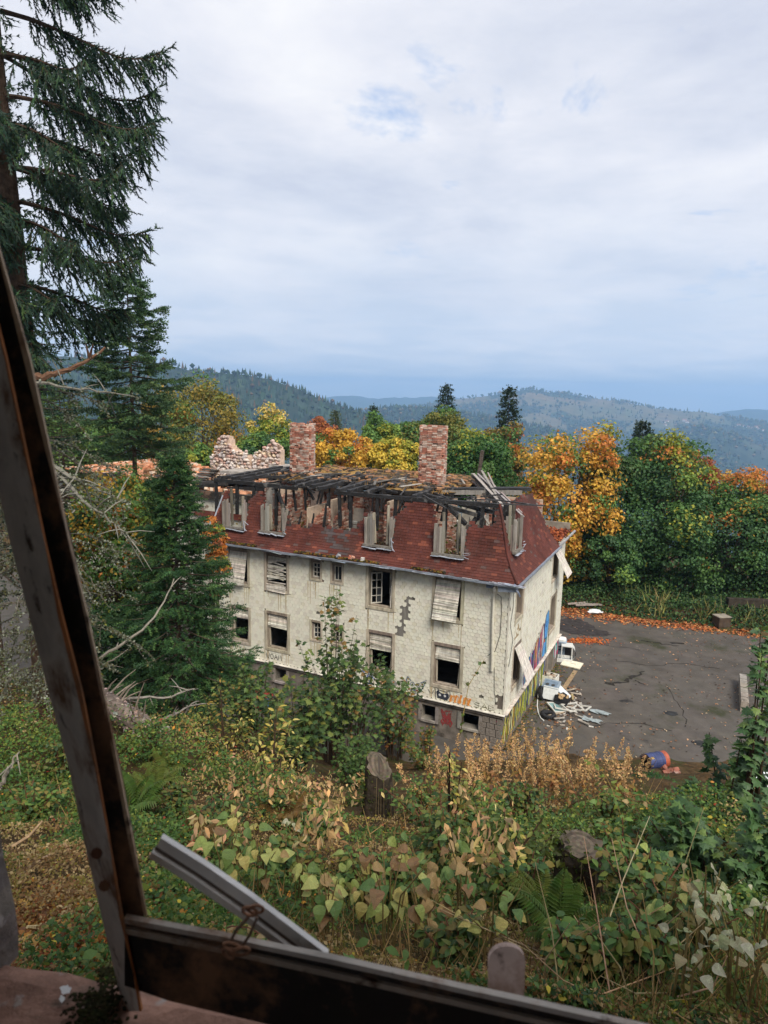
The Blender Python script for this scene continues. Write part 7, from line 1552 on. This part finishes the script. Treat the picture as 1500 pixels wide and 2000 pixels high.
sapling('yellow-green bush in the middle right of the slope', 985, 1700, 130, 260, 14, 60, 900, 0.09, 'yellow', name='green_bush', cols=[S(96, 112, 48), S(108, 116, 50), S(76, 94, 42)], cat='bush')

BR_ = [(430, 1640, 90, 'by the browning fern'), (560, 1720, 80, 'behind the highest bright plant'), (620, 1640, 70, 'left below the tall stump'), (860, 1680, 110, 'right below the tall stump'), (820, 1600, 80, 'just right of the tall stump'), (930, 1620, 90, 'below the tan plumes'), (1010, 1610, 80, 'below the middle of the tan plumes'), (1020, 1780, 110, 'left of the wide stump'), (1220, 1700, 100, 'right of the wide stump'), (1180, 1620, 80, 'below the right end of the tan plumes'), (1260, 1780, 110, 'left of the maple thicket'), (1130, 1900, 100, 'below the wide stump'), (900, 1880, 90, 'left of the rusty tab'), (1240, 1910, 110, 'in front of the pale faded plants'), (300, 1480, 80, 'before the fallen trunk'), (350, 1600, 70, 'right of the window bar near the fern'), (520, 1600, 80, 'at the foot of the ash sapling'), (60, 1600, 70, 'at the left edge below the lichened branches'), (120, 1520, 80, 'left of the window bar'), (700, 1740, 80, 'in the middle of the broad-leaved plants'), (780, 1760, 90, 'between the broad-leaved plants and the tall stump'), (1330, 1840, 110, 'under the maple thicket')]
GB_ = [S(74, 104, 50), S(96, 122, 56), S(58, 86, 44), S(112, 122, 54), S(124, 112, 56)]
for k_, (px, py, h_, where) in enumerate(BR_): sapling(('dark green','olive green','yellowish green')[k_ % 3] + ' bramble bush ' + where, px, py, h_, h_ * rng.uniform(1.6, 2.3), 16, 0, 620, 0.085, 'bramble', dome=(0.45, 2.0), name='bramble_bush', cols=[q * (0.75, 1.0, 1.15)[k_ % 3] for q in GB_], cat='bush', low=0.1, col=S(104, 72, 56))

# broad-leaved knotweed-like plants close to the window
def broad_plant(label, px, pyb, hpx, n_st, n_lf, ls, kind):
    p = on_ground(px, pyb); d = (p - CAMP) @ FW; H = hpx / FPX * d * 1.12 + 0.06; root = thing('broad_leaf_plant', label, 'plant', p); st = MB(); axs = []
    for k in range(n_st):
        a = rng.uniform(0, 6.28); rr = H * rng.uniform(0.05, 0.42); e = np.array([rr * math.cos(a), rr * math.sin(a), H * rng.uniform(0.75, 1.0)]); ax = np.array([[0.05 * math.cos(a), 0.05 * math.sin(a), -0.05], lerp(np.zeros(3), e, 0.55) * [0.7, 0.7, 1.1], e]); st.tube(ax, [0.008, 0.006, 0.003], 5, S(120, 104, 66)); axs.append(ax)
    st.build('stem', M_twig, root)
    for i in range(n_lf):
        ax = axs[i % n_st]; q = rng.uniform(0.35, 1.0) * 2; j = min(int(q), 1); p0 = lerp(ax[j], ax[j + 1], q - j); a = rng.uniform(0, 6.28); o = np.array([math.cos(a), math.sin(a) - 0.25, 0]); s = ls * rng.uniform(0.40, 0.9)
        place_leaf(kind, root, p0 + o * 0.05, nrm(o + [0, 0, rng.uniform(-1.1, 0.05)]), nrm(np.array([0, -0.35, 1.0]) + o * 0.5 + 0.35 * rng.normal(size=3)), s)
for a in BP: broad_plant(a[7], *a[:7])
# ferns: each frond a part
def frond_mesh(col):
    b = MB(); b.tube([(0, 0, 0), (0, 0.5, 0.16), (0, 1, 0.05)], [0.008, 0.006, 0.002], 4, col * 0.8); y = np.repeat(np.linspace(0.12, 0.97, 17), 2); sg = np.tile([-1, 1], 17); n = len(y); P = np.stack([0 * y, y, 0.16 - 0.5 * (y - 0.55) ** 2], -1)
    b.tmpl(OVAL, P, np.stack([sg * 1.0, 0 * y + 0.45, 0 * y - 0.1], -1), np.tile([[0, 0, 1.0]], (n, 1)), np.stack([np.full(n, 0.16), 0.26 * np.sin(np.clip(y, 0, 1) * 2.6 + 0.45) + 0.03, np.ones(n)], -1), jit(col, 0.15, n)); return b.mesh('frond', M_leaf)
FRM_ = [frond_mesh(S(84, 108, 50)), frond_mesh(S(104, 116, 56)), frond_mesh(S(120, 96, 54))]
for px, py, s, lb, kk in ((262, 1600, 0.7, 'green fern right beside the window bar', 0), (300, 1560, 0.6, 'fern behind the one beside the window bar', 1), (380, 1660, 0.45, 'browning fern above the white angle bar', 2), (1085, 1850, 0.42, 'dark fern to the right of the rusty tab', 0), (1055, 1790, 0.42, 'fern below the wide stump', 1), (330, 1520, 0.6, 'fern near the fallen trunk', 1), (560, 1610, 0.5, 'brown fern in the dry patch', 2)):
    p = on_ground(px, py); root = thing('fern', lb, 'fern', p)
    for k in range(9):
        a = k * 0.7 + rng.normal() * 0.15; o = np.array([math.cos(a), math.sin(a), 0]); fo = obj('frond', FRM_[kk], root, None, (0, 0, 0.05), orient(o + [0, 0, rng.uniform(0.5, 1.0)], nrm(np.array([0, 0, 1.0]) - o * 0.5))); fo.scale = (s * rng.uniform(0.8, 1.15),) * 3
# bare sticks and twigs lying about
for k in range(46):
    px, py = (rng.uniform(1030, 1330), rng.uniform(1830, 1990)) if k < 30 else (rng.uniform(10, 230), rng.uniform(1640, 1860)); p = on_ground(px, py); L = rng.uniform(0.4, 1.0) if k < 30 else rng.uniform(0.2, 0.5); d = rdir(1, 0.5 if k < 30 else 0.1)[0]; d[2] = abs(d[2])
    b = MB(); b.tube([(0, 0, 0.02), d * L * 0.5 + rng.normal(size=3) * 0.03, d * L], [0.0055, 0.004, 0.002] if k < 30 else [0.02, 0.018, 0.012], 5, jit(S(170, 146, 112), 0.2, 1)[0]); o = b.build('stick', M_twig); o.location = p
    tag(o, 'bare bent stick in the tangle at the lower right of the slope' if k < 30 else 'short stick lying among fallen leaves at the lower left', 'stick', 'bare sticks of the tangle' if k < 30 else 'sticks among the fallen leaves')
# vine stalk rising against the facade
P = np.array([on_ground(898, 1440) + [0, 0, 0.0], at(905, 1395, 26.5), at(915, 1340, 26.4), at(935, 1305, 26.3), at(948, 1285, 26.2)]); c = P[0].copy(); root = thing('vine_stalk', 'single thin climbing stalk with few leaves before the orange graffiti', 'vine', c); b = MB(); b.tube(P - c, [0.02, 0.016, 0.013, 0.01, 0.006], 5, S(150, 130, 70)); b.build('stem', M_twig, root)
for k in range(9): q = rng.uniform(0.3, 4); j = min(int(q), 3); place_leaf('maple', root, lerp(P[j], P[j + 1], q - j) - c, rdir(1)[0], rdir(1, 1)[0], 0.2)
# ------------------------------------------------------------------ the window we look out of
WY = 0.68
WANG = -0.169; WK = math.tan(-WANG); RW = Rz(WANG)
def wp(px, py, y=WY):                   # point of the window plane (turned like the wall) seen at a pixel
    r = ray(px, py); return CAMP + r * ((y - 0.07) / (r[1] + WK * r[0]))
Mrust = mat('rusty_steel', 0.75, 0.3, noise=(9, 0.35), bump=(40, 0.35), dist=0.002, stain=[(9, 0.50, 0.64, (0.20, 0.10, 0.05)), (24, 0.58, 0.68, (0.07, 0.04, 0.025))])
Mwall = mat('sandstone', 0.95, 0.1, noise=(14, 0.45), bump=(60, 1.0), dist=0.006, stain=[(9, 0.55, 0.66, (0.10, 0.08, 0.06)), (30, 0.60, 0.68, (0.34, 0.28, 0.24))])
Mroom = mat('room_plaster', 0.95, 0.1, noise=(3, 0.4))
zs_ = CAM_H - 0.72
def wbox(name, x0, x1, y0, y1, z0, z1, m_, col, kind='structure'):
    b = MB(); b.box(((x0 + x1) / 2, (y0 + y1) / 2, (z0 + z1) / 2), (x1 - x0, y1 - y0, z1 - z0), col=col); b.V = [v @ RW.T for v in b.V]; return b.build(name, m_, kind=kind)
XL, XR = -0.572, 1.6
rc = np.array([0.60, 0.58, 0.54])  # pale so the unseen room walls bounce light onto the casement
wbox('window_wall', -3.0, XL - 0.12, 0.34, 0.70, CAM_H - 4.0, CAM_H + 1.95, Mroom, rc); wbox('window_wall', XR, 4.5, 0.34, 0.70, CAM_H - 4.0, CAM_H + 1.95, Mroom, rc)
wbox('window_wall', XL - 0.12, XR, 0.34, 0.70, CAM_H + 1.35, CAM_H + 1.95, Mroom, rc); wbox('window_wall', XL - 0.12, XR, 0.34, 0.66, CAM_H - 4.0, zs_ - 0.12, Mroom, rc)
wbox('room_ceiling', -3.0, 4.5, -4.2, 0.34, CAM_H + 1.7, CAM_H + 1.9, Mroom, rc); wbox('room_floor', -3.0, 4.5, -4.2, 0.34, CAM_H - 1.75, CAM_H - 1.55, Mroom, rc * 0.8)
wbox('room_wall', -3.0, 4.5, -4.4, -4.2, CAM_H - 1.75, CAM_H + 1.9, Mroom, rc); wbox('room_wall', -3.2, -3.0, -4.4, -3.9, CAM_H - 1.75, CAM_H + 1.9, Mroom, rc); wbox('room_wall', -3.2, -3.0, -0.15, 0.34, CAM_H - 1.75, CAM_H + 1.9, Mroom, rc); wbox('room_wall', -3.2, -3.0, -3.9, -0.15, CAM_H - 1.75, CAM_H - 0.8, Mroom, rc); wbox('room_wall', -3.2, -3.0, -3.9, -0.15, CAM_H + 1.5, CAM_H + 1.9, Mroom, rc); wbox('room_wall', 4.5, 4.7, -4.4, 0.34, CAM_H - 1.75, CAM_H + 1.9, Mroom, rc)  # left wall opening is unseen, added to light the casement stile
b = MB(); nx, ny = 40, 12; gx, gy = np.meshgrid(np.linspace(XL - 0.05, XR, nx), np.linspace(0.32, 0.668, ny)); gz = zs_ + 0.008 * (fbm(gx * 14, gy * 14, 4, 3) - 0.5) * 2 - 0.012 * smooth(0.64, 0.668, gy); gy2 = gy + np.where(gy > 0.65, 0.012 * (fbm(gx * 9, gx * 0, 3, 8) - 0.5) * 2, 0)
V = np.stack([gx, gy2, gz], -1).reshape(-1, 3) @ RW.T; i = np.arange(ny - 1)[:, None] * nx + np.arange(nx - 1)[None]; f = np.stack([i, i + 1, i + nx + 1, i + nx], -1).reshape(-1, 4); b.add(V, f, S(146, 112, 96))
e = (ny - 1) * nx + np.arange(nx - 1); k0 = len(V); b.add(np.concatenate([V[-nx:], V[-nx:] - [0, 0, 0.12]]), np.stack([np.arange(nx - 1), np.arange(nx - 1) + 1, nx + np.arange(nx - 1) + 1, nx + np.arange(nx - 1)], -1), S(140, 108, 92)); b.build('window_sill', Mwall, kind='structure')
b = MB()
def on_sill(px, py): r = ray(px, py); return CAMP + r * ((zs_ + 0.011 - CAM_H) / r[2])
for cx, cy, rx_, ry_ in ((128, 1933, 11, 9), (121, 1951, 5, 7)):
    b.add([on_sill(cx + rx_ * q * math.cos(a), cy + ry_ * q * math.sin(a)) for a, q in zip(np.linspace(0, 6.28, 17)[:-1], rng.uniform(0.8, 1.2, 16))], [tuple(range(16))], S(215, 214, 210))
b.build('paint_splash', M_paint, kind='structure')
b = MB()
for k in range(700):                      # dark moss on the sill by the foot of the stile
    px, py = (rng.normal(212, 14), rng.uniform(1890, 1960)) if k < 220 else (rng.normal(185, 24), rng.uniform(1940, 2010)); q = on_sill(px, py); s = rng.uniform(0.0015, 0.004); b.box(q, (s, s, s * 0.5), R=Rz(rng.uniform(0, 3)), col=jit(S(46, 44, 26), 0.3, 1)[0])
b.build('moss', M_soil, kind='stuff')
# left reveal: rough stone
b = MB(); ny, nz = 10, 60; gy, gz = np.meshgrid(np.linspace(0.30, 0.69, ny), np.linspace(zs_ - 0.02, CAM_H + 1.36, nz)); gx = XL - 0.045 + 0.02 * (fbm(gy * 9, gz * 5, 4, 6) - 0.5) * 2 + 0.03 * (1 - smooth(zs_, zs_ + 0.35, gz))
V = np.stack([gx, gy, gz], -1).reshape(-1, 3) @ RW.T; i = np.arange(nz - 1)[:, None] * ny + np.arange(ny - 1)[None]; b.add(V, np.stack([i, i + ny, i + ny + 1, i + 1], -1).reshape(-1, 4), jit(S(118, 106, 96), 0.06, (nz - 1) * (ny - 1)))
e = np.arange(nz - 1); q = V.reshape(nz, ny, 3)[:, -1]; b.add(np.concatenate([q, q - [0.1, 0, 0]]), np.stack([e, e + 1, nz + e + 1, nz + e], -1), S(112, 100, 90)); b.build('window_reveal', Mwall, kind='structure')
# fallen steel casement: stile, web, rail
fr = thing('steel_casement', 'leaning rusty steel window casement with peeling grey paint at the left foreground', 'window frame', (0, 0, 0))
def prism(b, L, R_, y0, y1, col, ragged=0.0, yl=0.0):     # a strip given by left and right edge points (pixels), solid from y0 to y1
    n = len(L); A = [wp(*p, y0 + yl) + [ragged * rng.normal() * 0.001, 0, 0] for p in L]; B_ = [wp(*p, y0) + [ragged * rng.normal() * 0.001, 0, 0] for p in R_]
    V = A + B_ + [p + [0, y1 - y0, 0] for p in A] + [p + [0, y1 - y0, 0] for p in B_]
    for i in range(n - 1):
        b.add([V[i], V[i + 1], V[n + i + 1], V[n + i], V[2 * n + i], V[2 * n + i + 1], V[3 * n + i + 1], V[3 * n + i]], [(0, 1, 2, 3), (7, 6, 5, 4), (0, 4, 5, 1), (3, 2, 6, 7)], col)
    b.add([V[0], V[n], V[3 * n], V[2 * n]], [(0, 1, 2, 3)], col); b.add([V[n - 1], V[2 * n - 1], V[4 * n - 1], V[3 * n - 1]], [(3, 2, 1, 0)], col)
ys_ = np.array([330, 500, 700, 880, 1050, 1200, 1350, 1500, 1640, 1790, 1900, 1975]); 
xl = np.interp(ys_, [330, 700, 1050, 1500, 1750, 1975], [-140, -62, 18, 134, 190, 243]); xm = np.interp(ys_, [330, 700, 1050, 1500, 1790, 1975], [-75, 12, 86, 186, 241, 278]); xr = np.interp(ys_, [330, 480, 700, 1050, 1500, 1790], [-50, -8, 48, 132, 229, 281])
b = MB(); prism(b, list(zip(xl, ys_)), list(zip(xm - 3, ys_)), 0.665, 0.668, S(214, 206, 196), 0.6, yl=0.06); st_o = b.build('stile', Mrust, fr)  # grey paint, lightened to stand for window light on the strip
b = MB(); prism(b, list(zip(xm - 4, ys_)), list(zip(xm + 1, ys_)), 0.660, 0.664, S(186, 118, 70), 1.2); b.build('lit_rust_edge', Mrust, fr)  # rust with a highlight painted into its colour
b = MB(); k = len(ys_) - 2; prism(b, list(zip(xm[:k] - 2, ys_[:k])), list(zip(xr[:k], ys_[:k])), 0.673, 0.681, S(30, 25, 21), 0.5); b.build('web', Mrust, fr)  # interior shade on this face is put into the near-black colour
b = MB(); prism(b, list(zip(xr[:k] - 1, ys_[:k])), list(zip(xr[:k] + 5, ys_[:k])), 0.669, 0.672, S(200, 172, 142), 1.2); b.build('bead', Mrust, fr)  # pale colour paints the edge as if lit
for px, py in ((190, 1665), (205, 1728)):
    b = MB(); c = wp(px, py, 0.663); b.tube([c, c - [0, 0.003, 0]], 0.006, 8, S(120, 80, 60)); b.build('rivet', Mrust, fr)
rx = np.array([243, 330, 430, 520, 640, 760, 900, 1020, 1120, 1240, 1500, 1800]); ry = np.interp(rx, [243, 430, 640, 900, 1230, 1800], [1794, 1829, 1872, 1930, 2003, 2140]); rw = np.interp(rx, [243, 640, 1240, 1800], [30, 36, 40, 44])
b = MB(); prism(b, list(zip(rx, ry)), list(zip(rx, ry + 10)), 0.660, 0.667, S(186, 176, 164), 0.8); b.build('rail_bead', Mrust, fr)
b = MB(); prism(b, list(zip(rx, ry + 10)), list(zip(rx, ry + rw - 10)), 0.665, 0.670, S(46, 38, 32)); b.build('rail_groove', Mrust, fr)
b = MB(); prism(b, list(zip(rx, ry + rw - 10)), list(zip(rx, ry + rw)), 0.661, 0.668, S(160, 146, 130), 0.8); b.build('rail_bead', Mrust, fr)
b = MB(); bot = np.interp(rx, [243, 275, 330, 520, 700, 1800], [1925, 1942, 1955, 2000, 2045, 2330]); prism(b, list(zip(rx, ry + rw)), list(zip(rx, bot)), 0.664, 0.670, S(30, 26, 22)); b.build('rail_panel', Mrust, fr)  # near-black colour stands for shade on the room side of the rail
# white angle bar leaning on the rail
ab = thing('angle_bar', 'weathered white grooved bar leaning across the rail of the casement', 'bar', (0, 0, 0))
dx = np.array([316, 400, 490, 570, 640]); dy = np.array([1637, 1690, 1752, 1812, 1866]); nn = np.array([-0.56, 0.83])
def off(w): return list(zip(dx + nn[0] * w, dy + nn[1] * w))
b = MB(); prism(b, off(0), off(20), 0.690, 0.698, S(226, 220, 212), 0.5); b.build('upper_flange', M_wood, ab)
b = MB(); prism(b, off(20), off(34), 0.697, 0.702, S(110, 98, 90), 0.3); b.build('groove', M_wood, ab)
b = MB(); prism(b, off(34), off(46), 0.691, 0.699, S(214, 206, 196), 0.5); b.build('lower_flange', M_wood, ab)
# rusty wire links binding the bar to the rail
ch = thing('wire_link', 'rusty twisted wire links tying the white bar to the rail', 'wire', (0, 0, 0))
Mw = mat('rusty_wire', 0.8, 0.3, noise=(60, 0.4))
def link(c, r1, r2, rot, col):
    a = np.linspace(0, 2 * math.pi, 15); P = np.stack([r1 * np.cos(a), 0 * a, r2 * np.sin(a)], -1) @ (Ry(rot) @ Rx(0.5)).T + c; b = MB(); b.tube(P, 0.0016, 6, col); b.build('link', Mw, ch)
for px, py, r1, r2, ro in ((488, 1780, .0075, .010, 0.3), (500, 1776, .006, .009, -0.6), (452, 1848, .0085, .008, 0.2), (472, 1858, .008, .009, -0.4), (445, 1862, .007, .007, 1.0)): link(wp(px, py, 0.652), r1, r2, ro, S(140, 100, 74))
for q in (((486, 1790), (462, 1816), (446, 1845)), ((502, 1792), (488, 1826), (470, 1852))):
    b = MB(); b.tube([wp(*p, 0.656) for p in q], 0.0016, 6, S(120, 96, 80)); b.build('wire', Mw, ch)
# rusty tab with rounded head
a_ = np.linspace(math.pi, 0, 11); hd = [(990 + 36 * math.cos(q), 1878 - 30 * math.sin(q)) for q in a_]; out_ = [(955, 1960)] + hd + [(1022, 1990)]
b = MB(); F_ = [wp(*p, 0.715 + 0.05 * (1990 - p[1]) / 142) for p in out_]; n = len(F_); V = F_ + [p + [0, 0.006, 0] for p in F_]; b.add(V, [tuple(range(n))[::-1], tuple(range(n, 2 * n))] + [(i, (i + 1) % n, n + (i + 1) % n, n + i) for i in range(n)], S(196, 170, 156)); o = b.build('rusty_tab', Mrust); tag(o, 'rusty upright steel tab with rounded head behind the rail', 'tab')
